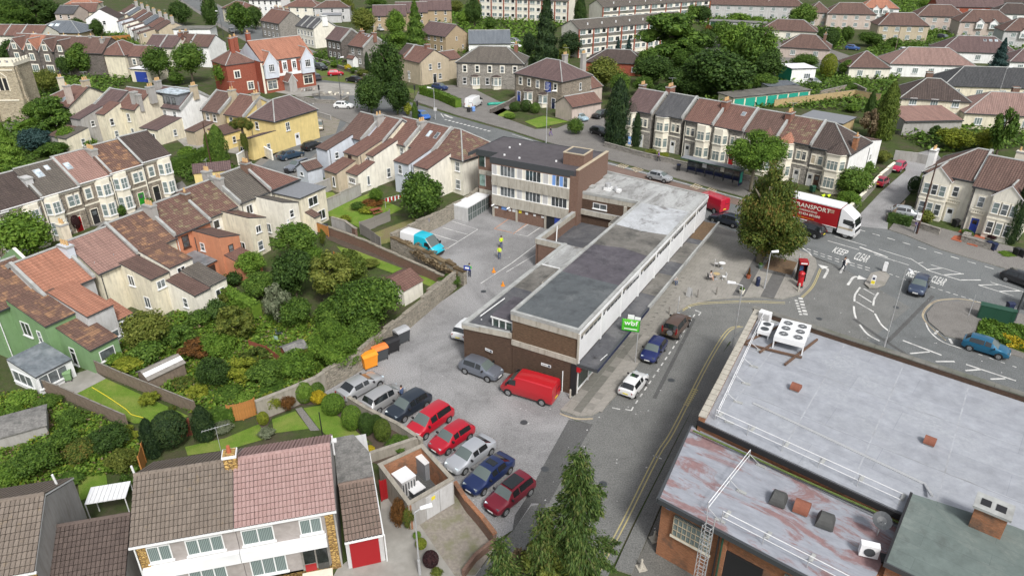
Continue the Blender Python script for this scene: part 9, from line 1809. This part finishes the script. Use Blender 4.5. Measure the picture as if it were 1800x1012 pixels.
car('navy car parked behind the clipped road hedge',(762,152),(785,156),'hatch',(.02,.04,.12),.2,detail=1)
car('red hatchback on the stony lane, the nearer of two',(1540,326),(1560,312),'hatch',(.32,.01,.03),.1,detail=2,scale=.88);car('pinkish red saloon on the stony lane, the farther of two',(1588,287),(1570,300),'hatch',(.42,.015,.06),.1,detail=2,scale=.92)
car('silver car behind the hedge of the cream pair',(1575,372),(1612,378),'hatch',(.40,.43,.45),.4,detail=1)
for c in [('grey car at the pub corner of the rising street',(541,107),(557,115),'hatch',(.08,.10,.12)),('black car behind the grey one on the rising street',(556,117),(574,122),'suv',BLK),('dark grey car beside the pub garden',(563,141),(549,133),'hatch',(.07,.07,.08)),('rounded red car on the rising street',(580,130),(600,129),'hatch',(.45,.01,.03)),('black sports car lower on the rising street',(632,142),(612,139),'saloon',BLK),('silver car under the round trees on the estate',(661,50),(675,54),'hatch',SIL),('white car on the rising suburban road',(1605,64),(1625,68),'estate',WHT),('dark car before the tile hung semis',(1650,66),(1668,69),'suv',(.04,.05,.07)),('white car on the suburban road above the bungalows',(1580,90),(1596,88),'hatch',WHT),('white van like car on a drive near the small bungalow',(1556,106),(1572,103),'hatch',WHT),('blue car under shrubs on the suburban road',(1488,84),(1510,86),'hatch',(.05,.12,.35)),('silver car in the car park of the cream maisonettes',(898,72),(914,74),'hatch',SIL),('white car beside it in the maisonette car park',(893,80),(915,82),'estate',WHT),('dark car beside the cream bungalow',(1682,190),(1700,195),'hatch',(.03,.03,.035)),('silver car on the upper left street',(402,52),(414,58),'hatch',SIL),('silver car parked near the green workshop',(1424,143),(1436,146),'hatch',SIL)]:
 car(c[0],c[1],c[2],c[3],c[4],.3,'small distant cars',detail=1)
t=van('red panel van parked against the brown brick end wall',(973,692),(891,668),(.42,.008,.016),W=1.95,L=5.1,H=2.15)
van('red delivery van passing behind the shop block',(1270,365),(1228,346),(.40,.01,.03),z=.9,L=5.2,H=2.2)
DEF['turq']=lambda:m_solid('turquoise_wrap',(.01,.42,.55),.35,.5,0,.8);DEF['vwhite']=lambda:m_solid('van_white',(.72,.73,.74),.35,.5,0,.8)
van('white panel van with turquoise front half behind the stone wall',(712,420),(774,440),(.72,.73,.74),z=.9,L=5.6,H=2.4,split=(2,M('turq')))
t=van('white van parked on the drive beside the blue bin',(817,189),(848,172),(.72,.73,.73),L=5.2,H=2.3);
a,b_=G((1385,378),1.0),G((1500,406),1.0);rz=math.atan2(b_.y-a.y,b_.x-a.x);rz=R(-41.5);e=G((1508,402),1.2)
t=thing('lorry','red curtain sided lorry with white roof and white cab on the main road','lorry',(e.x-.3,e.y,ROADZ),rz)
Lb=8.2;x0,x1=-2.1-Lb,-2.0
MB().bx(x0,x1,-1.22,1.22,1.15,3.72,'redd').bd('body',t);MB().bx(x0-.02,x1+.02,-1.24,1.24,3.72,3.86,'whitep').hull([(x0,-1.2,3.88),(x1,-1.2,3.88),(x1,1.2,3.9),(x0,1.2,3.9)],.03,'whitep').bd('roof',t)
MB().bx(x0,x1,-1.26,-1.21,1.08,1.18,'upvc').bx(x0,x1,-1.1,1.1,.75,1.1,'dgrey').bd('chassis',t);MB().bx(x0+3.2,x1-.4,-1.24,-1.18,.35,.95,'galv').bd('side_guard',t)
text('HF TRANSPORT',t,.78,'frame_c',((x0+x1)/2-.1,-1.25,3.05),(math.pi/2,0,0),'lettering',.005,sx=1.08)
text('FULL LOADS, WAREHOUSING',t,.32,'frame_c',((x0+x1)/2-.8,-1.25,2.45),(math.pi/2,0,0),'lettering',.005);text('01454 881000',t,.46,'frame_c',((x0+x1)/2+.5,-1.25,1.95),(math.pi/2,0,0),'lettering',.005);text('www.hftransport.co.uk',t,.32,'orangep',((x0+x1)/2-.4,-1.25,1.48),(math.pi/2,0,0),'lettering',.005)
b=MB()
for k in range(3):b.bx(x1-1.35,x1-.65,-1.235,-1.22,2.95+k*.16,3.02+k*.16,'beige')
b.bd('emblem',t)
pr=[(-1.85,.55),(.15,.50),(.28,.9),(.22,1.7),(-.12,2.75),(-.35,2.95),(-1.55,3.75),(-1.85,3.75)]
b=MB();A=[(x,-1.2,z) for x,z in pr];B=[(x,1.2,z) for x,z in pr];b.face(A,'whitep');b.face(B[::-1],'whitep')
for i in range(len(pr)):j=(i+1)% len(pr);b.face([A[j],A[i],B[i],B[j]],'whitep')
b.bd('cab',t);b=MB();b.face([(.245,-1.08,1.75),(.245,1.08,1.75),(-.05,1.02,2.62),(-.05,-1.02,2.62)],'cglass');b.bd('windscreen',t)
for s in (-1,1):
 b=MB();q=[(.05,s*1.212,1.75),(-1.35,s*1.212,1.95),(-1.35,s*1.212,2.5),(-.2,s*1.212,2.5)];b.face(q[::-1] if s<0 else q,'cglass');b.bd('side_window',t);MB().bx(-.05,.1,s*1.35-.1,s*1.35+.1,1.7,2.3,'black').bd('mirror',t)
 for x in (-.75,x0+2.0,x0+1.0):wheel(t,x,s*1.16,.48,s);MB().tb((x,s*1.1-.04,.5),(x,s*1.1+.04,.5),.6,'black',12).bd('wheel_arch',t)
MB().bx(.2,.34,-1.15,1.15,.35,.75,'lgrey').bx(.27,.3,-1.0,1.0,.9,1.35,'black').bd('bumper',t);MB().bx(-1.3,-.95,-.6,.6,3.2,3.25,'black').bd('roof_marking',t);MB().bx(-1.8,.0,-1.215,-1.2,1.2,1.45,'beige').bd('stripe',t)

#people
person('person in black suit striding across the road markings',(1480,476),R(-35),'walk','suit','suit',H=1.85);person('person in yellow hi-vis vest standing nearer in the office car park',(878,455),R(-100),'stand','hivis','jeans');person('person in yellow hi-vis vest standing just behind the first',(881,437),R(-70),'stand','hivis','jeans')
person('person with purple top walking past the bus stop wall',(1157,285),R(150),'walk','purple','suit',z=.12);person('person in dark clothes walking on the upper pavement',(968,240),R(160),'walk','suit','purple',z=.12);person('person in blue walking on the pavement by the bus stop pole',(1608,410),R(-120),'walk','purple','jeans',z=.12)
person('person standing in the open door of the silver hatchback',(708,706),R(150),'stand','jeans','suit');person('person in green hi-vis beside the blue parking sign',(826,486),R(-120),'stand','bgreen','navy')
def chair(label,px,rz,m='upvc',z=.11,s=.45):
 p=G(px);t=thing('chair',label,'chair',(p.x,p.y,z),rz,'chairs on the paved square' if z>.1 else None)
 MB().bx(-.22,.22,-.22,.22,.42,.46,m).bd('seat',t);MB().hull([(-.24,-.22,.88),(-.19,-.22,.88),(-.19,.22,.88),(-.24,.22,.88)],.38,m).bd('backrest',t)
 for x in (-.2,.2):
  for y in (-.2,.2):MB().tb((x,y,0),(x,y,.43),.018,m,5).bd('leg',t)
 return t
def table(label,px,m='whitep',z=.11):
 p=G(px);t=thing('table',label,'table',(p.x,p.y,z));MB().tb((0,0,.70),(0,0,.73),.38,m,16).bd('tabletop',t);MB().tb((0,0,0),(0,0,.70),.03,'galv').bd('stem',t);MB().tb((0,0,0),(0,0,.03),.22,'galv',10).bd('base',t)
chair('dark cafe chair under the seated person',(1246,494),R(0),'dgrey');t=person('person in pale top seated at a cafe table on the square',(1246,494),R(5),'sit','shirtw','skin',z=.0);t.location.z=GZ(t.location.y)+.02
table('cafe table in front of the seated person',(1258,492),'wood_p');chair('white chair pushed beside the seated person',(1272,493),R(180),'upvc');chair('grey chair beside the round white table',(1259,470),R(-20),'lgrey');table('round white cafe table near the tree',(1268,473))
chair('chair half under the shop canopy',(1182,498),R(-60),'wood');t=person('person in blue jeans seated under the shop canopy',(1184,499),R(-60),'sit','shirtw','jeans',z=0);t.location.z=GZ(t.location.y)+.02
chair('white plastic garden chair by the cream end house',(553,414),R(60),'upvc',0.01)
for i,(px,a) in enumerate((((491,592),20),((489,602),70))):chair(['green plastic chair on the small patio, farther one','green plastic chair on the small patio, nearer one'][i],px,R(a),'glass_g',0.02)

#street furniture on the square
t=thing('advertising_board','folding pavement sign board near the shop canopy','sign',(*G((1211,522)).xy,.1),R(-50));MB().hull([(-.3,-.25,.05),(.3,-.25,.05),(.3,0,1.1),(-.3,0,1.1)],.03,'lgrey').bd('front_panel',t);MB().hull([(-.3,.25,.05),(.3,.25,.05),(.3,0,1.1),(-.3,0,1.1)],.03,'whitep').bd('back_panel',t)
bollard('wooden bollard on the kerb nearest the sign board',(1226,524));bollard('wooden bollard on the kerb left of the white planter',(1259,519));bollard('short post beside the brown estate car',(1176,553),.9);bollard('black bollard beside the blue litter bin',(1410,472),1.0,'black');bollard('grey bollard near the phone box',(1404,462),1.1,'galv',.07);bollard('stone bollard before the red pillar box',(1403,513),1.0,'panelc',.12);bollard('bollard at the corner of the car park entrance',(1002,700),.9,'panelc',.09)
t=thing('planter','white round planter with small shrub on the kerb','planter',(*G((1303,517)).xy,.1));MB().tb((0,0,0),(0,0,.5),.22,'cream2',10,.34).bd('pot',t);c=link('plant',crown('tiny',0),t,(0,0,.62));c.scale=(.28,.28,.22)
t=thing('planter','pale green pot standing in the leaf litter under the street tree','planter',(*G((1336,473)).xy,.1));MB().tb((0,0,0),(0,0,.5),.2,'glass_g',10,.3).bd('pot',t);c=link('plant',crown('tiny',0),t,(0,0,.6));c.scale=(.25,.25,.2)
t=thing('planter','terracotta pot with a small red conifer on the square','planter',(*G((1315,490)).xy,.1));MB().tb((0,0,0),(0,0,.45),.2,'terra',10,.28).bd('pot',t);c=link('plant',crown('cone',0),t,(0,0,.95));c.scale=(.24,.24,.5);c.material_slots[0].link='OBJECT';c.material_slots[0].material=M('f_russ')
t=thing('litter_bin','dark blue round litter bin on the square','bin',(*G((1331,503)).xy,.1));MB().tb((0,0,0),(0,0,.9),.24,'navy',12).bd('body',t);MB().tb((0,0,.9),(0,0,1.1),.27,'navy',12,.14).bd('lid',t)
t=thing('pillar_box','red post box in front of the phone kiosk','post box',(*G((1405,505)).xy,.1));MB().tb((0,0,0),(0,0,.15),.28,'black',14).bd('base',t);MB().tb((0,0,.15),(0,0,1.35),.25,'red',14).bd('body',t);MB().tb((0,0,1.35),(0,0,1.5),.29,'red',14,.18).bd('cap',t);MB().bx(-.13,.13,-.27,-.25,1.15,1.2,'black').bd('slot',t);t.scale=(1.25,)*3
t=thing('phone_kiosk','dark red telephone kiosk behind the post box','phone kiosk',(*G((1407,495)).xy,.1),R(-10));MB().bx(-.45,.45,-.1,.9,0,.12,'black').bx(-.45,.45,.85,.9,.1,2.3,'redd').bd('back',t);MB().bx(-.45,-.4,-.1,.9,.1,2.3,'black').bx(.4,.45,-.1,.9,.1,2.3,'black').bd('side_panel',t);MB().bx(-.48,.48,-.14,.94,2.1,2.45,'redd').bd('roof',t);MB().bx(-.2,.2,.7,.85,1.0,1.6,'lblue').bd('telephone',t);MB().bx(-.35,.35,-.15,-.14,2.2,2.35,'upvc').bd('sign',t)
lamppost('grey lamp post on the paved square beside the litter bin',(1343,508),4.6,(1,0),.1,'galv',name='lamp_post')
lamppost('tall grey street lamp bending over the junction from behind the grey roof',(1553,612),9,(-.2,-1),1.2)
lamppost('street lamp behind the grey roofed building leaning over the side street',(1287,612),7.2,(-1,.1),1.2);lamppost('street lamp with white head at the bottom between the shrubs',(738,1008),5.6,(.9,.3),.6);lamppost('tall street lamp on the main road pavement before the villa',(960,252),9,(1,0),1.4);lamppost('dark street lamp on the rising street',(600,178),9,(1,.3),1.2,'dgrey');lamppost('street lamp near the pale outbuilding car',(765,210),6,(-1,.2),.9)
lamppost('small street lamp beside the charcoal bungalow',(1752,178),7,(1,.2),.8);lamppost('street lamp on the upper left street',(393,66),8,(-1,.2),.8,'dgrey')
def pole(label,px,h,m='wood',r=.11,r2=.08,cat='pole',name='telegraph_pole'):
 p=G(px);t=thing(name,label,cat,(p.x,p.y,0));MB().tb((0,0,-.2),(0,0,h),r,m,8,r2).bd('pole',t);return t
pole('dark red brown telegraph pole behind the yellow outbuilding',(376,312),8.6,'frame_b');pole('thick dark pole on the pavement before the cream pair',(1611,412),9.5,'frame_b');pole('telegraph pole on the suburban road',(1572,95),7.5,'wood');pole('grey pole at the bus stop on the right',(1782,565),8.5,'dgrey',.14);pole('slim black post in the small back garden',(567,765),2.4,'black',.05,.04,'post','garden_post');pole('slim sign post on the tongue of pavement',(1702,556),2.6,'galv',.04,.04,'post','sign_post')
def signpost(label,px,h,w,hh,m,rz=0,z=.1,m2=None):
 p=G(px);t=thing('street_sign',label,'sign',(p.x,p.y,z),rz);MB().tb((0,.05,0),(0,.05,h),.035,'galv',6).bd('post',t);MB().bx(-w/2,w/2,-.03,.02,h-hh,h,m).bd('board',t)
 if m2:MB().bx(-w*.3,w*.3,-.045,-.03,h-hh*.7,h-hh*.3,m2).bd('symbol',t)
 return t
signpost('blue parking sign at the end of the stone wall',(822,500),2.4,.8,.55,'blue',R(-15),0,'upvc');signpost('pale blue sign panel on the pavement left of the bay fronted row',(1105,268),2.6,.5,1.3,'lblue',R(-40),.1,'upvc');signpost('white timetable panel on the pole by the cream pair',(1607,412),2.9,.5,1.0,'whitep',R(-30),.1,'lgrey');signpost('round traffic sign on the near verge of the main road',(766,212),2.4,.6,.6,'lgrey',0);signpost('blue notice on the high stone wall',(752,408),2.0,.6,.6,'blue',R(35),0,'upvc');signpost('sign seen edge on in front of the conifers',(1190,556),2.3,.12,.5,'lgrey',0)
def signal(label,px,rz,h=3.2):
 p=G(px);t=thing('traffic_light',label,'traffic light',(p.x,p.y,.1),rz);MB().tb((0,0,0),(0,0,h),.06,'dgrey').bd('pole',t);MB().bx(-.16,.16,-.12,.12,h-.9,h+.1,'black').bd('head',t)
signal('traffic light nearest the bright blue car',(735,208),0);signal('traffic light at the tip of the pub garden',(563,178),.5);signal('traffic light beside the clipped road hedge',(730,178),0)
sa,sb=G((1200,306),0),G((1296,332),0);rz=math.atan2(sb.y-sa.y,sb.x-sa.x);L=(sb-sa).length
t=thing('bus_shelter','long bus shelter with pale roof and dark blue bench across the road','bus shelter',(sa.x,sa.y,.1),rz)
MB().bx(-.6,L+.3,-.2,1.5,2.35,2.5,'dgreen','lead').bd('roof',t)
for i in range(7):MB().bx(i*L/6-.04,i*L/6+.04,1.3,1.38,0,2.35,'dgrey').bd('post',t)
for i in range(6):
 MB().bx(i*L/6+.08,(i+1)*L/6-.08,1.32,1.35,.3,2.2,'glass').bd('pane',t);MB().bx(i*L/6+.1,(i+1)*L/6-.1,.75,1.15,.5,.56,'navy').bx(i*L/6+.1,(i+1)*L/6-.1,1.12,1.16,.56,.95,'navy').bx(i*L/6+.2,i*L/6+.26,.8,1.1,0,.5,'dgrey').bd('bench',t)
MB().bx(L-.05,L+.05,.1,1.3,0,2.3,'navy').bx(L+.05,L+.07,.25,1.1,.4,2.0,'teal').bd('end_panel',t);MB().bx(2.5,3.2,1.28,1.3,1.2,1.9,'whitep').bx(5.5,6.1,1.28,1.3,1.2,1.9,'cream2').bd('poster',t)
bin_('dark round litter bin at the left end of the bus shelter',(1192,301),.5,.5,1.1,0,'black','navy','litter_bin',z=.1)
sa=G((1795,545),0);t=thing('bus_shelter','bus shelter with white roof cut by the right frame edge','bus shelter',(sa.x,sa.y,.1),R(-42));MB().bx(-.2,5,-.2,1.4,2.3,2.45,'whitep').bd('roof',t)
for x in (0,2.4,4.8):MB().bx(x,x+.07,0,.07,0,2.3,'dgrey').bd('post',t)
MB().bx(0,4.8,.3,.6,.5,.58,'navy').bd('bench',t);MB().bx(0,4.8,.02,.05,.4,1.3,'glass').bd('pane',t)
def cabinet(label,px,w,d,h,rz,m='dgreen',m2=None):
 p=G(px);t=thing('utility_cabinet',label,'cabinet',(p.x,p.y,.1),rz);MB().bx(-w/2,w/2,-d/2,d/2,0,h,m).bd('casing',t);MB().bx(-w/2-.04,w/2+.04,-d/2-.04,d/2+.04,h,h+.07,m2 or m).bd('lid',t)
 for s in (-1,1):MB().bx(s*w*.25-w*.22,s*w*.25+w*.22,-d/2-.02,-d/2,.12,h-.1,m).bd('cabinet_door',t)
cabinet('wide dark green utility cabinet on the verge',(1744,563),2.8,.9,1.5,R(-32));cabinet('narrow dark green cabinet beside the shelter pole',(1773,568),.7,.6,1.4,R(-32));bin_('dark blue bin beside the right hand bus shelter',(1772,548),.6,.6,1.1,0,'navy','navy','litter_bin',z=.1)
isl_=[G(p).xy for p in ((1519,500),(1531,480),(1553,474),(1564,485),(1555,502),(1541,508),(1527,508))];c0=sum(isl_,Vector((0,0)))/7
t=thing('traffic_island','raised stone traffic island with a lit bollard in the junction','traffic island',(c0.x,c0.y,0));MB().pm([tuple(q-c0) for q in isl_],0,.13,'kerb','slab_a').bd('kerb',t);cc=(G((1533,493)).xy-c0,G((1556,484)).xy-c0)
MB().pm([tuple((q-c0)*.78) for q in isl_],.13,.15,'slab_a').bd('paving',t)
for i,(px,lab) in enumerate((((1533,502),'white and yellow keep left bollard on the traffic island'),((1554,478),'plain white bollard at the far tip of the traffic island'))):
 p=G(px);t=thing('traffic_bollard',lab,'bollard',(p.x,p.y,.13),R(-30));MB().bx(-.22,.22,-.1,.1,0,1.05,'whitep').bx(-.18,.18,-.12,.12,1.05,1.15,'whitep').bd('body',t)
 if i==0:MB().bx(-.19,.19,-.112,-.1,.15,.55,'yel').bd('lower_panel',t);MB().tb((0,-.12,.82),(0,-.1,.82),.14,'navy',12).bd('arrow_disc',t)
q='large wheeled waste bins against the stone wall'
bin_('yellow orange waste bin, first of the wheeled row',(649,644),1.45,1.15,1.6,R(38),'orangep','orangep','waste_bin',group=q);bin_('grey waste bin with orange lid, second of the wheeled row',(668,631),1.45,1.1,1.55,R(38),'dgrey','orange2','waste_bin',group=q);bin_('black waste bin in the middle of the wheeled row',(689,617),1.35,1.0,1.5,R(38),'black','black','waste_bin',group=q);bin_('grey metal waste bin at the far end of the wheeled row',(706,600),1.45,1.15,1.6,R(45),'dgrey','galv','waste_bin',group=q)
for px,m,lab in (((832,197),'lblue','blue wheeled bin behind the white van on the drive'),((824,198),'black','black wheeled bin beside the blue one'),((1427,338),'dgreen','green wheeled bin before the end bay window'),((1735,437),'navy','dark wheeled bin before the cream pair, left one'),((1744,440),'navy','dark wheeled bin before the cream pair, right one'),((1785,449),'black','black wheeled bin near the right frame edge'),((1795,452),'black','black wheeled bin cut by the right frame edge'),((173,383),'black','black wheeled bin before the salmon roofed house'),((104,408),'navy','dark blue wheeled bin before the grey roofed house'),((122,668),'green','faded green water butt beside the green kitchen wing'),((174,628),'green','faded green compost bin beside the white wing'),((573,406),'black','black wheeled bin beside the orange fence corner'),((504,308),'black','black wheeled bin by the grey estate car'),((508,245),'black','black wheeled bin on the gravel forecourt'),((1262,288),'black','black bin in the front garden behind the bus shelter'),((1678,398),'black','black bin beside the white arched door')):
 bin_(lab,px,.6,.7,1.05,.4,m,m)
p=G((222,520));t=thing('scaffolding','tube scaffolding with boards around the rear wing below the pink roof','scaffolding',(p.x-.6,p.y-1.8,0),R(62))
for x in (-1.2,1.0,3.0):
 for y in (-1.0,.6):MB().tb((x,y,0),(x,y,5.9),.035,'galv',5).bd('standard',t)
for z in (2.2,4.2,5.3):
 MB().tb((-1.5,-1,z),(3.3,-1,z),.03,'galv',5).tb((-1.2,-1.2,z),(-1.2,.9,z),.03,'galv',5).tb((3,-1.2,z),(3,.9,z),.03,'galv',5).bd('ledger',t)
for y in (-.95,-.65,-.35):MB().bx(-1.5,3.3,y,y+.24,4.22,4.27,'wood_p').bd('board',t)
MB().tb((-1.2,-1,.2),(1.0,-1,4.2),.03,'galv',5).tb((1,-1,.2),(3,-1,4.2),.03,'galv',5).bd('brace',t)
p=G((330,232));t=thing('scaffolding','scaffolding platform under the blue-grey box dormer','scaffolding',(p.x-1,p.y+1.5,0),R(-26))
for x in (-3.4,0,3.4):MB().tb((x,0,0),(x,0,6.0),.04,'galv',5).bd('standard',t)
MB().bx(-3.8,3.8,-.6,.5,4.6,4.66,'wood_p').bd('board',t);MB().tb((-3.6,-.6,5.5),(3.6,-.6,5.5),.03,'galv',5).tb((-3.4,0,.5),(0,0,4.6),.03,'galv',5).tb((3.4,0,.5),(0,0,4.6),.03,'galv',5).bd('ledger',t)
b=MB();P=[G(q).xy for q in spline([(162,681),(185,695),(205,708),(222,720),(232,729),(250,734),(262,741)],5)];c0=P[0]
for i in range(len(P)-1):b.tb((*(P[i]-c0),.05),(*(P[i+1]-c0),.05),.035,'yel',5)
t=thing('garden_hose','yellow garden hose lying across the lawn','hose',(c0.x,c0.y,0));b.bd('hose',t)
def picnic(label,px,rz,m='wood_r'):
 p=G(px);t=thing('picnic_table',label,'table',(p.x,p.y,0),rz);MB().bx(-.8,.8,-.35,.35,.7,.75,m).bd('tabletop',t)
 for s in (-1,1):MB().bx(-.8,.8,s*.65-.13,s*.65+.13,.42,.46,m).bd('bench',t);MB().beam((s*.6,-.7,.42),(s*.6,.7,.42),.06,.06,m).beam((s*.6,-.3,.7),(s*.6,-.6,.05),.06,.06,m).beam((s*.6,.3,.7),(s*.6,.6,.05),.06,.06,m).bd('frame',t)
picnic('red brown picnic table on the back lawn',(661,376),R(40));picnic('picnic table in the pub garden, left one',(543,160),.2,'wood_g');picnic('picnic table in the pub garden, right one',(556,170),.6,'wood_g')
b=MB();t=thing('washing_line','line of red and white washing beside the bright bush','washing',(*G((678,366)).xy,0),R(38));
for x in (0,2.6):MB().tb((x,0,0),(x,0,1.5),.03,'galv').bd('post',t)
for i in range(9):MB().bx(.1+i*.28,.3+i*.28,-.01,.01,.95-.1*(i%3),1.45,('red','upvc')[i % 2]).bd('garment',t)
MB().tb((0,0,1.47),(2.6,0,1.47),.01,'upvc',4).bd('line',t)
t=thing('stone_pile','heap of pale stones in the pub garden','stones',(*G((583,166)).xy,0));b=MB();rn=random.Random(4)
for i in range(22):
 x,y=rn.uniform(-3.5,3.5),rn.uniform(-1.6,1.6);MB().bx(x,x+rn.uniform(.3,.7),y,y+rn.uniform(.3,.6),0,rn.uniform(.2,.6),rn.choice(['trim','rubble_g','panelc'])).bd('stone',t)
t=thing('umbrella_heap','folded pink and white parasols in the pub garden','parasols',(*G((530,162)).xy,0),.4)
for i in range(5):MB().tb((i*.7,0,.3),(i*.7+.4,1.4,.5),.16,('pinkish','upvc')[i % 2],6,.05).bd('parasol',t)
for px,lab,m in (((1684,420),'red tiled garden path to the white arched door','terra'),((1712,428),'red tiled garden path to the blue door','terra')):
 p=G(px);t=thing('tiled_path',lab,'garden path',(p.x,p.y,0),R(46));MB().bx(-1.0,3.2,-.6,.6,0,.14,m).bd('paving',t)
p=G((1697,420));t=thing('planter','stone planter between the two red tiled paths','planter',(p.x,p.y,0),R(46));MB().bx(-.6,.6,-.4,.4,0,.8,'rubble_g').bd('box',t)
p=G((1445,346));t=thing('hi_vis_bag','fluorescent yellow bags in the end house front yard','bags',(p.x,p.y,0))
for x in (0,.8):MB().tb((x,0,.05),(x+.4,.1,.3),.25,'hivis',8,.12).bd('bag',t)
t=thing('netting','green netting heaped beside the white van','netting',(*G((858,186)).xy,0),R(20));b=MB()
for i in range(7):b.tb((i*.6,.3*math.sin(i),.2),(i*.6+.7,.3*math.cos(i),.4),.35,'teal',7,.2)
b.bd('net',t)
def cluster(label,px,rz=0):
 pass
for px,lab in (((868,478),'traffic cone and clutter at the side of the shop block'),((884,502),'small red cone by the shop block wall')):
 p=G(px);t=thing('traffic_cone',lab,'traffic cone',(p.x,p.y,0));MB().tb((0,0,.03),(0,0,.6),.16,'orangep',8,.03).bd('cone',t);MB().bx(-.22,.22,-.22,.22,0,.04,'orangep').bd('base',t)
t=frame('rooftop_unit','white boxed unit on posts beside the low roof edge','air conditioner',14.5,12.3,0);MB().bx(0,1.4,0,1.0,.9,1.9,'whitep').bd('casing',t);MB().bx(-.2,1.6,-.1,1.2,0,.9,'dgrey').bd('cage',t)
def vent(label,px,h):
 pass
for px,w in zip(((958,824),(921,742),(850,512),(1440,560),(1180,668),(1060,850),(1575,540)),('right of the dark red crossover','behind the silver coupe','in the car park near the cones','left of the island hatching','beside the blue hatchback','near the tall cypress','below the turning slate blue car')):
 p=G(px);o=MB().tb((0,0,0),(0,0,.008),.32,'dgrey',12).bd('manhole_cover',None,(p.x,p.y,GZ(p.y)+.008));tag(o,'round iron cover '+w,'manhole cover','iron covers in the roads')
rn=random.Random(3);b=MB()
for q in range(260):
 px=(rn.uniform(700,1790),rn.uniform(440,960));p=G(px);s_=rn.uniform(.03,.09);u,v=(p.x-BO.x)*BC+(p.y-BO.y)*BS,-(p.x-BO.x)*BS+(p.y-BO.y)*BC
 if -1<u<41 and -4<v<15.5 or px[0]<1000 and px[1]<540 and px[0]<840:continue
 z=GZ(p.y)+.013+(.12 if u>20 and -15<v<0 else 0);b.face([(p.x-s_,p.y-s_*.6,z),(p.x+s_,p.y-s_*.3,z),(p.x+s_*.7,p.y+s_,z),(p.x-s_*.6,p.y+s_*.8,z)],'lgrey')
o=b.bd('litter');o['kind']='stuff';o['label']='pale specks of litter and chewing gum on the tarmac'
for a_,b_,w in (((1010,745),(945,905),.5),((1300,600),(1240,720),.45),((1220,560),(1150,700),.35),((1500,560),(1620,640),.4),((1330,430),(1420,425),.5),((1640,520),(1560,600),.4)):line([a_,b_],w,'pave_dark',.0055)
